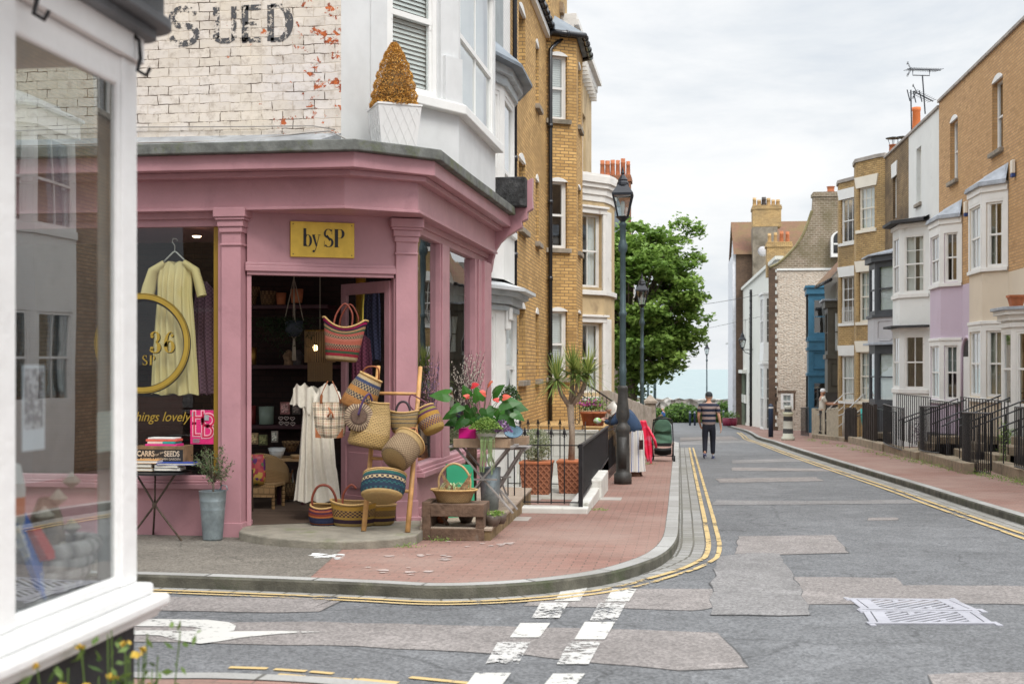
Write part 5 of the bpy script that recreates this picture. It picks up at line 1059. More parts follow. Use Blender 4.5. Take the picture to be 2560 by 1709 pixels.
mb=MB(); mb.fb(f,-.16,-.1,-.3,.03,-1.9,.5); mb.fb(f,.9,.98,-.3,.03,-1.9,.5); mb.build('door_frame',WHITE,oh)
bhs=thing('blue_bay_house','narrow house with a tall teal blue wooden bay in front of the flint gable','house',(6.8,63,-1.6))
bb=[(6.9,65.4),(AY(2017,65.0),65.0),(AY(2021,62.6),62.6),(7.6,62.5)]; fb_=Fr(bb[2],bb[3])
baywall(bhs,bb,-2.4,5.5,BLUE,[(2,.2,.1,3.25,4.95,dict(bars=0)),(2,.2,.1,-1.6,.9,dict(bars=0)),(1,.3,.3,3.25,4.95,{})],fm=BLUE)
for o,a,c in ((.06,2.9,3.1),(.1,5.2,5.5),(.06,2.45,2.6),(.06,1.2,1.35),(.16,5.5,5.62)): band(bhs,bb,o,a,c,BLUE,'bay_band')
mb=MB(); mb.tube([fb_.pt(u,.03,z) for u,z in ((.25,1.55),(.95,1.55),(.95,2.35),(.25,2.35))],.03,5,closed=True); mb.build('panel_moulding',BLUE,bhs)
mb=MB(); mb.quad((7.5,62.5,-2.5),(13,62.5,-2.5),(13,62.5,5.6),(7.5,62.5,5.6)); mb.quad((6.9,65.4,-2.5),(13,65.4,-2.5),(13,65.4,5.6),(6.9,65.4,5.6)); mb.build('wall',WREN,bhs,fixn=False); mb=MB(); mb.quad((6.9,62.5,5.62),(6.9,65.6,5.62),(9.3,65.6,7.0),(9.3,62.5,7.0)); mb.build('roof',TILE,bhs,fixn=False)
# flint gable
def flintmat():
    m,nt,b=nodes('knapped_flint'); tc=N(nt,'ShaderNodeTexCoord'); mp_=N(nt,'ShaderNodeMapping'); mp_.inputs['Scale'].default_value=(7,7,13); nt.links.new(tc.outputs['Object'],mp_.inputs[0])
    v=N(nt,'ShaderNodeTexVoronoi'); v.inputs['Scale'].default_value=1; v.inputs['Randomness'].default_value=.75; nt.links.new(mp_.outputs[0],v.inputs['Vector'])
    cell=ramp(nt,v.outputs['Color'],[(.15,(.05,.045,.04)),(.3,(.30,.26,.22)),(.5,(.46,.40,.33)),(.8,(.56,.51,.44))],'LINEAR')
    col=mix(nt,ramp(nt,v.outputs['Distance'],[(.38,0),(.5,1)]),cell,(.50,.42,.34)); nt.links.new(col,b.inputs['Base Color']); b.inputs['Roughness'].default_value=.85
    iv=N(nt,'ShaderNodeMath',operation='MULTIPLY'); iv.inputs[1].default_value=-1; nt.links.new(v.outputs['Distance'],iv.inputs[0]); bumpn(nt,b,iv.outputs[0],.7,.05); return m
FLINT=flintmat(); BBR=brick('brown_gable_brick',(.30,.23,.17),(.22,.17,.125),(.40,.35,.28),bw=.28,bh=.12,ms=.022,stain=(.14,.12,.06),samt=.55,c3=(.10,.07,.05)); QBR=brick('quoin_brick',(.17,.11,.075),(.12,.08,.055),(.08,.06,.045),stain=(.07,.05,.04))
fl=thing('flint_gable_house','flint walled gable with brick quoins, small square window and a sweeping brick chimney shoulder','house',(7.5,70,-2))
yF=69.5; fz=lambda px,py:ZD(py,AY(px,yF),yF); FF=Fr((AY(1922,yF),yF),(AY(2120,yF),yF)); pu=lambda px:UF(FF,px)
wo_=(pu(1952),pu(1983),fz(1965,1022),fz(1965,983))
mb=MB(); wall(mb,FF,pu(1942),FF.L,-3.2,fz(1960,672),[wo_],rev=.1); mb.build('flint_wall',FLINT,fl,fixn=False)
mb=MB(); mb.fb(FF,0,pu(1938),-.2,.03,-3.2,fz(1930,665))
for k in range(26):
    z=-3+k*.4; mb.fb(FF,pu(1938),pu(1945 if k%2 else 1941.5),-.2,.03,z,z+.2)
mb.fb(FF,pu(1944),pu(1990),.0,.025,fz(1960,982),fz(1960,976)); mb.fb(FF,pu(1984),pu(1988),.0,.025,fz(1960,1024),fz(1960,982)); mb.build('brick_quoins',QBR,fl)
sash(fl,FF,wo_,WHITE,bars=1,hbars=0,d=-.02,inner='net',fw=.09)
gp=[(1924,672),(1945,662),(1970,640),(1990,618),(2008,590),(2020,560),(2030,530),(2032,500),(2120,500),(2120,672)]
mb=MB(); mb.add([FF.pt(pu(x),.04,fz(x,y)) for x,y in gp]+[FF.pt(pu(x),-.4,fz(x,y)) for x,y in gp],[tuple(range(len(gp)))]+[(i,(i+1)%len(gp),len(gp)+(i+1)%len(gp),len(gp)+i) for i in range(len(gp))]); mb.build('gable_brickwork',BBR,fl)
ver=[FF.pt(pu(x),.02,fz(x,y)+.06) for x,y in gp[:7]]; mb=MB(); mb.tube(ver,.12,6,sq=.6); mb.build('verge',M('mossy_verge',(.22,.19,.09),bump=.4,var=.3),fl)
mb=MB(); mb.fb(FF,pu(1942),pu(2120),.04,.07,fz(1960,676),fz(1960,671)); mb.build('string_course',WREN,fl)
mb=MB(); mb.fb(FF,pu(2033),pu(2120),-.6,.06,fz(2040,500),fz(2040,480)); mb.fb(FF,pu(2030),pu(2122),-.66,.12,fz(2040,492),fz(2040,484)); mb.build('chimney',BBR,fl)
mb=MB(); mb.lathe([(.2,0),(.22,.04),(.18,.08),(.2,.26),(.24,.3),(.15,.3)],14,Matrix.Translation(FF.pt(pu(2078),-.2,fz(2040,480)))); mb.build('chimney_pot',TERR,fl,smooth=True)
aw=thing('arched_window_house','white arched attic window of a house between flint gable and brick bow','house',(8.6,66,-1.8))
yA=68.9; fa=Fr((AY(2078,yA),yA),(AY(2130,yA),yA)); za=lambda py:ZD(py,fa.O.x,yA); mb=MB(); wa=AY(2100,yA)-AY(2080,yA)
ptsA=[(0,za(642)),(0,za(598))]+[(wa-wa*math.cos(t*PI/10),za(598)+wa*1.05*math.sin(t*PI/10)) for t in range(0,11)]+[(2*wa,za(642))]
mb.add([fa.pt(u,.0,z) for u,z in ptsA]+[fa.pt(u,-.5,z) for u,z in ptsA],[tuple(range(len(ptsA)))]+[(i,(i+1)%len(ptsA),len(ptsA)+(i+1)%len(ptsA),len(ptsA)+i) for i in range(len(ptsA))]); mb.build('window_surround',WHITE,aw)
k_=.72; cxa=wa; mb=MB(); zc=za(642)+.2; q=[(cxa+(u-cxa)*k_,zc+(z-za(642))*.80) for u,z in ptsA]; mb.add([fa.pt(u,.02,z) for u,z in q],[tuple(range(len(q)))]); mb.build('pane',M('dark_window_glass',(.02,.022,.025),rough=.08,bump=0,spec=.6),aw)
mb=MB(); mb.fb(fa,wa*.3,wa*1.7,.02,.06,za(610)-.04,za(610)+.04); mb.fb(fa,wa-.03,wa+.03,.02,.06,zc,za(575)); mb.build('glazing_bars',WHITE,aw)
# flint house return and cottages beyond
wc=thing('white_cottage_row','long white rendered house front with small bay windows running down to the sea','house',(5,87,-2.4))
X1=lambda y:5.36-(y-69.5)*.0185
f=Fr((X1(105),105),(X1(69.5),69.5)); mb=MB(); zt_=lambda y:7.1+(y-70)*.035
ops=[]
for yy in (74,79,90,94,98): ops.append((105-yy-1,105-yy,3.4,5.2))
for yy in (77,90,96): ops.append((105-yy-1.2,105-yy,-1.2,1.2))
wall(mb,f,0,f.L,-4,7.6,ops,rev=.15); mb.quad((5.3,69.7,7.6),(X1(105),105,7.6),(12,105,7.6),(12,69.7,7.6)); mb.quad((X1(105),105,-4),(12,105,-4),(12,105,7.6),(X1(105),105,7.6)); CW=M('off_white_render',(.66,.66,.60),var=.04,bump=.1,dirt=(.5,.5,.42),dscale=.5,damt=.58); mb.build('wall',CW,wc,fixn=False)
for op in ops: sash(wc,f,op,WHITE,bars=1,d=-.08)
mb=MB(); mb.hexa([(X1(69.6)-.15,69.6,7.5),(X1(69.6)+.3,69.6,7.5),(X1(105)+.3,105,7.5),(X1(105)-.15,105,7.5),(X1(69.6)-.15,69.6,7.7),(X1(69.6)+.3,69.6,7.7),(X1(105)+.3,105,7.7),(X1(105)-.15,105,7.7)]); mb.build('eaves',CW,wc)
for y0_ in (72.6,):
    for z0_,z1_ in ((3.0,5.6),(-1.9,1.6)):
        b=[(X1(y0_+3),y0_+3),(X1(y0_+3)-.5,y0_+2.6),(X1(y0_)-.5,y0_+.2),(X1(y0_),y0_)]; baywall(wc,b,z0_-.6,z1_+.2,WHITE,[(1,.2,.2,z0_,z1_,dict(bars=3,hbars=2)),(2,.1,.1,z0_,z1_,dict(bars=0,hbars=2))]); band(wc,b,.1,z1_+.2,z1_+.32,WHITE,'bay_roof',inn=.5); band(wc,b,.02,z0_-1.0,z0_-.6,WHITE,'bay_base',inn=.5)
GRN=M('sage_green_paint',(.20,.24,.17)); sf=Fr((X1(103),103),(X1(93),93)); mb=MB(); mb.fb(sf,0,10,0,.12,-1.0,-.4); mb.fb(sf,0,10,0,.35,1.2,1.45); mb.build('shopfront_boards',CW,wc)
for k in range(6): mb=MB(); mb.fb(sf,.4+k*1.6,.55+k*1.6,.0,.14,-3.2,1.2); mb.build('shopfront_post',GRN,wc)
mb=MB(); mb.fb(sf,.4,9.6,.02,.05,-2.4,1.1); mb.build('shopfront_glass',MC['dark_window_glass'],wc)
for k,py_ in enumerate((1.6,)): gutter(wc,[(X1(88)-.08,88,-3),(X1(88)-.08,88,7.0)],.09,IRON,'downpipe')
wn=thing('end_house','pale end house with a balconied bay at the far sea end of the right side','house',(5,107,-3))
mb=MB(); mb.box(X1(105)+.0,11,105.1,110,-4,9.6); mb.build('wall',M('pale_lavender_render',(.60,.61,.64)),wn); xx=AY(1823,106.5); b=[(4.75,108.5),(xx,108.2),(xx,106.2),(4.75,106.0)]; baywall(wn,b,-.9,3.6,WHITE,[(1,.2,.2,.6,3.0,dict(bars=1)),(2,.15,.1,.6,3.0,dict(bars=1,inner='net'))]); band(wn,b,.25,3.6,3.72,WHITE,'bay_roof',inn=.4)
mb=MB(); fB_=Fr(b[2],b[3]); 
for k in range(10): mb.tube([fB_.pt(.05+k*.08,.12,.0),fB_.pt(.05+k*.08,.12,.9)],.012,4)
mb.tube([fB_.pt(0,.12,.9),fB_.pt(.85,.12,.9)],.02,4); mb.tube([fB_.pt(0,.12,.0),fB_.pt(.85,.12,.0)],.02,4); mb.build('balcony_rail',IRON,wn)
# tall brick house with tiled roof behind
tb=thing('tiled_roof_house','tall dark brick house with a brown tiled roof and big chimney stack above the cottages','house',(9,99,-2.5))
yT=97; zT=lambda px,py:ZD(py,AY(px,yT),yT); mb=MB(); xL,xRr=AY(1840,yT),AY(2070,yT); mb.box(xL,xRr,yT,yT+9,-3,zT(1900,634)); mb.build('wall',QBR,tb)
mb=MB(); mb.box(xL-.25,xL-.004,yT+.1,yT+9,-3,zT(1835,634)); mb.add([(xL-.02,yT+.1,zT(1840,634)),(xL-.02,yT+9,zT(1840,634)),(xL-.02,yT+4.5,zT(1840,545))],[(0,1,2)]); mb.build('gable_render',MC['pale_lavender_render'],tb)
mb=MB(); ze,zr_=zT(1900,634),zT(1900,552)+.45; mb.quad((xL-.2,yT-.3,ze-.05),(xRr,yT-.3,ze-.05),(xRr,yT+4.5,zr_),(xL-.2,yT+4.5,zr_)); mb.quad((xL-.2,yT+9.3,ze-.05),(xRr,yT+9.3,ze-.05),(xRr,yT+4.5,zr_),(xL-.2,yT+4.5,zr_)); mb.build('roof',TILE,tb,fixn=False)
RND=M('grey_brown_render',(.20,.17,.13),bump=.3,dirt=(.12,.10,.07),var=.2)
mb=MB(); mb.box(AY(1882,yT-1),AY(1944,yT-1),yT-1,yT+1.2,zT(1900,720),zT(1900,570)); mb.build('chimney_breast',RND,tb)
chimney(tb,AY(1882,yT-1),AY(1953,yT-1),yT-1.02,yT+.8,zT(1900,570),zT(1900,517),YB2,6,[BUFF,BUFF,M('sooty_pot',(.06,.05,.045)),BUFF],ph=.62,pr=.17)
sc_=thing('small_chimney_block','square rendered brick chimney block with four orange pots beside the flint gable','chimney',(AY(1950,74),74,4))
yS=74; zS=lambda py:ZD(py,AY(1950,yS),yS); chimney(sc_,AY(1918,yS),AY(1979,yS),yS,yS+1.3,zS(690),zS(604),YB2,4,[BUFF,BUFF,TERR,TERR],ph=.62,pr=.125)
dish=thing('satellite_dish','round grey satellite dish on the chimney breast below the pots','satellite dish',(AY(1907,95.5),95.5,7)); mb=MB(); c=PY(1907,628,95.4); mb.lathe([(.001,.08),(.2,.06),(.38,0),(.36,-.01)],20,Matrix.Translation(c)@Matrix.Rotation(PI/2,4,'X')); mb.tube([c,c+Vector((.1,.5,-.1))],.03,6); mb.build('dish',MGREY,dish,smooth=True)
# roof furniture on the near right houses
def ant(nm,label,y,px,py0,py1,boom,els):
    t=thing(nm,label,'aerial',tuple(PY(px,py0,y))); a=PY(px,py0,y); b=PY(boom[4] if len(boom)>4 else px,py1,y); mb=MB(); mb.tube([a,b],.025,6); mb.build('mast',M('aerial_metal',(.05,.055,.065),rough=.5,metal=.4),t)
    mb=MB(); p=PY(boom[0],boom[1],y); q=PY(boom[2],boom[3],y); mb.tube([p,q],.02,5)
    for k in range(els):
        c=p.lerp(q,(k+.3)/els); mb.tube([c+Vector((.1,-.22,0)),c+Vector((-.1,.22,0))],.01,4)
    for s in (0,.03): c=p.lerp(q,.02+s); mb.tube([c+Vector((-.02,0,.2)),c+Vector((.08,0,0)),c+Vector((-.02,0,-.2))],.01,4); mb.tube([c+Vector((-.05,-.2,.2)),c+Vector((0,.2,.2))],.008,4); mb.tube([c+Vector((-.05,-.2,-.2)),c+Vector((0,.2,-.2))],.008,4)
    return t,mb
t,mb=ant('tv_aerial','tall television aerial with a level boom above the white house parapet',43,2313,285,188,(2268,173,2352,176,2306),14); a=PY(2282,175,43);b=PY(2324,176,43); mb.tube([a,a-Vector((0,0,.18)),b-Vector((0,0,.18)),b],.018,5); mb.build('boom',MC['aerial_metal'],t)
t,mb=ant('tv_aerial','lower television aerial with a tilted boom beside the orange pot',43,2279,330,225,(2283,228,2333,254,2277),10)
for px,dy in ((2271,0),(2286,4),(2301,2)): c=PY(px,238+dy,43); mb.tube([c+Vector((-.04,0,.18)),c+Vector((.05,0,-.2))],.025,4)
mb.build('boom',MC['aerial_metal'],t)
def pot(nm,label,px,pyb,pyt,y,r,mat,cowl=False):
    a=PY(px,pyb,y); h=ZD(pyt,a.x,y)-a.z; t=thing(nm,label,'chimney pot',tuple(a)); mb=MB(); mb.lathe([(r*1.0,-1.2),(r,0),(r*.93,h*.85),(r*1.05,h*.87),(r*1.05,h),(r*.8,h),(r*.75,0)],18,Matrix.Translation(a)); mb.build('pot',mat,t,smooth=True)
    if cowl:
        mb=MB(); mb.lathe([(.001,h+.32),(r*1.8,h+.26),(r*1.8,h+.24),(.001,h+.28)],14,Matrix.Translation(a)); 
        for k in range(4): mb.tube([a+Vector((r*.8*math.cos(k*1.57),r*.8*math.sin(k*1.57),h)),a+Vector((r*1.3*math.cos(k*1.57),r*1.3*math.sin(k*1.57),h+.26))],.012,4)
        mb.build('cowl',MC['aerial_metal'],t)
pot('chimney_pot','big single orange clay pot behind the white house parapet',2291,330,269,44,.14,M('orange_clay',(.62,.17,.05),rough=.8,var=.1,bump=.1))
pot('chimney_pot','short clay pot with a round metal cowl, left one above the brick bow',2233,375,362,50,.16,TERR,True); pot('chimney_pot','clay pot with a metal cowl right of the other cowled pot',2256,375,360,50,.16,TERR,True)
for px,py0,py1,y,lab in ((2534,412,443,29.0,'cream alarm box with a blue base high beside the cream bay'),(2416,512,541,34.3,'cream alarm box with a blue base between lilac and cream bays')):
    f=FRR(y+.5,y); a=PX(px,py1,XR(y)-.06); t=thing('alarm_box',lab,'alarm box',tuple(a)); h=.34; u=.25
    mb=MB(); mb.box(a.x-.06,a.x+.02,a.y-.09,a.y+.09,a.z+.09,a.z+.40); mb.build('case',CRW,t,bevel=.015); mb=MB(); mb.box(a.x-.06,a.x+.02,a.y-.08,a.y+.08,a.z,a.z+.09); mb.build('base',M('blue_plastic',(.03,.06,.2)),t,bevel=.01)
a=Vector((XR(yc,.5)+.1,yc+.05,2.96)); t=thing('terracotta_trough','terracotta pot standing on the flat lead bay roof at the right edge','plant pot',tuple(a)); mb=MB(); mb.lathe([(.001,0),(.16,0),(.22,.20),(.25,.20),(.25,.25),(.2,.25),(.19,.2),(.001,.2)],4,Matrix.Translation(a)@Matrix.Rotation(PI/4,4,'Z')); mb.build('pot',TERR,t)
# cables over the road
mb=MB(); A=PY(1905,735,75); B=Vector((-6,66,5.0)); mb.tube([A.lerp(B,k/12)-Vector((0,0,.5*math.sin(PI*k/12))) for k in range(13)],.012,4); tag(mb.build('overhead_cable',BLACK),'thin dark cable sagging across the road towards the tree','cable')
mb=MB(); A=PY(1905,790,75); B=Vector((-6,80,3.2)); mb.tube([A.lerp(B,k/12)-Vector((0,0,.3*math.sin(PI*k/12))) for k in range(13)],.01,4); tag(mb.build('overhead_cable',BLACK),'thinner and lower cable crossing the road near the far cottages','cable')
# ================= goods outside and inside the shop =================
def Rm(rx=0,ry=0,rz=0): return Euler((math.radians(rx),math.radians(ry),math.radians(rz))).to_matrix().to_4x4()
LTH=M('tan_leather',(.30,.10,.035),rough=.5,var=.15,vs=12); DLTH=M('dark_leather',(.03,.02,.025),rough=.45,var=.2); RLTH=M('red_brown_leather',(.20,.045,.025),rough=.45,var=.2,vs=20)
STR=(.50,.33,.13); NAT=(.55,.38,.17); PLE=(.60,.46,.26)
def basket(name,label,c,prof,sx,sy,mat,rot=None,handles=(),hm=None,group='woven baskets outside the shop',rimw=0,rimm=None,dip=0):
    """prof in metres with z up from the base centre; c = world position of base centre, rot = orientation"""
    Mx=Matrix.Translation(c)@(rot or Matrix()); t=thing(name,label,'basket' if 'tote' not in name else 'bag',tuple(c),0,group)
    mb=MB(); pr=[(.001,0)]+prof; inner=[(r*.93,z) for r,z in reversed(pr[2:])]+[(.001,pr[1][1]+.02)]
    mb.lathe(pr,36,Mx,sx,sy)
    H=pr[-1][1]
    if dip:   # saddle shaped rim
        Mi=Mx.inverted()
        for i,v in enumerate(mb.v):
            q=Mi@v; k=max(0,q.z/H)**2; a=(q.x/(sx*.2))**2; q.z+=dip*k*(min(a,1.2)-.5); mb.v[i]=Mx@q
    o=mb.build('body',mat,t,smooth=True)
    mb=MB(); mb.lathe([(pr[-1][0]*.95,H-.004)]+[(r*.94,z) for r,z in reversed(pr[1:-1])]+[(.001,.02)],36,Mx,sx,sy)
    if dip:
        for i,v in enumerate(mb.v):
            q=Mi@v; k=max(0,q.z/H)**2; a=(q.x/(sx*.2))**2; q.z+=dip*k*(min(a,1.2)-.5); mb.v[i]=Mx@q
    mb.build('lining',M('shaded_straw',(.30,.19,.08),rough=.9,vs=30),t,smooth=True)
    r_=pr[-1][0]; mb=MB(); ring=[Vector((r_*sx*math.cos(a*PI/18),r_*sy*math.sin(a*PI/18),H)) for a in range(36)]
    if dip: 
        for q in ring: q.z+=dip*(min((q.x/(sx*.2))**2,1.2)-.5)
    mb.tube([Mx@q for q in ring],.011 if not rimw else rimw,6,closed=True); mb.build('rim',rimm or M('straw_rim',(.50,.32,.13),rough=.8,vs=60,bump=.6),t,smooth=True)
    for hp,r in handles:
        mb=MB(); mb.tube([Mx@Vector(p) for p in crs3(hp,5)],r,8); mb.build('handle',hm or LTH,t,smooth=True)
    return t
def crs3(pts,n=5):
    P=[Vector(p) for p in pts]; out=[]
    for i in range(len(P)-1):
        p0=P[max(i-1,0)];p1=P[i];p2=P[i+1];p3=P[min(i+2,len(P)-1)]
        for k in range(n):
            t=k/n; out.append(.5*((2*p1)+(p2-p0)*t+(2*p0-5*p1+4*p2-p3)*t*t+(3*p1-p0-3*p2+p3)*t**3))
    out.append(P[-1]); return out
def arch(w,h,y=0,z0=0,wy=0): return [(-w,y,z0),(-w*.95,y,z0+h*.45),(-w*.55,y,z0+h*.88),(0,y,z0+h),(w*.55,y,z0+h*.88),(w*.95,y,z0+h*.45),(w,y,z0)]
mpx=lambda n,D=13.:n*D/F
STEPZ=-.10
# bamboo ladder
ld=thing('bamboo_ladder','bamboo ladder leaning on the pink pilaster, hung with woven baskets','ladder',tuple(PY(965,1322,13.0)))
WOOD=M('varnished_pole',(.50,.27,.10),rough=.45,var=.2,vs=9,bump=.2,bs=30)
r1a=Vector((AY(909,12.72),12.72,STEPZ)); r1b=PY(946,915,13.38); r2a=Vector((AY(1019,12.68),12.68,STEPZ)); r2b=PY(1051,917,13.36)
for a,b in ((r1a,r1b),(r2a,r2b)):
    mb=MB(); mb.tube([a,a.lerp(b,.3)+Vector((.003,0,0)),a.lerp(b,.6),b],[.028,.027,.025,.023],10); mb.build('rail',WOOD,ld,smooth=True)
for f0 in (.83,.43,.24):
    mb=MB(); mb.tube([r1a.lerp(r1b,f0),r2a.lerp(r2b,f0-.0)],.018,8); mb.build('rung',WOOD,ld,smooth=True)
def at(px,py,y): return PY(px,py,y)
# a) striped red bag on the door
W1=weave('weave_red_bands',[(0,STR),(.30,(.5,.36,.2)),(.36,(.35,.02,.04)),(.42,(.05,.10,.05)),(.47,(.42,.04,.04)),(.50,(.55,.20,.13)),(.55,(.45,.32,.2)),(.60,(.52,.14,.09)),(.68,(.6,.2,.14)),(.72,(.5,.36,.22)),(.78,(.55,.13,.10)),(.83,(.05,.13,.06)),(.86,(.5,.3,.15)),(.90,(.05,.02,.05)),(.94,(.5,.01,.12)),(.97,(.04,.02,.05))],nu=80,nv=30,checker=[(.50,.60,(.05,.03,.03)),(.72,.78,(.08,.03,.03))])
c=at(853,902,13.35); S=mpx(1,13.8)
basket('striped_basket','red and pink striped basket with looped leather handles hanging on the open door',c,[(.16,0),(.175,.02),(.19,.12),(.21,.25),(.235,.36),(.25,.40)],1,.5,W1,Rm(-6,5,8),[([(-.11,-.1,.36),(-.09,-.1,.5),(-.01,-.1,.62),(.08,-.1,.52),(.09,-.1,.36)],.010),([(-.07,.1,.36),(-.06,.08,.5),(.03,.05,.64),(.13,.08,.5),(.12,.1,.36)],.010)],RLTH,dip=.09)
# b) orange brown tapering basket, tipped over
W2=weave('weave_orange_brown',[(0,(.42,.19,.06)),(.44,(.48,.22,.07)),(.52,(.45,.32,.18)),(.62,(.50,.23,.06)),(.72,(.46,.34,.2)),(.84,(.06,.08,.16)),(.90,PLE),(.96,(.48,.30,.12))],nu=56,nv=22,checker=[(.52,.62,(.05,.05,.06)),(.72,.84,(.06,.06,.07))])
c=at(888,1022,12.95)
basket('orange_basket','orange brown basket with dark zigzag bands tipped sideways at the ladder top',c,[(.17,0),(.185,.02),(.18,.12),(.16,.25),(.13,.36),(.125,.38)],1,.9,W2,Rm(-4,26,0),[([(-.10,-.05,.36),(-.06,-.10,.46),(.05,-.12,.50),(.10,-.05,.38)],.009)],LTH)
# c) big natural tote with a round fan
W3=weave('weave_natural',[(0,NAT),(.3,(.50,.33,.13)),(.5,NAT),(.8,(.48,.33,.14))],nu=30,nv=20,dark=.28)
c=at(918,1118,12.85)
t=basket('natural_basket','large natural straw shopper with a round brown fan pattern on its front',c,[(.20,0),(.225,.03),(.215,.14),(.19,.30),(.15,.44),(.13,.50)],1,.62,W3,Rm(-10,10,-4),[([(-.02,-.12,.48),(-.05,-.18,.54),(-.09,-.20,.46),(-.11,-.2,.30)],.012)],M('purple_wrap',(.06,.03,.10)),dip=.06)
Mx=Matrix.Translation(c)@Rm(-10,10,-4)@Matrix.Translation((-.12,-.135,.29))@Rm(84,0,12); mb=MB(); mb.lathe([(.001,.012),(.04,.016),(.15,.004),(.155,-.01),(.15,-.02)],40,Mx); mb.build('fan',weave('weave_fan',[(0,(.16,.10,.07)),(.5,(.45,.34,.22))],nu=64,nv=1,checker=[(.12,.95,(.14,.09,.07))]),t,smooth=True)
# d) small basket between the rails
W4=weave('weave_blue_lines',[(0,NAT),(.42,(.12,.13,.14)),(.46,NAT),(.60,(.12,.13,.14)),(.63,NAT),(.74,(.13,.14,.15)),(.77,NAT),(.87,(.12,.13,.14)),(.90,PLE)],nu=60,nv=24)
c=at(1008,1082,13.05)
basket('small_basket','small straw basket with thin dark hoops and a black loop handle on the ladder rung',c,[(.10,0),(.12,.02),(.15,.12),(.165,.2),(.17,.23)],1,.7,W4,Rm(-8,0,5),[(arch(.075,.14,-.05,.19),.013)],DLTH,dip=.05)
# e) orange and purple basket at the right of the ladder
W5=weave('weave_orange_purple',[(0,(.50,.33,.10)),(.40,(.48,.27,.06)),(.55,(.5,.36,.18)),(.66,(.50,.27,.05)),(.78,(.13,.04,.10)),(.84,(.33,.28,.06)),(.92,(.12,.03,.09))],nu=50,nv=20,checker=[(.40,.66,(.14,.06,.12))])
c=at(1088,1078,13.1)
basket('little_round_basket','little orange and purple basket tilted on the right side of the ladder',c,[(.10,0),(.115,.02),(.13,.10),(.125,.2),(.105,.28)],1,.9,W5,Rm(-12,-28,0),[([(-.09,-.03,.27),(-.12,-.05,.38),(-.06,-.05,.47),(.0,-.03,.40),(.08,-.03,.27)],.008)],M('plum_strap',(.12,.03,.05)))
# f) brown barrel basket tipped with its base forward
W6=weave('weave_brown_barrel',[(0,NAT),(.22,(.50,.35,.16)),(.30,(.24,.155,.09)),(.82,(.30,.2,.11)),(.86,NAT)],nu=64,nv=34,checker=[(.30,.82,(.42,.31,.19))])
c=at(985,1148,12.62)
basket('brown_barrel_basket','brown mottled barrel basket tipped with its round base towards the street',c,[(.15,0),(.165,.015),(.17,.06),(.175,.16),(.165,.27),(.175,.31)],1,1,W6,Rm(-48,34,0),[([(-.1,-.12,.29),(-.02,-.16,.37),(.08,-.12,.30)],.008)],LTH)
# g) wide green and navy basket, base showing
W7=weave('weave_green_navy',[(0,NAT),(.40,(.48,.31,.12)),(.46,NAT),(.50,(.03,.10,.11)),(.56,(.02,.04,.07)),(.64,(.025,.12,.12)),(.70,(.02,.04,.07)),(.76,PLE),(.84,(.02,.05,.08)),(.88,(.03,.13,.12)),(.95,NAT)],nu=52,nv=18,checker=[(.50,.56,(.02,.035,.06)),(.64,.70,(.02,.035,.06)),(.76,.84,(.07,.06,.06))])
c=at(953,1245,12.55)
basket('wide_green_basket','wide oval basket banded in navy and green, hanging low on the ladder',c,[(.18,0),(.215,.03),(.235,.10),(.235,.2),(.225,.28)],1,.62,W7,Rm(-36,0,0),[(arch(.08,.12,.10,.26),.013)],DLTH)
# h) dark red and blue striped market basket on the step
W8=weave('weave_red_blue_rows',[(0,(.12,.03,.02)),(.30,(.26,.06,.03)),(.38,(.05,.05,.12)),(.46,(.30,.10,.04)),(.50,(.04,.05,.12)),(.60,(.03,.04,.09)),(.68,(.52,.17,.04)),(.73,(.28,.05,.03)),(.80,(.10,.03,.06)),(.86,(.45,.12,.05)),(.92,(.14,.03,.07)),(.97,(.30,.06,.03))],nu=50,nv=26)
c=Vector((AY(812,13.2),13.2,STEPZ)); 
basket('red_market_basket','dark red and blue striped basket with a red hoop handle standing on the shop floor',c,[(.13,0),(.16,.02),(.175,.09),(.17,.17),(.15,.22)],1,.85,W8,Rm(6,0,0),[(arch(.135,.235,0,.2),.014)],RLTH,dip=.04)
W9=weave('weave_yellow_dark',[(0,NAT),(.36,(.52,.36,.13)),(.50,(.06,.03,.05)),(.60,(.50,.30,.06)),(.66,(.45,.27,.08)),(.84,(.50,.28,.05)),(.95,NAT)],nu=60,nv=24,checker=[(.66,.84,(.07,.035,.04))])
c=Vector((AY(885,13.15),13.15,STEPZ))
basket('yellow_market_basket','yellow straw basket with a dark purple band standing by the foot of the ladder',c,[(.17,0),(.195,.02),(.21,.11),(.22,.21),(.225,.26)],1.12,.6,W9,Rm(4,0,4),[([(-.10,-.1,.24),(-.09,-.1,.36),(-.01,-.1,.46),(.05,-.1,.42)],.012)],RLTH,dip=.03)
c=Vector((AY(950,13.25),13.25,STEPZ)); basket('dark_banded_basket','straw basket with a dark band, half hidden behind the wide green one',c,[(.12,0),(.15,.02),(.17,.11),(.175,.22)],1,.6,W9,Rm(0,0,20),(),None)
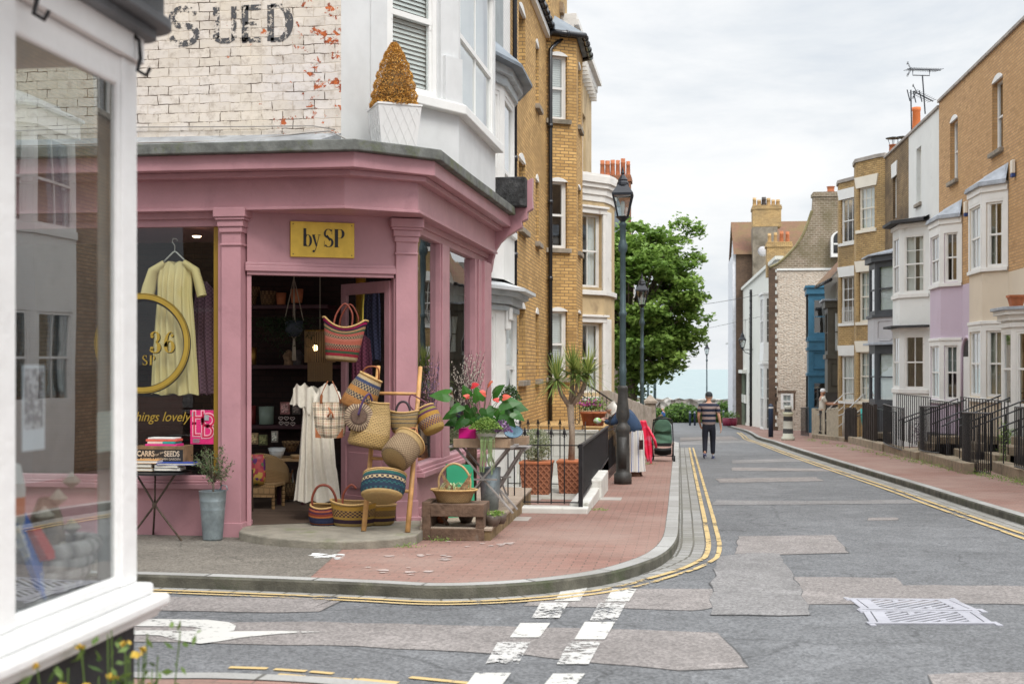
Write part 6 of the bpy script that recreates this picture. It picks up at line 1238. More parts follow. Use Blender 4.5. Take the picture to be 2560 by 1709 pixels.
# plaid tote
def plaid():
    m,nt,b=nodes('plaid_cloth'); tc=N(nt,'ShaderNodeTexCoord'); sp=N(nt,'ShaderNodeSeparateXYZ'); nt.links.new(tc.outputs['UV'],sp.inputs[0]); col=None
    base=(.62,.53,.40)
    for ax,off_ in ((0,0),(1,0)):
        mu=N(nt,'ShaderNodeMath',operation='MULTIPLY'); mu.inputs[1].default_value=4; nt.links.new(sp.outputs[ax],mu.inputs[0]); fr=N(nt,'ShaderNodeMath',operation='FRACT'); nt.links.new(mu.outputs[0],fr.inputs[0])
        c=ramp(nt,fr.outputs[0],[(0,(1,1,1)),(.12,(.08,.07,.06)),(.19,(1,1,1)),(.27,(.08,.07,.06)),(.34,(1,1,1)),(.62,(.85,.4,.35)),(.66,(1,1,1)),(.9,(.8,.74,.66))],'CONSTANT')
        col=mix(nt,1,col if col else base,c,'MULTIPLY') if col else mix(nt,1,base,c,'MULTIPLY')
    nt.links.new(col,b.inputs['Base Color']); b.inputs['Roughness'].default_value=.9; return m
PLA=plaid(); yp=12.98; tb_=at(826,1090,yp); t=thing('plaid_tote','cream and black plaid tote bag with tan straps hanging over the long pale dress','bag',tuple(tb_))
wb,wt,hh=mpx(34,13.2),mpx(43,13.2),mpx(86,13.2); Mx=Matrix.Translation(tb_)@Rm(0,0,6)
mb=MB(); mb.grid(lambda u,v:Mx@Vector(((2*u-1)*(wb+(wt-wb)*v**.6),-.05-.045*math.sin(PI*u)*math.sin(PI*min(1,v*1.1)+.2)+.01*math.sin(u*9+v*5),hh*v-.02*(1-v)*(1-(2*u-1)**2))),20,16); mb.grid(lambda u,v:Mx@Vector(((2*u-1)*(wb+(wt-wb)*v**.6),.04,hh*v)),8,6)
mb.build('body',PLA,t,smooth=True,fixn=False); 
mb=MB(); 
for s in (-1,1): mb.add([Mx@Vector((s*wb*1.02,-.085,-.01)),Mx@Vector((s*wb*.55,-.10,-.015)),Mx@Vector((s*wb*1.05,-.075,.1))],[(0,1,2)])
mb.build('corner_patch',LTH,t,fixn=False)
mb=MB(); ptsb=[(-.085,-.08,hh*.96),(-.075,-.09,hh*1.25),(-.02,-.05,hh*1.62)]; 
mb.tube([Mx@Vector(p) for p in crs3(ptsb)],.016,6,sq=.3); mb.tube([Mx@Vector(p) for p in crs3([(.12,-.07,hh*.96),(.10,-.08,hh*1.2),(.03,-.05,hh*1.62)])],.016,6,sq=.3); mb.build('strap',LTH,t,smooth=True)
mb=MB(); mb.tube([Mx@Vector(p) for p in ((.0,-.105,hh*.86),(.02,-.12,hh*.7),(-.01,-.12,hh*.58))],.01,6); mb.tube([Mx@Vector(p) for p in ((.0,-.105,hh*.84),(.045,-.12,hh*.66),(.05,-.12,hh*.54))],.01,6); mb.build('tassel',LTH,t,smooth=True)
# long dresses
def dress(name,label,top,w,prof,mat,folds=7,depth=.07,sleeve=None,parent_cat='dress',yaw=0,neck=.3,slm=None):
    """prof: (fraction down, half width) ; top = shoulder line centre"""
    t=thing(name,label,parent_cat,tuple(top),math.radians(yaw)); H=prof[-1][0]; Mx=XF[t.name]
    def hw(z):
        for (a,wa),(b,wb_) in zip(prof,prof[1:]):
            if z<=b: k=(z-a)/(b-a); return wa+(wb_-wa)*k
        return prof[-1][1]
    mb=MB()
    def fn(u,v,s=-1):
        z=v*H; w_=hw(z); x=(2*u-1)*w_; k=min(1,z/.25); ed=math.sqrt(max(0,1-(2*u-1)**2))
        y=s*depth*(.35+.65*k)*ed+ .028*k*math.sin(u*folds*2*PI+1.3*math.sin(v*4)+2*math.sin(u*5))*ed
        zz=-z
        if v<.12: zz-=neck*max(0,1-abs(2*u-1)/.5)**1*(.12-v)*(1 if s<0 else .4)*1.6; zz-=.035*abs(2*u-1)**2.0*(1-v/.12)*1.2
        if v>.999: zz+=.012*math.sin(u*17)
        return Mx@Vector((x,y,zz))
    mb.grid(lambda u,v:fn(u,v,-1),64,40); mb.grid(lambda u,v:fn(1-u,v,1),40,24); mb.build('gown',mat,t,smooth=True,fixn=False)
    if sleeve:
        mb=MB()
        for s in (-1,1):
            pts=[Vector((s*(prof[0][1]*.92),0,-.03))]+[Vector((s*a,-.01,-b)) for a,b,_ in sleeve]; rs=[.05]+[r for _,_,r in sleeve]
            mb.tube([Mx@p for p in pts],rs,14,cap=False,sq=.7)
        mb.build('sleeves',slm or mat,t,smooth=True)
    return t
def ging(name,c1,c2,f=70,rough=.9):
    m,nt,b=nodes(name); tc=N(nt,'ShaderNodeTexCoord'); mp_=N(nt,'ShaderNodeMapping'); mp_.inputs['Scale'].default_value=(f,.1,f); nt.links.new(tc.outputs['Object'],mp_.inputs[0])
    ck=N(nt,'ShaderNodeTexChecker'); ck.inputs['Scale'].default_value=1; ck.inputs['Color1'].default_value=c4(c1); ck.inputs['Color2'].default_value=c4(c2); nt.links.new(mp_.outputs[0],ck.inputs[0]); nt.links.new(ck.outputs[0],b.inputs['Base Color']); b.inputs['Roughness'].default_value=rough; b.inputs['Specular IOR Level'].default_value=.1; return m
GNG=ging('yellow_gingham',(.72,.58,.26),(.55,.46,.24),75); LIN=M('unbleached_linen',(.66,.62,.53),rough=.95,var=.05,vs=30,bump=.25,bs=250)
yd=13.12; tp=at(437,650,yd); H=ZD(650,tp.x,yd)-ZD(985,tp.x,yd)
dress('yellow_dress','pale yellow gingham dress with half sleeves hanging behind the shop window','x' and tp,.3,[(0,.12),(.05,.19),(.22,.20),(.40,.20),(.44,.205),(.80,.235),(1.12,.255),(1.16,.26),(H,.275)],GNG,folds=6,sleeve=[(.24,.12,.07),(.29,.30,.075),(.315,.40,.075)],depth=.06)
hg=thing('clothes_hanger','white wooden hanger holding the yellow dress','hanger',tuple(tp+Vector((0,0,.1)))); mb=MB(); mb.tube([tp+Vector(p) for p in ((-.13,0,-.02),(-.02,0,.085),(0,0,.095),(.02,0,.085),(.13,0,-.02))],.009,6); mb.tube([tp+Vector(p) for p in ((0,0,.09),(0,0,.16),(-.03,0,.20),(-.02,0,.235),(.015,0,.235),(.03,0,.21))],.006,6); mb.build('hanger',M('hanger_white',(.6,.58,.52)),hg,smooth=True)
tp=at(793,962,13.5); H=ZD(962,tp.x,13.5)-ZD(1252,tp.x,13.5)
dress('long_linen_dress','long cream linen dress with ruffled shoulders hanging in the shop doorway',tp,.2,[(0,.11),(.05,.19),(.10,.215),(.2,.19),(.30,.165),(.6,.19),(.92,.215),(.94,.225),(H,.27)],LIN,folds=5,depth=.09,neck=.5,sleeve=[(.225,.10,.06),(.235,.22,.085)])
mb=MB(); 
for s in (-1,1):
    mb.grid(lambda u,v:tp+Vector((s*(.05+.20*u),-.09-.02*math.sin(u*12),-.02-.30*v*(1-.35*u)-.02*math.sin(u*14)+.03*math.sin(PI*u))),14,4)
mb.build('ruffle',LIN,bpy.data.objects['long_linen_dress'],smooth=True,fixn=False)
for k,(px,py0,py1,y,w_,c,lb) in enumerate(((512,700,985,13.5,.13,(.16,.09,.12),'dark floral garment hanging at the right of the shop window'),(905,830,1000,14.1,.12,(.10,.03,.05),'dark red patterned bag cluster hanging inside the glazed door'),(930,700,900,14.2,.10,(.05,.05,.09),'navy spotted garment hanging inside behind the glazed door'))):
    p=at(px,py0,y); dress('hanging_garment',lb,p,.1,[(0,.04),(.08,w_*.8),(.3,w_),(p.z-ZD(py1,p.x,y),w_*1.05)],ging('spotted_cloth',c,tuple(min(1,x*1.7) for x in c),45),folds=4,depth=.05,parent_cat='garment')
# gold pole
t=thing('gold_pole','thick gold painted pole inside the doorway behind the striped basket','pole',(AY(902,14.6),14.6,-.1)); mb=MB(); x=AY(902,14.6); mb.tube([(x,14.6,-.1),(x,14.6,3.2)],.062,20); mb.build('pole',M('polished_gold',(.55,.36,.05),rough=.28,metal=.8,var=.08,bump=.02),t,smooth=True)
# shelves at the back with wicker pots
SH=M('dark_red_shelf',(.05,.012,.018),rough=.5)
for k,(pxa,pxb,py,lb) in enumerate(((612,820,762,'upper dark red shelf on the back wall with plant pots'),(612,845,912,'middle dark red shelf on the back wall with brass ornaments'),(612,760,1062,'lower dark shelf with pale buckets and little hearts'))):
    y=15.9; a,b=AY(pxa,y),AY(pxb,y); z=ZD(py,(a+b)/2,y); t=thing('wall_shelf',lb,'shelf',((a+b)/2,y,z),0,'shelves on the shop back wall'); mb=MB(); mb.box(a,b,y-.02,16.28,z-.05,z); mb.build('board',SH,t,bevel=.004)
WK=weave('dark_wicker',[(0,(.22,.13,.06)),(.5,(.30,.19,.09))],nu=24,nv=8,checker=[(0,1,(.14,.08,.04))])
def ipot(name,label,px,pyb,w_,h_,mat,y=15.95,grp=None,taper=.85,cat='pot'):
    c=PY(px,pyb,y); s=(y*1.04)/F; r=w_*s/2; h=h_*s; t=thing(name,label,cat,tuple(c),0,grp); mb=MB(); mb.lathe([(.001,0),(r*taper,0),(r,h),(r*.92,h),(r*.85,h*.6),(.001,h*.6)],20,Matrix.Translation(c)); mb.build('pot',mat,t,smooth=True); return t
for a in ((671,762,42,34,WK,'herringbone wicker pot, biggest on the upper shelf'),(630,762,26,22,WK,'small wicker pot at the left end of the upper shelf, lower one'),(636,741,28,24,WK,'wicker pot stacked on the small one at the left of the upper shelf'),(703,762,25,30,TERR,'orange clay pot beside the herringbone pot'),(742,757,32,34,TERR,'wider orange clay pot behind the hanging planter')):
    ipot('shelf_pot',a[5],a[0],a[1],a[2],a[3],a[4],grp='pots on the upper shelf')
BR2=M('brass_ornament',(.45,.27,.07),metal=.8,rough=.35)
ipot('goblet','tall brass goblet on the middle shelf',633,912,18,44,BR2,cat='ornament'); 
for px,lb in ((722,'tan carved figure on the middle shelf, left'),(745,'dark pine cone on the middle shelf'),(790,'dark carved head at the right of the middle shelf')):
    c=PY(px,912,15.95); t=thing('ornament',lb,'ornament',tuple(c),0,'ornaments on the middle shelf'); mb=MB(); mb.lathe([(.001,0),(.07,0),(.06,.05),(.085,.12),(.05,.17),(.02,.2),(.001,.2)],10,Matrix.Translation(c)); mb.build('figure',M('orn_'+str(px),(.25,.16,.09) if px==722 else (.06,.05,.05),vs=20,bump=.8,var=.4),t)
ipot('bucket','pale green enamel bucket on the lower shelf',666,1060,37,44,M('pale_green_enamel',(.28,.36,.30),rough=.4),taper=.95); ipot('bucket','dark red enamel bucket beside the pale green one',627,1060,28,46,M('dark_red_enamel',(.20,.03,.03),rough=.4),taper=.9)
for i,(px,py) in enumerate(((702,1045),(716,1045),(731,1046),(703,1057),(717,1058),(732,1059))):
    c=PY(px,py,15.8); t=thing('heart_hook','one of the small pale metal hearts hanging in two rows under the shelf','ornament',tuple(c),0,'small pale hearts'); mb=MB(); q=[(.028*math.sin(a)**3*1.1,0,.024*(13*math.cos(a)-5*math.cos(2*a)-2*math.cos(3*a)-math.cos(4*a))/15) for a in [k*PI/8 for k in range(16)]]; mb.tube([c+Vector(p) for p in q],.005,5,closed=True); mb.build('heart',M('pale_metal',(.6,.5,.46)),t)
# table with enamel bowl, cards; rattan chair; small baskets
y=15.0; a,b=AY(655,y),AY(760,y); z=ZD(1147,(a+b)/2,y); t=thing('display_table','narrow wooden table inside the doorway holding bowls and cards','table',((a+b)/2,y+.3,-.1))
mb=MB(); mb.box(AY(610,y),b,y,y+.6,z-.03,z); mb.build('top',M('light_oak',(.38,.24,.12),vs=6,var=.2),t,bevel=.004)
for x in (a+.2,b-.03): mb=MB(); mb.box(x-.02,x+.02,y+.04,y+.08,-.1,z-.03); mb.build('leg',SH,t)
ipot('enamel_bowl','white enamel bowl with blue rim on the inner table',692,1145,44,26,M('white_enamel',(.62,.63,.62),rough=.3),y=15.15,taper=.6,cat='bowl'); ipot('coiled_bowl','dark and pale coiled basket bowl right of the enamel bowl',727,1128,46,26,WK,y=15.3,taper=.5,cat='bowl'); ipot('wooden_bowl','shallow wooden bowl at the right end of the inner table',740,1146,30,10,MC['light_oak'],y=15.1,taper=.6,cat='bowl')
for px,py,w_,h_,c,lb in ((634,1110,22,28,(.30,.2,.1),'small framed picture on the inner table, left'),(657,1112,22,26,(.12,.12,.05),'small dark green card on the inner table'),(712,1035,24,30,(.38,.16,.15),'pink patterned box on the lower shelf'),(740,1035,20,28,(.10,.08,.07),'dark box on the lower shelf next to the pink one'),(686,1105,16,28,(.3,.26,.22),'brown jar on the inner table')):
    yy=15.3 if py>1060 else 15.85; c0_=PY(px,py,yy); s=yy*1.04/F; t=thing('boxed_card',lb,'box',tuple(c0_)); mb=MB(); mb.box(c0_.x-w_*s/2,c0_.x+w_*s/2,yy,yy+.03,c0_.z,c0_.z+h_*s); mb.build('box',M('card_%d'%px,c,vs=18,var=.6,bump=0),t)
    mb=MB(); mb.box(c0_.x-w_*s*.36,c0_.x+w_*s*.36,yy-.006,yy,c0_.z+h_*s*.15,c0_.z+h_*s*.85); mb.build('front',M('cardf_%d'%px,tuple(min(1,x*2) for x in c),vs=40,var=.9,bump=0),t)
RAT=weave('rattan',[(0,(.36,.22,.10)),(.5,(.42,.27,.13))],nu=40,nv=10,dark=.3)
c=Vector((AY(640,14.6),14.6,STEPZ)); t=thing('rattan_chair','small rattan armchair just inside the doorway with a fruit patterned bag on it','chair',tuple(c))
mb=MB(); mb.grid(lambda u,v:c+Vector((.27*math.sin((u-.5)*PI*1.1),.22-.28*math.cos((u-.5)*PI*1.1)*-1*-1+.2,.27+v*(.33*math.cos((u-.5)*PI*.95)**.7+.06))),20,8); mb.build('back',RAT,t,smooth=True,fixn=False,solid=.015)
mb=MB(); mb.box(c.x-.25,c.x+.27,c.y-.12,c.y+.3,.17,.20); mb.build('seat',RAT,t); mb=MB(); mb.box(c.x-.25,c.x+.27,c.y-.13,c.y-.11,.05,.17); mb.build('apron',weave('rattan_open',[(0,(.34,.21,.10)),(.5,(.12,.07,.04))],nu=14,nv=6),t)
for dx,dy in ((-.23,-.1),(.25,-.1),(-.23,.28),(.25,.28)): mb=MB(); mb.tube([c+Vector((dx,dy,0)),c+Vector((dx,dy,.28))],.02,6); mb.build('leg',RAT,t)
c2=Vector((AY(631,14.45),14.5,.2)); t=thing('patterned_bag','red yellow and purple fruit patterned bag sitting on the rattan chair','bag',tuple(c2)); mb=MB(); mb.lathe([(.001,0),(.13,0),(.15,.1),(.14,.3),(.12,.36),(.001,.36)],16,Matrix.Translation(c2),1,.5)
m,nt,b=nodes('fruit_print'); tc=N(nt,'ShaderNodeTexCoord'); v=N(nt,'ShaderNodeTexVoronoi'); v.inputs['Scale'].default_value=22; nt.links.new(tc.outputs['Object'],v.inputs['Vector']); nt.links.new(ramp(nt,v.outputs['Color'],[(.2,(.30,.03,.05)),(.4,(.45,.28,.06)),(.55,(.10,.02,.12)),(.7,(.40,.06,.06)),(.85,(.08,.14,.05))],'CONSTANT'),b.inputs['Base Color']); mb.build('bag',m,t,smooth=True)
for px,w_,h_,lb in ((686,20,44,'small woven bin beside the rattan chair'),(723,32,42,'woven bin of coloured wrapping rolls behind the dress')): 
    t=ipot('woven_bin',lb,px,1245 if px<700 else 1247,w_,h_,WK,y=15.4,cat='bin')
    if px>700:
        for k in range(7): mb=MB(); q=PY(px-10+k*4,1210,15.4+.01*k); mb.tube([q,q+Vector((R.uniform(-.06,.06),0,.14+R.uniform(0,.06)))],.009,5); mb.build('roll',M('roll_%d'%k,R.choice([(.5,.45,.2),(.5,.5,.48),(.45,.2,.1)]),bump=0),t)
# hanging planter and lampshade
LEAFD=leafmat('dark_fern',(.012,.03,.012),(.03,.06,.02)); y=14.6; c=PY(735,822,y); t=thing('hanging_planter','dark plant pot hung in a knotted cord net with trailing fern inside the doorway','hanging planter',tuple(c))
mb=MB(); mb.lathe([(.001,-.09),(.06,-.09),(.105,-.02),(.11,.1),(.1,.1),(.001,.08)],18,Matrix.Translation(c)); mb.build('pot',M('blue_black_pot',(.04,.05,.065),rough=.5),t,smooth=True)
mb=MB(); top=c+Vector((0,0,.62))
for k in range(4): a=k*PI/2+.4; mb.tube([top,c+Vector((.11*math.cos(a),.11*math.sin(a),.11)),c+Vector((.10*math.cos(a+.4),.10*math.sin(a+.4),0)),c+Vector((0,0,-.13))],.006,5)
mb.tube([c+Vector((0,0,-.12)),c+Vector((0,0,-.2)),c+Vector((0,0,-.38))],[.012,.02,.028],7); mb.tube([top,(c.x,y,3.2)],.006,5); mb.build('cord_net',M('pale_cord',(.36,.31,.24)),t,smooth=True)
r3=random.Random(9); mb=MB(); leaves(mb,[c+Vector((r3.gauss(-.12,.2),r3.gauss(0,.1),.14-abs(r3.gauss(0,.16)))) for _ in range(1100)],.03,r3,asp=.2); mb.build('foliage',LEAFD,t,fixn=False)
c=PY(800,870,15.4); t=thing('bead_lampshade','drum lampshade of wooden beads glowing faintly inside the shop','lamp',tuple(c)); 
for zz,r_ in ((.0,.19),(-.46,.15)):
    pass
mb=MB()
for k in range(40): a=2*PI*k/40; mb.tube([c+Vector((.19*math.cos(a),.19*math.sin(a),.22)),c+Vector((.19*math.cos(a),.19*math.sin(a),-.18))],.008,4); mb.tube([c+Vector((.15*math.cos(a),.15*math.sin(a),-.18)),c+Vector((.15*math.cos(a),.15*math.sin(a),-.42))],.008,4)
mb.build('beads',M('wood_beads',(.30,.19,.09)),t); mb=MB(); mb.tube([c+Vector((.195*math.cos(a*PI/16),.195*math.sin(a*PI/16),.22)) for a in range(32)],.01,5,closed=True); mb.build('hoop',BR2,t); mb=MB(); mb.lathe([(.001,-.04),(.03,-.02),(.035,.02),(.001,.05)],12,Matrix.Translation(c+Vector((-.06,0,0)))); mb.build('bulb',emit('bulb_glow',(1,.7,.35),4),t,smooth=True); mb=MB(); mb.tube([c+Vector((0,0,.22)),(c.x,15.4,3.2)],.006,4); mb.build('cord',M('pale_cord',(.36,.31,.24)),t)
c=PY(492,594,14.5); t=thing('ceiling_spot','small recessed ceiling spot glowing warm in the shop window','ceiling spot',tuple(c)); mb=MB(); mb.lathe([(.001,0),(.035,0),(.05,.01),(.055,.02)],16,Matrix.Translation(c)); mb.build('lens',emit('spot_glow',(1,.7,.45),4),t)
# ---- outside left: bistro table with books and seed crate, olive tree in a bucket
ft=[W(455,1352,.105),W(378,1338,.105),W(330,1350,.105)]
tc0=Vector((AY(405,12.55),12.55,0)); zt_=ZD(1178,tc0.x,12.55)
t=thing('bistro_table','black folding bistro table with crossed legs carrying books in front of the shop window','table',(tc0.x,tc0.y,G(12.5)+.1))
mb=MB(); mb.lathe([(.001,-.012),(.30,-.012),(.305,-.02),(.305,.0),(.001,.0)],32,Matrix.Translation((tc0.x,tc0.y,zt_))); mb.build('tabletop',BLACK,t,smooth=False)
kn=Vector((AY(386,12.55),12.55,ZD(1262,tc0.x,12.55))); RUS=M('rusty_steel',(.10,.075,.055),rough=.6,metal=.3,var=.4,vs=20)
for q,tp_ in ((ft[0],(340,12.5)),(W(383,1336,.105),(388,12.6)),(W(322,1348,.105),(438,12.45)),):
    top=Vector((AY(tp_[0],tp_[1]),tp_[1],zt_-.02)); mb=MB(); mb.tube([q,kn+Vector((0,.01,0)),top],.011,7); mb.build('leg',RUS,t,smooth=True)
mb=MB(); mb.lathe([(.02,-.03),(.024,0),(.02,.03)],10,Matrix.Translation(kn)); mb.build('knuckle',RUS,t)
def book(label,px,py,w_,h_,y,c,d=.2,yaw=0,page=True):
    p=PY(px,py,y); s=y*1.045/F; ww=w_*s; hh=h_*s; Mx=Matrix.Translation(p)@Rm(0,0,yaw); t=thing('book',label,'book',tuple(p),0,'books on the bistro table'); mb=MB(); mb.box(-ww/2,ww/2,0,d,0,.003,Mx); mb.box(-ww/2,ww/2,0,d,hh-.003,hh,Mx); mb.box(-ww/2-.002,-ww/2+.002,0,d,0,hh,Mx); mb.build('cover',M('cover_%d_%d'%(px,py),c,rough=.4,var=.15,vs=15,bump=0),t); mb=MB(); mb.box(-ww/2+.003,ww/2-.005,.004,d-.004,.003,hh-.003,Mx); mb.build('pages',M('page_white',(.66,.63,.56),rough=.9),t)
book('thick pale book at the bottom of the right pile on the bistro table',418,1176,66,7,12.42,(.45,.46,.45),yaw=4); book('slim white book second from the bottom of the right pile',415,1168,60,6,12.42,(.62,.62,.6),yaw=-3); book('glossy blue picture book on top of the right pile',438,1162,96,5,12.42,(.02,.06,.30),yaw=2,d=.22)
book('tan book at the bottom of the left pile on the bistro table',352,1177,60,8,12.42,(.38,.26,.14)); book('white paperback in the middle of the left pile',350,1167,58,7,12.42,(.6,.58,.52)); book('orange covered book on top of the left pile',360,1158,70,8,12.42,(.60,.30,.10),yaw=3)
cr=PY(402,1154,12.6); s=12.6*1.045/F; t=thing('seed_crate','old wooden seed crate with painted seed merchant lettering full of colourful books','crate',tuple(cr)); fc=Fr((cr.x-66*s,12.6),(cr.x+61*s,12.6)); H=40*s
WDB=M('aged_crate_wood',(.20,.12,.06),rough=.85,var=.3,vs=9,bump=.4); L=fc.L
mb=MB(); mb.fb(fc,0,L,-.014,0,.0+cr.z,cr.z+H); mb.fb(fc,0,L,-.25,-.236,cr.z,cr.z+H); mb.fb(fc,0,.014,-.236,-.014,cr.z,cr.z+H); mb.fb(fc,L-.014,L,-.236,-.014,cr.z,cr.z+H); mb.fb(fc,0,L,-.25,0,cr.z-.01,cr.z); mb.fb(fc,-.006,L+.006,-.004,.004,cr.z+H-.035,cr.z+H); mb.build('box',WDB,t,bevel=.002)
mb=MB(); mb.fb(fc,.01,L-.012,.0,.0025,cr.z+.0,cr.z+H-.04); mb.build('label_panel',M('label_black',(.02,.018,.016)),t); INK=M('label_cream',(.52,.42,.30),var=.25,vs=60,bump=0)
text('CARRS',fc,.015,.003,cr.z+.060,.080,INK,t,ext=.0005,sx=.80,bold=.002); text('SEEDS',fc,.315,.003,cr.z+.060,.080,INK,t,ext=.0005,sx=.80,bold=.002); text('for the',fc,.225,.003,cr.z+.060,.034,INK,t,ext=.0005,rot=.4); text('FLOWER & KITCHEN GARDEN',fc,.05,.003,cr.z+.02,.032,INK,t,ext=.0005,sx=1.02)
for k,(a,b,h0,h1,c,lb) in enumerate(((.12,.42,.10,.115,(.62,.62,.60),'white spined book lying across the top of the seed crate'),(.10,.44,.075,.098,(.60,.12,.08),'coral red book lying under the white one in the seed crate'),(.12,.29,.05,.073,(.62,.50,.42),'pale pink book in the seed crate, left of the green one'),(.29,.43,.05,.073,(.02,.28,.24),'teal green book lying in the seed crate'),(.10,.45,.02,.048,(.60,.03,.20),'hot pink striped book lowest in the seed crate'))):
    tt=thing('book',lb,'book',tuple(fc.pt(a,-.1,cr.z+H+h0-.03)),0,'books in the seed crate'); mb=MB(); mb.fb(fc,a,b,-.2,-.03+.006*k,cr.z+H+h0-.03,cr.z+H+h1-.03); mb.build('volume',M('vol_%d'%k,c,rough=.45,bump=0,var=.1,vs=30),tt,bevel=.003)
ZINC=M('galvanised_zinc',(.28,.33,.35),rough=.45,metal=.6,var=.2,vs=8,bump=.1,dirt=(.16,.19,.2),dscale=6,damt=.55)
bb_=W(523,1352,.105); bb_.y+=.1; bb_.z=G(bb_.y)+.105; s=bb_.y*1.045/F; t=thing('zinc_bucket','tall galvanised flower bucket holding a small olive tree beside the left pilaster','bucket',tuple(bb_)); hb=122*s; r0,r1=24*s,34*s
mb=MB(); mb.lathe([(.001,.01),(r0*.97,.01),(r0,0),(r0*1.02,.02),(r0+(r1-r0)*.6,hb*.62),(r0+(r1-r0)*.62,hb*.63),(r0+(r1-r0)*.6,hb*.64),(r0+(r1-r0)*.8,hb*.80),(r0+(r1-r0)*.83,hb*.81),(r0+(r1-r0)*.8,hb*.82),(r1,hb),(r1*1.03,hb+.005),(r1*.98,hb+.004),(r1*.9,hb*.9),(.001,hb*.88)],30,Matrix.Translation(bb_)); mb.build('bucket',ZINC,t,smooth=True)
mb=MB(); mb.tube([bb_+Vector((.02,r1*.95,hb)),bb_+Vector((.05,r1,hb+.05)),bb_+Vector((.10,r1*.9,hb+.045)),bb_+Vector((.12,r1*.8,hb))],.006,6); mb.build('handle',ZINC,t,smooth=True)
def smalltree(name,label,base,h,cz,rx,rz,n,lm,lsz,rnd,trunk=.012,asp=.3,bark=None,cat='small tree'):
    t=thing(name,label,cat,tuple(base)); c=base+Vector((0,0,cz)); mb=MB(); bk=bark or M('grey_bark',(.16,.12,.09),bump=.4)
    mb.tube([base,base+Vector((.01,0,cz*.5)),c-Vector((0,0,rz*.6)),c],[trunk,trunk*.85,trunk*.7,trunk*.4],7); pts=[]
    for k in range(26):
        a=rnd.uniform(0,2*PI); e=rnd.uniform(-.5,1.2); p=c+Vector((rx*math.cos(a)*math.cos(e),rx*math.sin(a)*math.cos(e),rz*math.sin(e)))*1.0*rnd.uniform(.75,1.15) if 0 else c+Vector((rx*math.cos(a)*math.cos(e),rx*math.sin(a)*math.cos(e),rz*math.sin(e)))*rnd.uniform(.7,1.12)
        s0=c-Vector((0,0,rz*.7)); m_=s0.lerp(p,.5)+Vector((0,0,.03)); mb.tube([s0,m_,p],[trunk*.4,trunk*.25,trunk*.1],4)
        for q in range(n//26): pts.append(s0.lerp(p,rnd.uniform(.35,1.05))+Vector((rnd.gauss(0,rx*.09),rnd.gauss(0,rx*.09),rnd.gauss(0,rx*.09))))
    mb.build('stem',bk,t,smooth=True); mb=MB(); leaves(mb,pts,lsz,rnd,asp=asp); mb.build('foliage',lm,t,fixn=False); return t
OLV=leafmat('olive_leaf',(.045,.075,.03),(.17,.22,.10)); smalltree('olive_tree','little olive tree with grey green leaves growing from the tall zinc bucket',bb_+Vector((0,0,hb*.88)),.6,.30,.21,.23,1100,OLV,.018,random.Random(4))
# ---- white topiary planter on the ledge and its twin
PLN=M('quilted_white_planter',(.66,.66,.65),rough=.6,var=.03,bump=0)
def planter():
    t=thing('topiary_planter','golden clipped cone in a white quilted square planter on the corner ledge','planter',(0,0,0)); a0,a1,h=.19,.235,.42
    mb=MB(); q=lambda a,z:[(-a,-a,z),(a,-a,z),(a,a,z),(-a,a,z)]; mb.add(q(a0,0)+q(a1,h),[(0,1,5,4),(1,2,6,5),(2,3,7,6),(3,0,4,7),(4,5,6,7)]); mb.build('pot',PLN,t); mb=MB(); mb.add(q(a1+.008,h)+q(a1+.008,h+.02),[(0,1,2,3),(0,1,5,4),(1,2,6,5),(2,3,7,6),(3,0,4,7),(4,5,6,7)]); mb.build('rim',PLN,t)
    mb=MB()
    for f_ in range(4):
        Mr=Matrix.Rotation(f_*PI/2,4,'Z')
        for k in range(-3,5):
            for s in (-1,1):
                P=[]
                for j in range(7):
                    z=h*(.02+.93*j/6); x=k*.09+s*(j/6)*.18*1.0; a=a0+(a1-a0)*z/h
                    if abs(x)<=a-.01: P.append(Mr@Vector((x,-a-.001,z)))
                if len(P)>1: mb.tube(P,.0035,4)
    mb.build('quilting',PLN,t)
    rnd=random.Random(8); pts=[]
    for k in range(12000):
        z=rnd.random()**1.25; r=(.235*(1-z**1.5)**.75+.02)*(1-.12*rnd.random()**2)*(1+.05*math.sin(z*40)); a=rnd.uniform(0,2*PI); pts.append(Vector((r*math.cos(a),r*math.sin(a),h+.01+z*.70)))
    mb=MB(); leaves(mb,pts,.011,rnd,asp=.5); mb.build('foliage',leafmat('golden_clipped_leaf',(.34,.16,.03),(.74,.42,.10),tr=.25),t,fixn=False)
    mb=MB(); mb.lathe([(.001,h),(.2,h),(.18,h+.2),(.10,h+.45),(.01,h+.68)],16); mb.build('inner_growth',M('inner_twigs',(.12,.07,.02)),t,smooth=True); return t
pl=planter(); p0=PY(986,366,13.08); p0.z=3.937; pl.location=p0; pl.rotation_euler=(0,0,math.radians(28))
pl2=dup(pl,(-2.93,17.88,3.937),math.radians(10),'second golden clipped cone in a white planter, mostly hidden behind the bay corner'); pl2.scale=(.85,.85,.85)
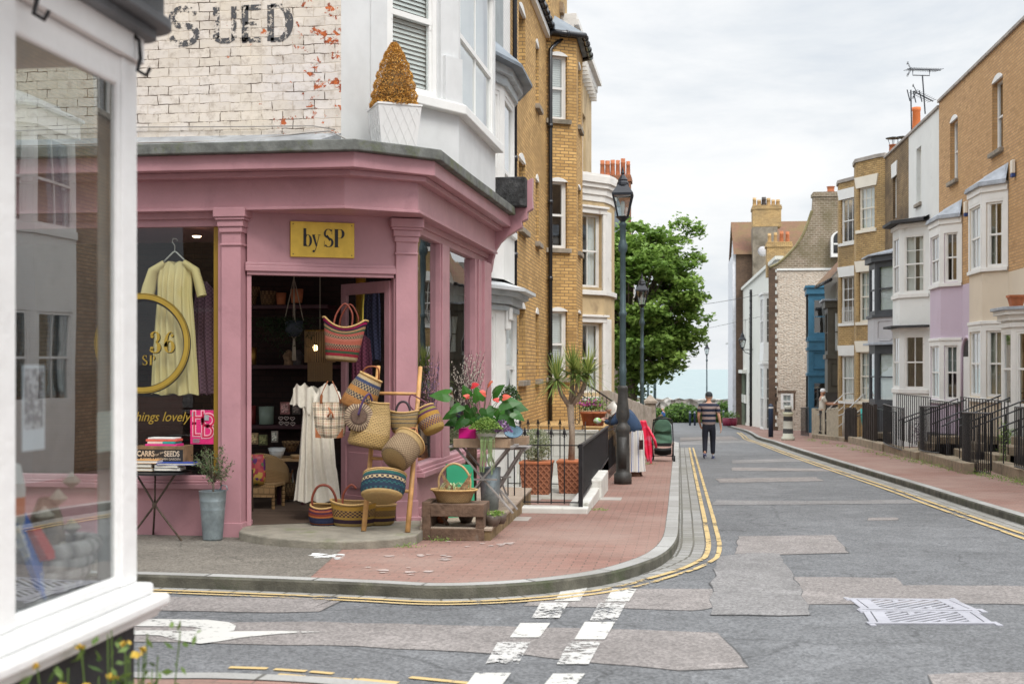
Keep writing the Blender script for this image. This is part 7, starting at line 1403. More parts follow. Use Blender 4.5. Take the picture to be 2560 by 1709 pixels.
# ================= goods on the right side of the door =================
OWD=M('weathered_dark_wood',(.12,.075,.05),rough=.9,var=.35,vs=7,bump=.6,bs=30,dirt=(.22,.19,.16),dscale=6,damt=.62)
c=W(1132,1350,.105); s=12.9/F; t=thing('wooden_crate','rough dark wooden crate stool in front of the side window, a wicker basket on it','crate',tuple(c)); fcr=Fr((c.x-79*s,c.y),(c.x+80*s,c.y)); L=fcr.L; z0=c.z; H=.40
mb=MB(); mb.fb(fcr,0,.09,-.4,.02,z0,z0+H); mb.build('end_board',OWD,t,bevel=.006); mb=MB(); mb.fb(fcr,L-.09,L,-.4,-.0,z0,z0+H-.02); mb.build('end_board',OWD,t,bevel=.006)
mb=MB(); mb.fb(fcr,.09,L-.0,.0,.025,z0,z0+.125); mb.build('lower_board',OWD,t,bevel=.006); mb=MB(); mb.fb(fcr,.09,L,.0,.025,z0+H-.15,z0+H-.02); mb.build('upper_board',OWD,t,bevel=.006); mb=MB(); mb.fb(fcr,.09,L-.09,-.38,.0,z0+H-.05,z0+H-.02); mb.build('top_board',OWD,t,bevel=.005); mb=MB(); mb.bar(fcr.pt(.12,-.2,z0+.33),fcr.pt(.30,-.2,z0+.02),.05,.03); mb.build('brace',OWD,t)
WIC=weave('wicker_basket',[(0,(.40,.25,.11)),(.5,(.50,.33,.16))],nu=50,nv=12,dark=.35); cb=fcr.pt(L*.47,-.17,z0+H-.02)
t2=basket('wicker_gift_basket','shallow oval wicker basket with a tall hoop handle standing on the crate',cb,[(.17,0),(.18,.01),(.21,.09),(.245,.135)],1,.68,WIC,None,[([(-.16,0,.12),(-.16,0,.26),(-.09,0,.37),(0,0,.41),(.10,0,.37),(.17,0,.26),(.17,0,.12)],.012)],M('cane',(.45,.29,.14)))
r4=random.Random(6); t=thing('spider_plant','stripy pale green spider plant and dry leaves in the wicker basket on the crate','plant',tuple(cb+Vector((0,0,.1)))); mb=MB()
for k in range(46):
    a=r4.uniform(0,2*PI); l=r4.uniform(.14,.24); b0=cb+Vector((-.03,0,.10)); d=Vector((math.cos(a),math.sin(a)*.6,0)); P=[b0+d*l*q*.8+Vector((0,0,l*(1.7*q-1.5*q*q))) for q in (0,.3,.6,.85,1)]; n_=Vector((-d.y,d.x,0)).normalized()*.009
    for q in range(4): w0=1-q*.2; mb.add([P[q]-n_*w0,P[q]+n_*w0,P[q+1]+n_*(w0-.2),P[q+1]-n_*(w0-.2)],[(0,1,2,3)],[[(r4.random()*.2+ (.6 if k%2 else .2),.5)]*4])
mb.build('leaves',leafmat('striped_leaf',(.20,.32,.10),(.62,.66,.42)),t,fixn=False)
t=thing('driftwood_leaf','brown curled bark wings sticking up in the wicker basket','ornament',tuple(cb)); mb=MB()
for s_,px in ((-1,-.03),(1,.10)): 
    b0=cb+Vector((px,-.05,.1)); mb.add([b0,b0+Vector((-s_*.05,0,.03)),b0+Vector((s_*.10,0,.23)),b0+Vector((s_*.06,0,.06))],[(0,1,2,3)])
mb.build('bark',M('bark_brown',(.27,.16,.08),bump=.8,var=.4,vs=30),t,solid=.008,fixn=False)
# timber platform
PLT=brick('platform_boards',(.42,.34,.27),(.36,.29,.22),(.15,.11,.08),bw=3,bh=.14,ms=.006,stain=(.28,.22,.16),samt=.6); p1=W(1213,1351,.105); p2=W(1226,1351,.105); p3=W(1327,1262,.105)
zpt=ZD(1319,p2.x,p2.y); t=thing('timber_platform','low timber decking platform along the side window carrying the plant tables','platform',(p2.x,p2.y,p2.z))
poly=[(p2.x-.75,p2.y),(p2.x,p2.y),(p3.x,p3.y),(-2.83,p3.y+.2),(-2.9,14.0)]
mb=MB(); mb.prism(poly,-.9,zpt-.03); mb.build('frame',M('platform_side',(.20,.14,.07),rough=.85,var=.3,vs=5,bump=.4),t); mb=MB(); mb.prism([(x+(.015 if i in(1,2) else 0),y-(.015 if i<2 else 0)) for i,(x,y) in enumerate(poly)],zpt-.03,zpt); mb.build('deck',PLT,t,bevel=.004)
ZP=zpt
# green board
t=thing('green_board','bright green painted board leaning behind the basket crate','board',tuple(PY(1150,1290,13.9))); a,b=PY(1120,1292,13.75),PY(1187,1292,13.95); zt_=ZD(1162,b.x,13.9); fg_=Fr((a.x,a.y),(b.x,b.y)); mb=MB(); mb.add([fg_.pt(0,0,ZP),fg_.pt(fg_.L,0,ZP),fg_.pt(fg_.L,-.05,zt_-.05),fg_.pt(fg_.L-.04,-.05,zt_),fg_.pt(0,-.05,zt_+.02)],[(0,1,2,3,4)]); mb.build('board',M('bright_green_paint',(.02,.26,.13),rough=.5,var=.1,dirt=(.1,.2,.1),dscale=5,damt=.68),t,solid=.02,fixn=False)
# slatted grey folding tables
GSL=M('weathered_grey_slats',(.28,.26,.245),rough=.75,var=.15,vs=8,bump=.3)
def folding(label,px0,px1,y0,pyt,spread,zf):
    c=PY((px0+px1)/2,pyt,y0); t=thing('folding_table',label,'table',(c.x,c.y,zf)); zt=c.z; xa,xb=AY(px0,y0),AY(px1,y0); mb=MB()
    for k in range(4): y=y0-.02+k*.13; mb.box(xa,xb,y,y+.10,zt-.025,zt)
    mb.build('tabletop',GSL,t,bevel=.003)
    for yy in (y0+.04,y0+.42):
        for a,b in ((xa+.08,xb-.02),(xb-.08,xa+.06)): mb=MB(); mb.bar((a,yy,zt-.03),(b+(spread if b>a else -spread*.2),yy+.03,zf),.04,.022); mb.build('leg',GSL,t,bevel=.003)
    mb=MB(); mb.bar((xa+.2,y0+.03,(zt+zf)/2),(xb-.2,y0+.03,(zt+zf)/2),.03,.02); mb.build('stretcher',GSL,t)
    return t,c
ta,ca=folding('grey slatted folding table with crossed legs carrying plant trays on the timber platform',1122,1285,14.2,1114,.0,ZP)
tb2,cb2=folding('second grey folding table behind, its crossed legs showing to the right',1190,1318,14.9,1118,-.25,ZP)
TRW=M('old_tray_wood',(.30,.21,.14),rough=.85,var=.2,vs=6,bump=.4,dirt=(.2,.13,.08),dscale=5,damt=.6)
def tray(label,pxa,pxb,pyb,pyt,y,dep=.42):
    a=PY(pxa,pyb,y); b=PY(pxb,pyb,y); z1=ZD(pyt,a.x,y); z0=a.z; t=thing('wooden_tray',label,'tray',tuple(a.lerp(b,.5))); f=Fr((a.x,y),(b.x,y)); L=f.L; mb=MB(); mb.fb(f,0,L,-.015,0,z0,z1); mb.fb(f,0,L,-dep,-dep+.015,z0,z1); mb.fb(f,0,.015,-dep+.015,-.015,z0,z1); mb.fb(f,L-.015,L,-dep+.015,-.015,z0,z1); mb.fb(f,.015,L-.015,-dep+.015,-.015,z0,z0+.012); mb.build('tray',TRW,t,bevel=.003); return z0+.02,z1
zta,ztt=tray('long worn wooden tray full of plants on the front folding table',1133,1274,1118,1096,14.15); tray('second darker wooden tray behind the first, towards the fence',1272,1316,1112,1092,14.7,.3)
def potx(name,label,px,py,w_,h_,mat,y,taper=.75,cat='plant pot',sides=20):
    c=PY(px,py,y); s=(y)/F*1.01; t=thing(name,label,cat,tuple(c)); r=w_*s/2; h=h_*s; mb=MB(); mb.lathe([(.001,0),(r*taper,0),(r*.97,h*.9),(r,h),(r*.93,h),(r*.88,h*.75),(.001,h*.7)],sides,Matrix.Translation(c)); mb.build('pot',mat,t,smooth=sides>8); return t,c,r,h
PK=M('hot_pink_glaze',(.60,.01,.22),rough=.3); EN=M('cream_enamel',(.58,.62,.58),rough=.3,var=.05); BE=M('speckled_blue_enamel',(.22,.36,.46),rough=.35,var=.15,vs=60)
c=PY(1168,1096,14.2); t=thing('pink_planter','hot pink square planter in the tray under the red flowering plant','plant pot',tuple(c)); mb=MB(); mb.box(c.x-.10,c.x+.10,c.y,c.y+.2,c.z,c.z+.12); mb.build('pot',PK,t,bevel=.008)
potx('enamel_bowl','cream enamel bowl of trailing succulents at the middle of the plant tray',1216,1100,55,22,EN,14.2,.7,'bowl'); 
c=PY(1283,1082,14.4); t=thing('enamel_bowl','speckled blue enamel dish tilted at the right end of the plant tray','bowl',tuple(c)); mb=MB(); mb.lathe([(.001,-.02),(.07,-.015),(.10,.02),(.108,.025)],26,Matrix.Translation(c)@Rm(38,6,0)); mb.build('dish',BE,t,smooth=True,solid=.004); mb=MB(); mb.tube([c+(Rm(38,6,0)@Vector((.108*math.cos(a*PI/14),.108*math.sin(a*PI/14),.025))) for a in range(28)],.004,5,closed=True); mb.build('rim',M('navy_rim',(.02,.06,.15)),t)
# anthurium
r5=random.Random(12); ANT=leafmat('anthurium_leaf',(.015,.06,.012),(.06,.19,.03),rough=.3,tr=.2); c=PY(1205,1082,14.3); t=thing('anthurium','glossy heart leaved plant with coral red flowers standing over the tray','flowering plant',tuple(c))
def heart(mb,c,dr,nrm,s,h):
    dr=dr.normalized(); x=dr.cross(nrm).normalized(); n_=x.cross(dr)
    O=[(0,0),(.28,-.22),(.5,-.1),(.5,.2),(.36,.6),(.0,1.15),(-.36,.6),(-.5,.2),(-.5,-.1),(-.28,-.22)]
    V=[c+x*a*s+dr*b*s+n_*(-.25*abs(a)*s-.18*b*b*s) for a,b in O]; ctr=c+dr*.35*s
    mb.add([ctr]+V,[(0,i+1,(i+1)%10+1) for i in range(10)],[[(h,.5)]*3]*10)
mbL=MB(); mbS=MB()
for (px,py,sz,dx,dz,h) in [(1120,985,.17,-1,.05,.8),(1150,1012,.13,-.6,-.4,.5),(1175,1020,.14,-.2,-.8,.4),(1198,1000,.13,-.1,.6,.9),(1215,1022,.15,.2,-.7,.45),(1232,985,.16,.5,.5,.7),(1256,1005,.17,.9,.1,.5),(1275,1010,.17,1,-.2,.35),(1262,1035,.15,.7,-.7,.4),(1240,1045,.14,.2,-1,.3),(1160,1045,.14,-.6,-.6,.25),(1188,1048,.13,0,-1,.3),(1222,1052,.12,.1,-1,.5),(1140,1050,.12,-1,-.3,.3),(1170,990,.11,-.3,.8,.6),(1285,1030,.12,.8,-.5,.5),(1245,1020,.15,.3,-.6,.9),(1185,1032,.15,-.4,-.5,.7),(1208,1040,.13,.3,-.8,.15),(1132,1030,.12,-.8,-.4,.6)]:
    p=PY(px,py,14.3+r5.uniform(-.15,.15)); heart(mbL,p,Vector((dx,r5.uniform(-.5,.1),dz)),Vector((r5.uniform(-.3,.3),-.8,.7)),sz*1.15,h); mbS.tube([c,c.lerp(p,.6)+Vector((0,0,.04)),p],.004,4)
mbL.build('leaves',ANT,t,fixn=False); mbF=MB()
for px,py,sz,dx in ((1180,963,.07,.6),(1220,960,.075,.2),(1214,983,.07,-.2),(1258,992,.07,.8),(1246,999,.05,-1),(1172,990,.05,-.6),(1165,993,.045,.3)):
    p=PY(px,py,14.15); heart(mbF,p,Vector((dx,-.3,.15)),Vector((0,-.8,.5)),sz*1.2,r5.random()); mbS.tube([c,c.lerp(p,.7)+Vector((0,0,.05)),p],.004,4)
mbF.build('flowers',leafmat('coral_flower',(.60,.04,.05),(.72,.22,.12),rough=.35,tr=.15),t,fixn=False); mbS.build('stems',M('green_stem',(.08,.14,.04)),t)
def clump(name,label,px,py,y,rx,rz,n,sz,lm,rnd,droop=0,asp=.5,cat='plant'):
    c=PY(px,py,y); t=thing(name,label,cat,tuple(c)); mb=MB(); pts=[]
    for k in range(n):
        a=rnd.uniform(0,2*PI); r=rnd.random()**.5; q=Vector((rx*r*math.cos(a),rx*.6*r*math.sin(a),rz*(1-r*r)*rnd.uniform(.5,1.1)-droop*max(0,r-.3)*rnd.random()*(1 if math.sin(a)<.2 else 0))); pts.append(c+q)
    leaves(mb,pts,sz,rnd,asp=asp); mb.build('foliage',lm,t,fixn=False); return t
BGR=leafmat('bright_fern',(.10,.22,.03),(.30,.42,.10)); clump('fern','bright feathery green plant in front of the pink planter',1215,1072,14.1,.20,.13,1500,.013,BGR,r5); clump('trailing_plant','trailing string plant hanging from the cream bowl over the tray edge',1216,1082,14.08,.11,.04,500,.012,leafmat('trailing_leaf',(.14,.22,.08),(.34,.42,.2)),r5)
mb=MB(); t_=bpy.data.objects['trailing_plant']; 
for k in range(26): 
    x=AY(1216,14.08)+r5.uniform(-.07,.09); L_=r5.uniform(.15,.42); mb.tube([(x,14.10,ztt+.03),(x+.005,14.06,ztt-.02),(x+r5.uniform(-.02,.02),14.07,ztt-L_)],.005,4)
mb.build('strands',M('strand_green',(.20,.28,.12)),t_)
clump('purple_plant','purple leaved plant between the cream bowl and the blue dish',1254,1078,14.15,.12,.13,420,.02,leafmat('purple_leaf',(.16,.06,.20),(.45,.30,.48)),r5); clump('small_shrub','small dark leaved shrub behind the red flowers',1275,1000,14.9,.14,.18,700,.016,leafmat('dark_shrub_leaf',(.02,.06,.02),(.09,.16,.05)),r5)
# pussy willow and ribbon twigs
def twigs(name,label,pxa,pxb,pyb,pyt,y,n,bud,budm,rnd,stemm):
    c=PY((pxa+pxb)/2,pyb,y); t=thing(name,label,'twigs',tuple(c)); mb=MB(); mb2=MB()
    for k in range(n):
        a=PY(rnd.uniform(pxa+15,pxb-15),pyb,y+rnd.uniform(-.06,.06)); b=PY(rnd.uniform(pxa,pxb),pyt+rnd.uniform(0,(pyb-pyt)*.45),y+rnd.uniform(-.12,.12)); m_=a.lerp(b,.5)+Vector((rnd.uniform(-.03,.03),0,0)); mb.tube([a,m_,b],[.004,.003,.002],3)
        for q in range(13):
            f_=rnd.uniform(.3,1); p=(a.lerp(m_,f_*2) if f_<.5 else m_.lerp(b,f_*2-1))+Vector((rnd.uniform(-.012,.012),rnd.uniform(-.012,.012),0)); mb2.lathe([(.0005,-bud),(bud*.6,-bud*.2),(bud*.5,bud*.5),(.0005,bud*1.2)],4,Matrix.Translation(p))
    mb.build('stems',stemm,t); mb2.build('buds',budm,t,fixn=False)
TW=M('dark_twig',(.05,.03,.03)); BUD=M('pale_catkin',(.55,.50,.42)); twigs('pussy_willow','bunch of pussy willow branches with pale catkins against the side window',1122,1215,1040,872,14.6,42,.009,BUD,r5,TW)
twigs('ribbon_twigs','thin twigs tied with red white and blue ribbons behind the left side window pane',1050,1100,1060,875,14.5,22,.008,M('ribbon_red_white',(.55,.28,.3),c2=(.15,.12,.3),patch=.5,vs=30),r5,TW)
# pots on the platform and in the crate
DCL=M('dark_glazed_clay',(.10,.075,.06),rough=.5,var=.3,vs=8); 
for px,py,w_,h_,y,lb,pl_ in ((1232,1308,40,27,13.1,'dark clay bowl of pale succulents on the platform edge beside the crate',1),(1252,1300,30,26,13.3,'dark bowl half hidden behind the clay bowl of succulents',0),(1165,1308,44,34,13.35,'dark planter seen through the crate gap, right one',0),(1105,1300,34,22,13.3,'terracotta pot seen through the crate gap, left one',0)):
    c=PY(px,py,y); c.z=ZP if y>13.05 else c.z; s=y/F; r=w_*s/2; h=h_*s; t=thing('clay_pot',lb,'plant pot',tuple(c)); mb=MB(); mb.lathe([(.001,0),(r*.6,0),(r*.95,h*.5),(r,h),(r*.9,h),(r*.8,h*.7),(.001,h*.8)],20,Matrix.Translation(c)); mb.build('pot',DCL if px!=1105 else TERR,t,smooth=True)
    if pl_: mb=MB(); leaves(mb,[c+Vector((r5.gauss(.03,.05),r5.gauss(0,.04),h+r5.uniform(0,.05))) for _ in range(300)],.012,r5); mb.build('succulents',BGR,t,fixn=False)
t=thing('grey_trunk_pot','grey metal tub and dark sticks under the plant table','tub',tuple(PY(1210,1240,14.6))); c=PY(1225,1255,14.6); mb=MB(); mb.lathe([(.001,0),(.10,0),(.13,.5),(.12,.5),(.001,.45)],20,Matrix.Translation((c.x,c.y,ZP))); mb.build('tub',ZINC,t,smooth=True)
mb=MB()
for k in range(6): mb.tube([(c.x-.35+k*.03,14.75,ZP),(c.x-.30+k*.02,14.8,ZP+.75)],.014,5)
mb.build('sticks',OWD,t)
# ---- garden planters behind the railing
def tplanter(label,px,py,y,w_,h_):
    c=PY(px,py,y); c.z=G(19)+.12; s=y*.997/F; a1=w_*s/2; a0=a1*.84; h=h_*s; t=thing('terracotta_planter',label,'planter',tuple(c)); q=lambda a,z:[c+Vector((x*a,yy*a,z)) for x,yy in ((-1,-1),(1,-1),(1,1),(-1,1))]
    mb=MB(); mb.add(q(a0,0)+q(a1,h*.93),[(0,1,5,4),(1,2,6,5),(2,3,7,6),(3,0,4,7),(4,5,6,7)]); mb.build('body',LAT,t); mb=MB(); mb.add(q(a1*1.05,h*.92)+q(a1*1.05,h),[(0,1,2,3),(0,1,5,4),(1,2,6,5),(2,3,7,6),(3,0,4,7),(4,5,6,7)]); mb.build('rim',TERR,t,bevel=.01); return t,c,h
m,nt,b=nodes('lattice_terracotta'); tc=N(nt,'ShaderNodeTexCoord'); sp=N(nt,'ShaderNodeSeparateXYZ'); nt.links.new(tc.outputs['UV'],sp.inputs[0])
outs=[]
for op in ('ADD','SUBTRACT'):
    z_=N(nt,'ShaderNodeMath',operation='MULTIPLY'); z_.inputs[1].default_value=.9; nt.links.new(sp.outputs[1],z_.inputs[0]); a_=N(nt,'ShaderNodeMath',operation=op); nt.links.new(sp.outputs[0],a_.inputs[0]); nt.links.new(z_.outputs[0],a_.inputs[1]); mu=N(nt,'ShaderNodeMath',operation='MULTIPLY'); mu.inputs[1].default_value=11; nt.links.new(a_.outputs[0],mu.inputs[0]); f_=N(nt,'ShaderNodeMath',operation='PINGPONG'); f_.inputs[1].default_value=.5; nt.links.new(mu.outputs[0],f_.inputs[0]); outs.append(f_)
mn=N(nt,'ShaderNodeMath',operation='MINIMUM'); nt.links.new(outs[0].outputs[0],mn.inputs[0]); nt.links.new(outs[1].outputs[0],mn.inputs[1])
nt.links.new(ramp(nt,mn.outputs[0],[(.05,(.36,.14,.07)),(.16,(.20,.07,.035))]),b.inputs['Base Color']); b.inputs['Roughness'].default_value=.85; iv=N(nt,'ShaderNodeMath',operation='MULTIPLY'); iv.inputs[1].default_value=-1; nt.links.new(mn.outputs[0],iv.inputs[0]); bumpn(nt,b,iv.outputs[0],1,.03); LAT=m
t1,c1,h1=tplanter('terracotta lattice planter with a variegated bush behind the front railing, left one',1342,1213,19.2,78,82); t2_,c2,h2=tplanter('terracotta lattice planter with a tall cordyline palm, right one',1428,1214,19.4,66,82)
VAR=leafmat('variegated_leaf',(.09,.14,.05),(.50,.52,.34)); mb=MB(); r6=random.Random(2); cc=c1+Vector((0,0,h1)); t=thing('variegated_bush','round cream and green variegated bush in the left terracotta planter','bush',tuple(cc)); pts=[]
for k in range(2600):
    d=Vector((r6.gauss(0,1),r6.gauss(0,1),r6.gauss(0,1))).normalized()*r6.random()**.4; pts.append(cc+Vector((d.x*.25,d.y*.25,.24+d.z*.27)))
leaves(mb,pts,.018,r6); mb.build('foliage',VAR,t,fixn=False); mb=MB(); mb.tube([cc-Vector((0,0,.05)),cc+Vector((0,0,.2))],.02,6); mb.build('stem',TW,t)
# cordyline
t=thing('cordyline_palm','spiky cordyline palm with three trunks and yellow green rosettes in front of the bay','palm',tuple(c2)); BK=M('palm_bark',(.30,.23,.17),bump=.6,vs=12,dirt=(.18,.13,.1),dscale=8,damt=.5); PLM=leafmat('cordyline_leaf',(.10,.19,.04),(.42,.44,.13)); y=19.4
base=Vector((AY(1428,y),y,c2.z+h2*.8)); fork=PY(1426,1010,y); mb=MB(); mb.tube([base,base.lerp(fork,.5)+Vector((.02,0,0)),fork],[.055,.045,.06],10)
hd=[PY(1392,950,y-.1),PY(1432,925,y+.1),PY(1470,935,y)]; 
for h_ in hd: mb.tube([fork-Vector((0,0,.05)),fork.lerp(h_,.5)+Vector(((h_.x-fork.x)*.15,0,-.04)),h_],[.045,.035,.03],8)
mb.tube([fork,PY(1440,975,y),PY(1447,940,y)],[.03,.025,.02],6); mb.build('trunk',BK,t,smooth=True); mb=MB()
for hi,h_ in enumerate(hd+[PY(1447,936,y)]):
    for k in range(120):
        a=r6.uniform(0,2*PI); e=r6.uniform(-.5,1.45); l=r6.uniform(.34,.56)*(1 if hi<3 else .8); d=Vector((math.cos(a)*math.cos(e),math.sin(a)*math.cos(e),math.sin(e))); P=[h_+d*l*q-Vector((0,0,.26*l*q*q*(1 if e<1 else .3))) for q in (0,.35,.7,1)]; n_=d.cross(Vector((0,0,1))).normalized()*.011; hh=r6.random()*(.6 if e<.3 else 1)
        for q in range(3): w0=(1,.9,.55,.05)[q]; w1=(1,.9,.55,.05)[q+1]; mb.add([P[q]-n_*w0,P[q]+n_*w0,P[q+1]+n_*w1,P[q+1]-n_*w1],[(0,1,2,3)],[[(hh,.5)]*4])
mb.build('leaves',PLM,t,fixn=False)
# flower pots on the steps
for px,py,lb in ((1472,1010,'clay pot of pink and purple flowers on the garden steps, left'),(1494,1010,'clay pot with yellow green leaves on the garden steps, right')):
    y=24.8; c=PY(px,py,y); c.z=.45; t=thing('flower_pot',lb,'flower pot',tuple(c)); mb=MB(); mb.lathe([(.001,0),(.11,0),(.16,.24),(.18,.24),(.18,.28),(.001,.26)],16,Matrix.Translation(c)); mb.build('pot',TERR,t,smooth=True); mb=MB(); leaves(mb,[c+Vector((r6.gauss(0,.12),r6.gauss(0,.1),.32+abs(r6.gauss(0,.12)))) for _ in range(350)],.025,r6); mb.build('foliage',BGR if px>1480 else ANT,t,fixn=False)
    if px<1480: mb=MB(); leaves(mb,[c+Vector((r6.gauss(0,.13),r6.gauss(-.05,.08),.40+abs(r6.gauss(0,.05)))) for _ in range(110)],.025,r6,asp=1); mb.build('flowers',leafmat('pink_purple_petal',(.35,.10,.40),(.60,.10,.25)),t,fixn=False)
# things in the foreground window
t=thing('rope_coil','thick greyish rope coil lying in the foreground shop window','rope',(-2.2,3.7,.8)); ROPE=stripes('rope_twist',[(0,(.25,.22,.21)),(.5,(.55,.50,.47)),(1,(.25,.22,.21))],axis=1,freq=16,bump=1); mb=MB()
for k in range(5): mb.tube([(-1.96+.07*math.cos(a/5)*(1+.1*k),3.66+.13*math.sin(a/5)*(1+.1*k)+.02*k,.89+.035*k) for a in range(31)],.028,10,closed=True)
mb.tube([(-1.93,3.7,.91),(-1.90,3.84,.89),(-1.9,3.92,.88)],.028,8); mb.build('rope',ROPE,t,smooth=True)
t=thing('model_windmill','blurred brown and cream wooden model standing in the foreground window','model',(-2.2,3.78,.8)); mb=MB(); mb.lathe([(.12,0),(.13,.05),(.10,.25),(.08,.42),(.04,.52)],12,Matrix.Translation((-2.02,3.80,.86))@Matrix.Scale(.62,4)); mb.build('hull',M('model_brown',(.28,.20,.15),var=.5,vs=18),t)
for k in range(6): mb=MB(); z=.98+.05*k; mb.lathe([(.001,-.03),(.04,0),(.001,.04)],8,Matrix.Translation((-1.98+.02*(k%3-1),3.75+.05*(k%3),z))@Matrix.Scale(.8,4)); mb.build('sail',M('model_cream',(.5,.43,.36)),t)
t=thing('toy_boat_board','blue red and white painted board propped in the foreground window','board',(-2.05,3.35,.8)); f=Fr((-2.15,3.50),(-1.98,3.60)); mb=MB(); mb.add([Vector((-1.93,3.42,1.17)),Vector((-1.93,3.49,1.17)),Vector((-1.90,3.66,.92)),Vector((-1.90,3.55,.90))],[(0,1,2,3)]); mb.build('board',M('toy_blue',(.03,.12,.45),c2=(.6,.6,.6),patch=.44,vs=14,bump=0),t,solid=.02,fixn=False); mb=MB(); mb.add([Vector((-1.91,3.48,1.12)),Vector((-1.91,3.53,1.12)),Vector((-1.89,3.60,1.02)),Vector((-1.89,3.54,1.02))],[(0,1,2,3)]); mb.build('red_panel',M('toy_red',(.55,.04,.03),bump=0),t,solid=.03,fixn=False)
t=thing('striped_float','orange and white striped float in the left of the foreground window','float',(-2.1,3.28,1.2)); mb=MB(); mb.lathe([(.001,0),(.07,.02),(.075,.2),(.05,.32),(.001,.34)],16,Matrix.Translation((-1.94,3.44,1.14))@Matrix.Scale(.55,4)); mb.build('float',stripes('float_bands',[(0,(.7,.7,.68)),(.33,(.65,.16,.04)),(.66,(.7,.7,.68))],axis=1,freq=1.4),t,smooth=True)
def notice(label,ya,yb,py0,py1,c,dark=None):
    x=-1.826; z1=ZD(py0,x,(ya+yb)/2); z0=ZD(py1,x,(ya+yb)/2); t=thing('window_notice',label,'notice',(x,(ya+yb)/2,z0)); mb=MB(); mb.box(x-.002,x,ya,yb,z0,z1); mb.build('paper',c,t)
    if dark: mb=MB(); mb.box(x,x+.001,ya+.01,yb-.01,z0+(z1-z0)*.25,z1-.01); mb.build('print',dark,t)
ya,yb=YX(56,-1.826),YX(112,-1.826); notice('black and white printed poster stuck inside the foreground window',ya,yb,912,1125,M('notice_paper',(.62,.66,.72),bump=0,var=.02),M('black_print',(.03,.035,.06),c2=(.5,.5,.55),patch=.48,vs=38,bump=0)); ya,yb=YX(244,-1.826),YX(288,-1.826); notice('plain pale card stuck near the corner post of the foreground window',ya,yb,1028,1128,M('card_pale',(.6,.62,.58),bump=0,var=.02))
# ================= street lamps =================
LAMPG=M('lamp_post_blue_green',(.055,.085,.095),rough=.5,var=.25,vs=3,bump=.15,dirt=(.16,.10,.07),dscale=3.5,damt=.66,metal=.2); LAMPB=M('lamp_base_dark',(.045,.043,.04),rough=.5,var=.3,vs=6,bump=.3,dirt=(.12,.08,.05),dscale=5,damt=.6); LAMPK=M('lantern_black',(.014,.016,.022),rough=.35,var=.1,bump=.03)
def lantern(t,c,s,par='lantern'):
    """hexagonal glazed lantern standing on c, height about 1 m times s"""
    def sq(r,z,n=4,rot=PI/4): return [c+Vector((r*s*math.cos(rot+2*PI*k/n),r*s*math.sin(rot+2*PI*k/n),z*s)) for k in range(n)]
    n=4; lo,hi=sq(.15,.0),sq(.30,.48); mb=MB()
    for k in range(n): mb.bar(lo[k],hi[k],.026*s)
    for r_ in (lo,hi): 
        for k in range(n): mb.bar(r_[k],r_[(k+1)%n],.03*s)
    mb.lathe([(.05*s,-.12*s),(.07*s,-.08*s),(.12*s,-.03*s),(.17*s,0),(.05*s,.0)],16,Matrix.Translation(c)); f=mb.build('lantern_frame',LAMPK,t)
    mb=MB()
    for k in range(n): mb.quad(lo[k].lerp(c,.06),lo[(k+1)%n].lerp(c,.06),hi[(k+1)%n].lerp(hi[(k+2)%n],.02),hi[k].lerp(hi[(k+2)%n],.02))
    mb.build('lantern_pane',glass('lantern_glass',refl=1.2,base=.12),f,fixn=False)
    mb=MB(); a,b,d,e=sq(.33,.48),sq(.33,.52),sq(.19,.67),sq(.10,.75); 
    for p,q in ((a,b),(b,d),(d,e)):
        for k in range(n): mb.quad(p[k],p[(k+1)%n],q[(k+1)%n],q[k])
    mb.add(a,[(0,1,2,3)]); mb.lathe([(.14*s,.70*s),(.13*s,.76*s),(.105*s,.80*s),(.11*s,.83*s),(.07*s,.89*s),(.045*s,.93*s),(.03*s,.95*s),(.045*s,.98*s),(.03*s,1.02*s),(.012*s,1.1*s),(.002*s,1.14*s)],14,Matrix.Translation(c)); mb.build('lantern_cap',LAMPK,f)
    mb=MB(); mb.lathe([(.03*s,.0),(.03*s,.12*s),(.05*s,.2*s),(.04*s,.34*s),(.01,.36*s)],10,Matrix.Translation(c)); mb.build('lamp_bulb',M('frosted_bulb',(.6,.6,.58),rough=.4),f,smooth=True)
def street_lamp(label,px,pyb,D_y,H,fat=True,small=False,zoff=.105,sc=1.0):
    x=AY(px,D_y); z=G(D_y)+zoff; t=thing('street_lamp',label,'street lamp',(x,D_y,z)); c=Vector((x,D_y,z)); mb=MB()
    if fat:
        mb.lathe([(r_*.77,z_) for r_,z_ in [(.001,0),(.20,0),(.20,.18),(.165,.20),(.155,.24),(.15,.62),(.145,.66),(.145,.88),(.165,.91),(.175,.95),(.165,1.0),(.11,1.05),(.10,1.08),(.145,1.15),(.155,1.22),(.13,1.36),(.105,1.56),(.11,1.62),(.12,1.66),(.115,1.69),(.08,1.71),(.001,1.71)]],20,Matrix.Translation(c)); mb.box(x-.07,x+.07,D_y-.13,D_y-.105,z+.28,z+.82)
        mb.build('base',LAMPB,t,smooth=True,bevel=0)
    else: mb.lathe([(.001,0),(.13,0),(.13,.9),(.10,.96),(.09,1.0),(.001,1.0)],16,Matrix.Translation(c)); mb.build('base',LAMPB,t,smooth=True)
    mb=MB(); top=H-1.14*.78*sc-.1; mb.lathe([(r*.76,z) for r,z in [(.078,1.0),(.078,1.9),(.088,2.0),(.075,2.02),(.070,2.9),(.09,2.93),(.09,2.98),(.070,3.0),(.062,top-.55),(.10,top-.5),(.11,top-.42),(.075,top-.34),(.065,top-.3),(.07,top-.08),(.10,top-.06),(.05,top)]],16,Matrix.Translation(c)); mb.build('post',LAMPG,t,smooth=True)
    lantern(t,c+Vector((0,0,top+.08)),.78*sc); return t
yl_=W(1560,1209,.105).y
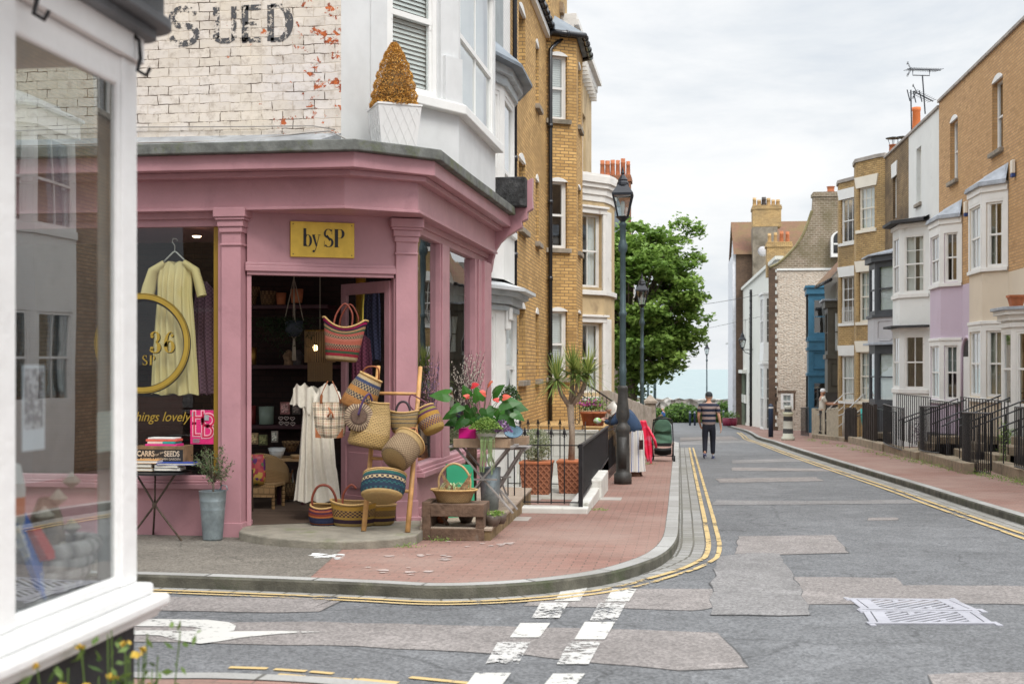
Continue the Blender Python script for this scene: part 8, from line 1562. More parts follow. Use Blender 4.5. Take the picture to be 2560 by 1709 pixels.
street_lamp('tall green street lamp with a heavy fluted base nearest on the left pavement',1557,1209,yl_,ZD(412,AY(1557,yl_),yl_)-(G(yl_)+.105),True,sc=1.0)
street_lamp('second street lamp along the left pavement, behind the green pushchair',1605,0,36.8,ZD(680,AY(1605,36.8),36.8)-(G(36.8)+.105),False,sc=1.05)
street_lamp('tallest distant lamp standing alone on the seafront beside the walking man',1767,0,107,ZD(853,AY(1767,107),107)-G(107)-.1,False,sc=1.2)
for px,y,lb in ((1637,78,'dark lamp post under the tree nearest the open sea'),(1620,104,'thin far post left of the one under the tree')):
    x=AY(px,y); t=thing('lamp_post',lb,'lamp post',(x,y,G(y))); mb=MB(); mb.tube([(x,y,G(y)),(x,y,G(y)+4.6)],.09,8); mb.build('post',LAMPG,t,smooth=True); lantern(t,Vector((x,y,G(y)+4.7)),.8)
y=87; x=X1(88)-.7; t=thing('wall_lamp','black bracket lantern on the white cottage wall at the right','wall lamp',(x,y,0)); c=Vector((x,y,ZD(868,x,y))); lantern(t,c,1.05); mb=MB(); mb.bar(c+Vector((-.1,0,-.15)),c+Vector((.75,0,-.15)),.05); mb.tube([c+Vector((0,0,-.1)),c+Vector((.2,0,-.35)),c+Vector((.65,0,-.5))],.025,5); mb.build('bracket',LAMPK,t)
# ================= tree and shrubs =================
LEAF=leafmat('maple_leaf',(.085,.17,.03),(.30,.44,.10),tr=.42)
def bigtree(label,base,c,rad,n_cl,per,lsz,rnd,lm):
    t=thing('leafy_tree',label,'tree',tuple(base)); mb=MB(); fork=Vector((base.x,base.y,c.z-rad.z*.55)); mb.tube([base,base.lerp(fork,.5)+Vector((.1,0,0)),fork],[.32,.26,.22],10); cl=[]
    for k in range(n_cl):
        d=Vector((rnd.gauss(0,1),rnd.gauss(0,1),rnd.gauss(0,1))).normalized(); r=rnd.uniform(.45,1.0)**.6; p=c+Vector((d.x*rad.x*r,d.y*rad.y*r,d.z*rad.z*r)); cl.append((p,rnd.uniform(.42,.85)))
        if k%3==0: m_=fork.lerp(p,.5)+Vector((0,0,rnd.uniform(-.2,.4))); mb.tube([fork,m_,p],[.10,.06,.02],5)
    mb.build('trunk',M('tree_bark',(.10,.08,.06),bump=.6,vs=8),t,smooth=True); mb=MB()
    for p,s in cl:
        hue=rnd.random()
        for q in range(int(per*s)):
            d=Vector((rnd.gauss(0,1),rnd.gauss(0,1),rnd.gauss(0,.55))); d=d.normalized()*s*rnd.random()**.5; d.z=d.z*.55-.15*(d.x*d.x+d.y*d.y)
            c_=p+d; s_=lsz*rnd.choice((.5,.8,1,1.2,1.5)); E=Euler((rnd.gauss(0,.5),rnd.gauss(0,.5),rnd.uniform(0,6.28))).to_matrix(); a=E@Vector((s_,0,0)); b=E@Vector((0,s_*.8,0)); h=min(1,max(0,hue*.5+rnd.random()*.5))
            mb.add([c_-a,c_-b*.8,c_+a,c_+b],[(0,1,2,3)],[[(h,0)]*4])
    mb.build('crown',lm,t,fixn=False); return t
rt=random.Random(21); yt=52
mu_=Vector((AY(1600,yt),yt,ZD(745,AY(1600,yt),yt)))
bigtree('big dense green tree overhanging the lane end in front of the sea',Vector((AY(1572,yt),yt,G(yt))),Vector((AY(1598,yt),yt,ZD(752,-2,yt))),Vector((2.5,2.6,3.25)),260,200,.10,rt,LEAF)
# hanging lower boughs reaching right
def bough(px,py,r,n,par):
    mb=MB(); c=PY(px,py,yt); 
    for k in range(n):
        d=Vector((rt.gauss(0,1),rt.gauss(0,1),rt.gauss(0,.5))).normalized()*r*rt.random()**.5; d.z-=.3*abs(d.x)
        c_=c+d; s_=.10*rt.uniform(.6,1.25); E=Euler((rt.gauss(0,.5),rt.gauss(0,.5),rt.uniform(0,6.28))).to_matrix(); a=E@Vector((s_,0,0)); b=E@Vector((0,s_*.8,0)); mb.add([c_-a,c_-b*.8,c_+a,c_+b],[(0,1,2,3)],[[(rt.random(),0)]*4])
    mb.build('bough',LEAF,par,fixn=False)
tr_=bpy.data.objects['leafy_tree']
for px,py,r,n in ((1735,640,.55,260),(1740,570,.5,220),(1700,555,.5,200),(1748,845,.45,160),(1715,870,.55,220),(1690,900,.6,260),(1650,930,.6,260),(1610,945,.6,240),(1590,980,.5,160),(1560,960,.6,200),(1680,800,.6,220),(1720,760,.5,160)): bough(px,py,r,n,tr_)
BUSH=leafmat('seafront_bush_leaf',(.05,.12,.02),(.20,.32,.07))
for px,w_,py,lb in ((1702,92,1008,'round bright green bush at the end of the road, the largest'),(1645,30,1020,'smaller bush left of the seated person'),(1750,50,1022,'green bush partly behind the walking man'),(1812,62,1003,'green bush beside the end house at the right'),(1600,40,1030,'low bush seen behind the green pushchair')):
    y=110; c=PY(px,1062,y); s=y/F; rx=w_*s/2; h=(1062-py)*s; t=thing('seafront_bush',lb,'bush',tuple(c),0,'bushes along the seafront'); mb=MB(); pts=[]
    for k in range(int(900*w_/60)):
        d=Vector((rt.gauss(0,1),rt.gauss(0,1),rt.gauss(0,1))).normalized()*rt.uniform(.7,1.05); pts.append(c+Vector((d.x*rx,d.y*rx,h*.5+d.z*h*.5)))
    leaves(mb,pts,.14,rt,asp=.7); mb.build('foliage',BUSH,t,fixn=False); mb=MB(); mb.lathe([(.001,0),(rx*.6,0),(rx*.75,h*.4),(rx*.5,h*.8),(.001,h*.88)],10,Matrix.Translation(c)); mb.build('twigs',M('bush_inner',(.03,.05,.015)),t)
wl=thing('sea_wall','low rubble stone sea wall across the end of the road','sea wall',(2,113,-3)); m,nt,b=nodes('rubble'); tc=N(nt,'ShaderNodeTexCoord'); v=N(nt,'ShaderNodeTexVoronoi'); v.inputs['Scale'].default_value=2.6; nt.links.new(tc.outputs['Object'],v.inputs['Vector']); nt.links.new(ramp(nt,v.outputs['Color'],[(.2,(.12,.10,.08)),(.45,(.38,.33,.29)),(.7,(.55,.52,.48))]),b.inputs['Base Color']); bumpn(nt,b,v.outputs['Distance'],1,.2); b.inputs['Roughness'].default_value=.9
mb=MB(); rw=random.Random(1); mb.grid(lambda u,v_:Vector((-60+120*u,113.5+rw.uniform(-.1,.1),-3.4+v_*(ZD(996,2,113.5)+3.4)+(rw.uniform(-.12,.12) if v_>.9 else 0))),240,6); mb.build('wall',m,wl,fixn=False,solid=.5)
BOL=M('navy_bollard_paint',(.02,.035,.07),rough=.4); WTOP=M('white_band',(.6,.6,.6))
for px,pyb,h,lb,big in ((1725,1063,1.05,'black bollard at the road end, left of the pair',0),(1737,1063,1.05,'black bollard at the road end, right of the pair',0),(1809,1063,1.15,'black bollard near the maroon tubs',0),(1927,1092,1.35,'dark blue bollard with a white band on the right pavement',1),(2052,1082,1.1,'x',2)):
    if big==2: continue
    p=W(px,pyb,.105); t=thing('bollard',lb,'bollard',tuple(p),0,'bollards'); r=.075 if not big else .10; mb=MB(); mb.lathe([(.001,0),(r,0),(r,h*.93),(r*.8,h*.97),(.001,h)],14,Matrix.Translation(p)); mb.build('post',BOL,t,smooth=True); mb=MB(); mb.lathe([(r*1.03,h*.86),(r*1.03,h*.91)],14,Matrix.Translation(p)); mb.build('band',WTOP,t)
p=W(1970,1100,.105); t=thing('striped_bollard','old black and white striped cast bollard with yellowed bands','bollard',tuple(p),0,'bollards'); mb=MB(); mb.lathe([(.001,0),(.24,0),(.24,.1),(.19,.14),(.17,.5),(.16,.9),(.19,.94),(.19,1.0),(.13,1.04),(.12,1.12),(.15,1.18),(.13,1.25),(.001,1.3)],18,Matrix.Translation(p)); mb.build('post',stripes('bollard_bands',[(0,(.06,.06,.055)),(.14,(.5,.5,.42)),(.3,(.05,.05,.05)),(.4,(.5,.5,.44)),(.56,(.05,.05,.05)),(.66,(.5,.49,.36)),(.76,(.05,.05,.05)),(.84,(.45,.45,.4)),(.93,(.05,.05,.05))],axis=1,freq=1),t,smooth=True)
MAR=M('maroon_tub',(.20,.02,.05),rough=.5)
for px,lb in ((1818,'maroon round tub with a shrub, left of the pair by the end house'),(1831,'maroon round tub with a shrub, right of the pair by the end house')):
    p=W(px,1064,.105); t=thing('maroon_tub',lb,'plant tub',tuple(p),0,'maroon tubs'); mb=MB(); mb.lathe([(.001,0),(.28,0),(.33,.25),(.34,.55),(.28,.55),(.001,.5)],14,Matrix.Translation(p)); mb.build('tub',MAR,t,smooth=True); mb=MB(); leaves(mb,[p+Vector((rt.gauss(0,.2),rt.gauss(0,.2),.6+abs(rt.gauss(0,.2)))) for _ in range(200)],.06,rt); mb.build('foliage',BUSH,t,fixn=False)
# ================= right side railings, steps and front gardens =================
BST=M('brown_stone_plinth',(.27,.215,.15),rough=.9,var=.25,vs=4,bump=.4,dirt=(.13,.11,.07),dscale=2,damt=.52)
def rail_panel(label,A,B,h,n,mat=None,name='area_railing',top=True,bow=.0,grp='railings of the right terrace',sp=0,w=.018):
    A=Vector(A);B=Vector(B); t=thing(name,label,'railing',tuple(A.lerp(B,.5)),0,grp); mt=mat or IRON; mb=MB(); nrm=(B-A).cross(Vector((0,0,1))).normalized(); P=lambda s:A.lerp(B,s)+nrm*bow*math.sin(PI*s)
    for k in range(n+1):
        s=k/n; p=P(s); hh=h+(R.uniform(-sp,sp)); mb.bar(p+Vector((0,0,.04)),p+Vector((0,0,hh)),w)
    mb.build('bars',mt,t); mb=MB()
    for zz in (.06,h): 
        Q=[P(k/8)+Vector((0,0,zz)) for k in range(9)]; mb.tube(Q,.016,5)
    mb.build('rails',mt,t); return t
def plinth(label,pts,h,cat='low wall',name='plinth_wall',th=.3):
    a=Vector(pts[0]);b=Vector(pts[1]); t=thing(name,label,cat,tuple(a.lerp(b,.5)),0,'stone plinths of the right terrace'); n_=Vector((b.y-a.y,-(b.x-a.x),0)).normalized()*th
    if n_.x<0: n_=-n_
    mb=MB(); mb.hexa([a-Vector((0,0,.5)),b-Vector((0,0,.5)),b+n_-Vector((0,0,.5)),a+n_-Vector((0,0,.5)),a+Vector((0,0,h)),b+Vector((0,0,h)),b+n_+Vector((0,0,h)),a+n_+Vector((0,0,h))]); mb.build('wall',BST,t,bevel=.02)
g=lambda x,y:W(x,y,.105)
pl_specs=[((2480,1178),(2560,1206),.22,'brown stone kerb wall at the right edge of the picture'),((2290,1148),(2408,1184),.22,'brown stone kerb wall between the two nearest bowed railings'),((2210,1128),(2290,1150),.2,'brown stone kerb wall left of the steps to the lilac house'),((2120,1106),(2205,1128),.22,'pale worn stone kerb wall by the wooden palings'),((2030,1094),(2110,1104),.15,'low whitish stones under the white picket fence')]
for a,b,h,lb in pl_specs: plinth(lb,(g(*a),g(*b)),h)
rail_panel('bowed black railing panel cut by the right edge of the picture',g(2537,1200)+Vector((0,0,.2)),g(2600,1218)+Vector((0,0,.2)),1.15,14)
rail_panel('widest bowed black railing panel, in front of the cream house',g(2406,1176),g(2476,1190),1.22,22,bow=.10)
rail_panel('bowed black railing panel in front of the lilac house',g(2300,1150)+Vector((0,0,.2)),g(2348,1160)+Vector((0,0,.2)),1.12,17,bow=.1)
rail_panel('dense black railing panel in front of the white bay house',g(2209,1128)+Vector((0,0,.2)),g(2259,1141)+Vector((0,0,.1)),1.15,16,bow=.06,w=.02)
DKW=M('dark_stained_wood',(.035,.027,.022),rough=.7,var=.3,bump=.3)
rail_panel('dark wooden paling fence with uneven tops beside the charcoal bay',g(2160,1112)+Vector((0,0,.15)),g(2188,1120)+Vector((0,0,.1)),1.2,6,DKW,'paling_fence',w=.10,sp=.08)
rail_panel('short black paling fence left of the turquoise pot',g(2115,1104)+Vector((0,0,.05)),g(2139,1108)+Vector((0,0,.05)),1.12,7,DKW,'paling_fence',w=.09,sp=.04)
PKT=M('raw_pale_picket',(.52,.47,.37),rough=.85,var=.15,vs=6,bump=.3)
rail_panel('pale wooden picket fence, right section, next to the black palings',g(2068,1096),g(2094,1101),1.15,10,PKT,'picket_fence',w=.05,sp=.06); rail_panel('pale wooden picket fence, left section, near the flint gable',g(2031,1092),g(2060,1095),1.15,10,PKT,'picket_fence',w=.05,sp=.06)
rail_panel('black railing at the far end of the picket fence by the blue bay',g(2003,1090),g(2022,1092),1.2,7,w=.03)
# rear railings in front of the bays
def rear(label,pxa,pxb,pyt,off,n,zb=None):
    a=PX(pxa,pyt,XR(YR2(pxa,off),off)); b=PX(pxb,pyt,XR(YR2(pxb,off),off)); z1=a.z; t=thing('basement_railing',label,'railing',tuple(a.lerp(b,.5)),0,'railings in front of the bays'); mb=MB()
    for k in range(n+1):
        p=a.lerp(b,k/n); p.z=z1; mb.bar((p.x,p.y,z1-1.35),(p.x,p.y,z1),.02)
    mb.build('bars',IRON,t); mb=MB(); mb.bar((a.x,a.y,z1),(b.x,b.y,z1),.035,.02); mb.build('top_rail',IRON,t)
rear('tall basement railing before the cream bay',2402,2520,992,1.0,16); rear('basement railing before the lilac bay',2325,2400,999,1.0,14); rear('basement railing before the white bay',2242,2326,984,1.2,16); rear('basement railing before the charcoal bay',2188,2240,1020,1.0,10)
# steps with handrails up to the doors
def steps_to(label,px,py,n,run,w_,hx=1.0,rail=True,dz=.17):
    p=g(px,py); t=thing('door_steps',label,'steps',tuple(p),0,'door steps of the right terrace'); mb=MB()
    for k in range(n): mb.box(p.x+k*run,p.x+n*run+.6,p.y-w_/2,p.y+w_/2,p.z-.5,p.z+dz*(k+1))
    mb.build('treads',BST,t,bevel=.015)
    if rail:
        for s in (-1,1):
            mb=MB(); y=p.y+s*(w_/2+.04); a=Vector((p.x-.1,y,p.z+.95)); b=Vector((p.x+n*run+.5,y,p.z+.98+dz*n)); 
            mb.tube([a+Vector((-.12,0,-.06)),a,b],.018,6)
            for k in range(7): q=a.lerp(b,k/6); mb.bar((q.x,q.y,p.z),q,.02)
            mb.build('handrail',IRON,t)
steps_to('brown stone steps rising to the cream house door',2440,1172,4,.28,1.0); steps_to('brown stone steps rising to the lilac house door',2366,1160,4,.26,1.0); steps_to('stone steps between the white bay and the lilac house',2275,1136,3,.28,.9); steps_to('nearest stone steps at the right edge of the picture',2540,1190,4,.3,1.0); steps_to('pale steps by the turquoise pot',2150,1105,2,.3,1.0)
WIR=M('white_iron',(.6,.6,.58),rough=.5)
t=thing('white_handrail','white painted metal handrail beside the man in the cap','handrail',tuple(g(2060,1090))); a=g(2062,1094); 
for k,(dx,dy) in enumerate(((0,0),(.5,-1.6))): mb=MB(); q=a+Vector((dx,dy,0)); mb.tube([q+Vector((-.3,0,.9)),q+Vector((0,0,1.0)),q+Vector((.75,0,1.75)),q+Vector((1.3,0,1.75))],.025,6); mb.tube([q+Vector((0,0,0)),q+Vector((0,0,1))],.02,5); mb.tube([q+Vector((.75,0,0)),q+Vector((.75,0,1.75))],.02,5); mb.tube([q+Vector((-.2,0,.5)),q+Vector((.75,0,1.25))],.02,5); mb.build('rail',WIR,t,smooth=True)
# plants and pots on the right
def bushR(name,label,px,py,pyt,w_,lm,y=None,n=600,sz=.04,cat='plant'):
    c=g(px,py); s=c.y/F; h=(py-pyt)*s; rx=w_*s/2; t=thing(name,label,cat,tuple(c)); mb=MB(); pts=[]
    for k in range(n): d=Vector((rt.gauss(0,.5),rt.gauss(0,.5),rt.random())); pts.append(c+Vector((.25+d.x*rx,d.y*rx,d.z*h)))
    leaves(mb,pts,sz,rt,asp=.35); mb.build('foliage',lm,t,fixn=False)
bushR('leafy_shrub','leafy green shrub and lavender behind the widest bowed railing',2510,1165,1075,70,BGR,n=2200,sz=.035); bushR('weed_tuft','tall wiry weed tangled in the bowed railing',2475,1180,1055,22,BGR,n=260,sz=.02)
bushR('purple_flower_tub','tub of dark purple flowers behind the dense railing',2275,1120,1045,34,leafmat('dusky_purple_leaf',(.06,.06,.05),(.20,.12,.18)),n=700,sz=.03); bushR('spiky_plant','spiky green plant in the turquoise pot',2135,1050,1020,20,ANT,n=160,sz=.08); bushR('wall_shrub','green shrub in the railed corner by the blue bay',2030,1068,1028,26,BGR,n=300,sz=.06)
c=g(2146,1105)+Vector((.3,0,0)); t=thing('turquoise_pot','tall turquoise glazed pot between the black palings','plant pot',tuple(c)); mb=MB(); mb.lathe([(.001,.3),(.13,.3),(.21,.75),(.24,1.15),(.2,1.15),(.001,1.1)],16,Matrix.Translation(c)); mb.build('pot',M('turquoise_glaze',(.02,.32,.28),rough=.3),t,smooth=True)
t=thing('black_trough','large black square planter behind the railing of the lilac house','planter',tuple(g(2300,1130))); c=g(2285,1128)+Vector((.5,0,0)); mb=MB(); mb.box(c.x-.1,c.x+.7,c.y-.9,c.y+.3,c.z,c.z+.55); mb.build('box',BLACK,t,bevel=.02)
for k in range(16):      # weeds along the foot of the walls
    q=k/15; px,py=(2030+q*(2560-2030),1100+q*110+R.uniform(-2,3)); p=g(px,py); t=thing('weed_clump','small green weeds growing at the foot of the plinths on the right pavement','weeds',tuple(p),0,'weeds along the right pavement'); mb=MB(); leaves(mb,[p+Vector((rt.gauss(0,.10),rt.gauss(0,.35),abs(rt.gauss(0,.05)))) for _ in range(130)],.022,rt,asp=.3); mb.build('tuft',BGR,t,fixn=False)
for px,py,lb in ((1012,1367,'weed tuft at the foot of the curved shop step'),(1100,1352,'moss and grass at the foot of the wooden crate'),(1495,1275,'little weeds by the stepped white plinth'),(1620,1160,'yellow green weeds below the stone pier')):
    p=g(px,py); t=thing('weed_clump',lb,'weeds',tuple(p)); mb=MB(); leaves(mb,[p+Vector((rt.gauss(0,.09),rt.gauss(0,.04),abs(rt.gauss(0,.02)))) for _ in range(120)],.013,rt,asp=.3); mb.build('tuft',BGR,t,fixn=False)
# weeds by the foreground shop
t=thing('foreground_weeds','blurred weeds with small yellow flowers below the foreground window sill','weeds',(-1.7,4.0,-.1)); mb=MB(); mf=MB(); rr=random.Random(31)
for k in range(60):
    b0=Vector((-1.70+rr.uniform(.0,.06),3.15+rr.uniform(0,.6),.0)); tip=b0+Vector((rr.uniform(-.02,.12),rr.uniform(-.1,.1),rr.uniform(.35,.85))); mb.tube([b0,b0.lerp(tip,.5)+Vector((.03,0,0)),tip],.0025,3)
    leaves(mb,[b0.lerp(tip,rr.uniform(.2,1))+Vector((rr.gauss(0,.03),rr.gauss(0,.03),rr.gauss(0,.02))) for _ in range(20)],.02,rr,asp=.45)
    if k%4==0: leaves(mf,[tip+Vector((rr.gauss(0,.006),rr.gauss(0,.006),0)) for _ in range(5)],.012,rr,asp=1)
mb.build('foliage',leafmat('weed_leaf',(.05,.10,.02),(.20,.30,.08)),t,fixn=False); mf.build('flowers',M('yellow_petal',(.6,.4,.05)),t)
# ribbed steel access cover let into the road
WPL=M('galvanised_cover',(.33,.33,.365),rough=.5,var=.12,bump=.1,metal=.1,dirt=(.33,.33,.35),dscale=5,damt=.6)
def cover(label,pts):
    Q=[W(x,y,.0) for x,y in pts]; t=thing('ribbed_cover',label,'road cover',tuple(Q[0]),0,'ribbed steel covers in the road'); A,B,C_,D_=Q; lp=lambda u,v,h=.007:A.lerp(B,u).lerp(D_.lerp(C_,u),v)+Vector((0,0,h))
    mb=MB()
    for v in (.03,.97): mb.bar(lp(-.06,v),lp(1.03,v),.045,.010)
    for u,w_ in ((.0,.05),(.10,.09),(.90,.09),(1.0,.05)): mb.bar(lp(u,.05,.006),lp(u,.95,.006),w_,.008)
    for u,v in ((-.05,0),(-.03,1),(1.03,0),(1.05,1)): mb.bar(lp(u-.02,v,.005),lp(u+.03,v,.005),.13,.007)
    mb.build('frame',WPL,t)
    for k in range(-5,6):
        c=k*.17; f0=lambda u:1-(u-.14)/.72+c; us=[u for u in [.14+.72*i/60 for i in range(61)] if .07<=f0(u)<=.93]
        if len(us)>3: mb=MB(); mb.bar(lp(us[0],f0(us[0]),.005),lp(us[-1],f0(us[-1]),.005),.030,.007); mb.build('rib',WPL,t)
    mb=MB()
    for u,v in ((.4,.22),(.62,.72)): mb.bar(lp(u-.03,v,.008),lp(u+.03,v,.008),.06,.006)
    mb.build('key_lug',WPL,t)
cover('pale ribbed steel cover set flush in the road, the farther of two',[(2130,1498),(2378,1500),(2440,1527),(2165,1525)]); cover('pale ribbed steel cover set flush in the road, the nearer of two',[(2165,1528),(2432,1530),(2476,1560),(2185,1560)])
# ================= people =================
def skin(name,chains,mat,parent,Mx,sub=2,root=0,smooth=True):
    V=[];E=[];RR=[];ix={}
    for ch in chains:
        prev=None
        for p in ch:
            k=(round(p[0],3),round(p[1],3),round(p[2],3))
            if k not in ix: ix[k]=len(V); V.append(Vector(p[:3])); RR.append(p[3] if isinstance(p[3],tuple) else (p[3],p[3]))
            if prev is not None and prev!=ix[k]: E.append((prev,ix[k]))
            prev=ix[k]
    me=bpy.data.meshes.new(name); me.from_pydata(V,E,[]); o=bpy.data.objects.new(name,me); COL.objects.link(o)
    md=o.modifiers.new('skin','SKIN'); md.use_smooth_shade=True; 
    if not me.skin_vertices: 
        bpy.context.view_layer.objects.active=o
    for i,s in enumerate(me.skin_vertices[0].data): s.radius=RR[i]; s.use_root=(i==root)
    o.modifiers.new('sub','SUBSURF').render_levels=sub; o.modifiers['sub'].levels=sub
    bpy.context.view_layer.update(); dg=bpy.context.evaluated_depsgraph_get(); m2=bpy.data.meshes.new_from_object(o.evaluated_get(dg)); bpy.data.objects.remove(o)
    m2.transform(XF[parent.name].inverted()@Mx); m2.materials.clear(); m2.materials.append(mat); 
    for p in m2.polygons: p.use_smooth=True
    q=bpy.data.objects.new(name,m2); COL.objects.link(q); q.parent=parent; XF[q.name]=XF[parent.name]; return q
SKN=M('skin',(.50,.27,.18),rough=.6,var=.08,bump=0); SKO=M('skin_older',(.52,.30,.22),rough=.6,var=.1,bump=0)
def hand(w,d,up,s=1,curl=.3):
    """five finger chains from the wrist w; d along the hand, up = back of the hand"""
    w=Vector(w[:3]); d=Vector(d).normalized(); up=Vector(up).normalized(); sd=d.cross(up).normalized(); pal=w+d*.05*s; ch=[[(*w,.022*s),(*pal,(.036*s,.017*s))]]
    for k,(o,l) in enumerate(((-.03,.066),(-.01,.078),(.01,.073),(.03,.056))):
        a=w+d*.085*s+sd*o*s; b=a+d*l*.5*s-up*.01*curl*s; c=a+d*l*.8*s-up*.05*curl*s; e=a+d*l*(1-.3*curl)*s-up*.10*curl*s; ch.append([(*pal,(.036*s,.017*s)),(*a,.0095*s),(*b,.009*s),(*c,.0085*s),(*e,.007*s)])
    a=w+d*.03*s-sd*.035*s; ch.append([(*pal,(.036*s,.017*s)),(*a,.011*s),(*(a+d*.035*s-sd*.02*s-up*.01*s),.010*s),(*(a+d*.06*s-sd*.022*s-up*.02*s),.008*s)]); return ch
def head(c,f,r=.098):    # c centre of the head, f facing
    c=Vector(c); f=Vector(f).normalized(); u=Vector((0,0,1)); s=f.cross(u).normalized(); u=s.cross(f)
    ch=[[(*(c-u*.10-f*.02),.052),(*(c-u*.03),(.078,.085)),(*(c+u*.03),(.083,.095)),(*(c+u*.075-f*.01),(.065,.075))],[(*(c-u*.03),(.078,.085)),(*(c-u*.06+f*.055),.042)],[(*(c-u*.03),(.078,.085)),(*(c-u*.012+f*.095),.016)]]
    for q in (-1,1): ch.append([(*(c-u*.03),(.078,.085)),(*(c+s*q*.088-u*.01),.016),(*(c+s*q*.094+u*.012),.014)])
    return ch
def eyes(t,Mx,c,f):
    c=Vector(c); f=Vector(f).normalized(); s=f.cross(Vector((0,0,1))).normalized(); u=s.cross(f); mb=MB()
    for q in (-1,1): mb.lathe([(.001,-.009),(.009,0),(.001,.009)],8,Mx@Matrix.Translation(c+f*.082+s*q*.032+u*.005))
    mb.build('eyes',M('eye_dark',(.03,.02,.02),bump=0),t); mb=MB(); mb.lathe([(.001,-.004),(.022,0),(.001,.004)],8,Mx@Matrix.Translation(c+f*.09-u*.052)); mb.build('mouth',M('lips',(.35,.12,.10),bump=0),t)
def shoe(mb,Mx,p,yaw,pitch=0,L=.27):
    Q=Mx@Matrix.Translation(p)@Rm(pitch,0,yaw); n=10; 
    for (z0,z1,g_) in ((0,.03,1.0),(.03,.09,.88)):
        a=[(.048*g_*math.cos(t)*(1 if math.sin(t)<0 else 1.0),L/2*g_*math.sin(t)+L*.2) for t in [k*2*PI/12 for k in range(12)]]
        mb.add([Q@Vector((x,y,z0)) for x,y in a]+[Q@Vector((x*.95,y*.97 if z1<.05 else y*.97-max(0,y-.06)*.25,z1 if y<.12 or z1<.05 else z1-.03)) for x,y in a],[tuple(range(11,-1,-1)),tuple(range(12,24))]+[(i,(i+1)%12,12+(i+1)%12,12+i) for i in range(12)])
NAVYT=M('dark_navy_trousers',(.012,.014,.024),rough=.85,var=.2,bump=.1)
# --- man walking away
pm=W(1772,1146,0); t=thing('person','man in a striped polo shirt, dark trousers and cap walking away down the road','person',tuple(pm)); Mx=Matrix.Translation(pm)@Rm(0,0,-4)
hip=(0,0,.93,(.155,.11)); ank1=(-.10,-.10,.12,.045); ank2=(.10,.12,.10,.045); nk=(0,.03,1.50,.058); hc=(0,.06,1.64)
body=[[hip,(0,0,1.1,(.15,.10)),(0,.0,1.28,(.175,.115)),(0,.01,1.41,(.15,.09)),nk],
 [hip,(-.095,.0,.84,.088),(-.10,.03,.50,.058),ank1],[hip,(.095,.02,.84,.088),(.10,.12,.50,.058),ank2],
 [(0,.01,1.41,(.15,.09)),(-.20,.0,1.39,.058),(-.27,-.02,1.14,.044),(-.25,.12,.94,.032),(-.235,.17,.90,.026)],[(0,.01,1.41,(.15,.09)),(.20,.0,1.39,.058),(.27,-.04,1.12,.044),(.31,.0,.88,.030),(.315,.01,.84,.026)]]
body+=hand((-.235,.17,.90),(.1,.6,-.7),(-1,0,.1),1,.8)+hand((.315,.01,.84),(.05,.05,-1),(1,0,0),1,.35)
hd_=head(hc,(0,1,-.05)); body+=[[nk,hd_[0][0]]]+hd_; skin('body',body,SKN,t,Mx)
SHIRT=stripes('striped_polo',[(0,(.012,.018,.04)),(.5,(.27,.21,.20))],axis=2,freq=7.2,coord='Object')
skin('shirt',[[(0,0,.82,(.20,.14)),(0,0,1.04,(.20,.14)),(0,0,1.16,(.205,.14)),(0,0,1.30,(.215,.14)),(0,.01,1.41,(.18,.11)),(0,.025,1.485,.068)],[(0,.01,1.41,(.18,.11)),(-.21,.0,1.39,.085),(-.262,-.015,1.20,.072)],[(0,.01,1.41,(.18,.11)),(.21,.0,1.39,.085),(.262,-.03,1.19,.072)]],SHIRT,t,Mx)
skin('trousers',[[(0,0,1.04,(.160,.118)),(0,0,.90,(.168,.12)),(-.095,.0,.80,.100),(-.10,.03,.50,.080),(-.10,-.08,.12,.062)],[(0,0,.90,(.168,.12)),(.095,.02,.80,.100),(.10,.12,.50,.080),(.10,.13,.10,.062)]],NAVYT,t,Mx)
mb=MB(); shoe(mb,Mx,(-.10,-.14,.05),5,22); shoe(mb,Mx,(.105,.10,.0),-6); mb.build('shoes',M('blue_trainers',(.03,.04,.10),c2=(.4,.4,.42),patch=.42,vs=9,bump=0),t)
skin('hair',[[(0,.03,1.60,(.088,.085)),(0,.03,1.66,(.090,.098))]],M('grey_hair',(.30,.27,.25)),t,Mx); mb=MB(); mb.lathe([(.001,.12),(.04,.115),(.082,.085),(.098,.04),(.099,.0)],18,Mx@Matrix.Translation((0,.05,1.655)),1,1.08); mb.box(-.07,.07,.13,.21,1.66,1.67,Mx); mb.build('cap',M('dark_cap',(.025,.03,.035),rough=.8),t,smooth=True)
# --- elderly woman bent over the railing
pw_=W(1588,1190,.105); t=thing('person','white haired woman in a blue denim jacket and striped skirt bending over the railing','person',tuple(pw_)); Mx=Matrix.Translation(pw_)@Rm(0,0,78)   # faces -X
hip=(0,0,.88,(.16,.13)); sh=(0,.20,1.22,(.16,.10)); nk=(0,.34,1.28,.055); hc=(0,.47,1.27)
body=[[hip,(0,.05,1.02,(.15,.12)),sh,nk],[hip,(-.09,.0,.78,.085),(-.09,.03,.46,.056),(-.09,-.02,.10,.04)],[hip,(.09,.0,.78,.085),(.09,.03,.46,.056),(.09,-.02,.10,.04)],[sh,(-.18,.22,1.24,.055),(-.22,.38,1.02,.042),(-.10,.60,1.06,.030),(-.06,.64,1.07,.026)],[sh,(.18,.22,1.24,.055),(.24,.36,1.02,.042),(.16,.60,1.08,.030),(.12,.64,1.09,.026)]]
body+=hand((-.06,.64,1.07),(.5,.6,-.1),(0,0,1),.95,.9)+hand((.12,.64,1.09),(-.5,.6,-.1),(0,0,1),.95,.9); hd_=head(hc,(0,1,-.75)); body+=[[nk,hd_[0][0]]]+hd_; skin('body',body,SKO,t,Mx); eyes(t,Mx,hc,(0,1,-.75))
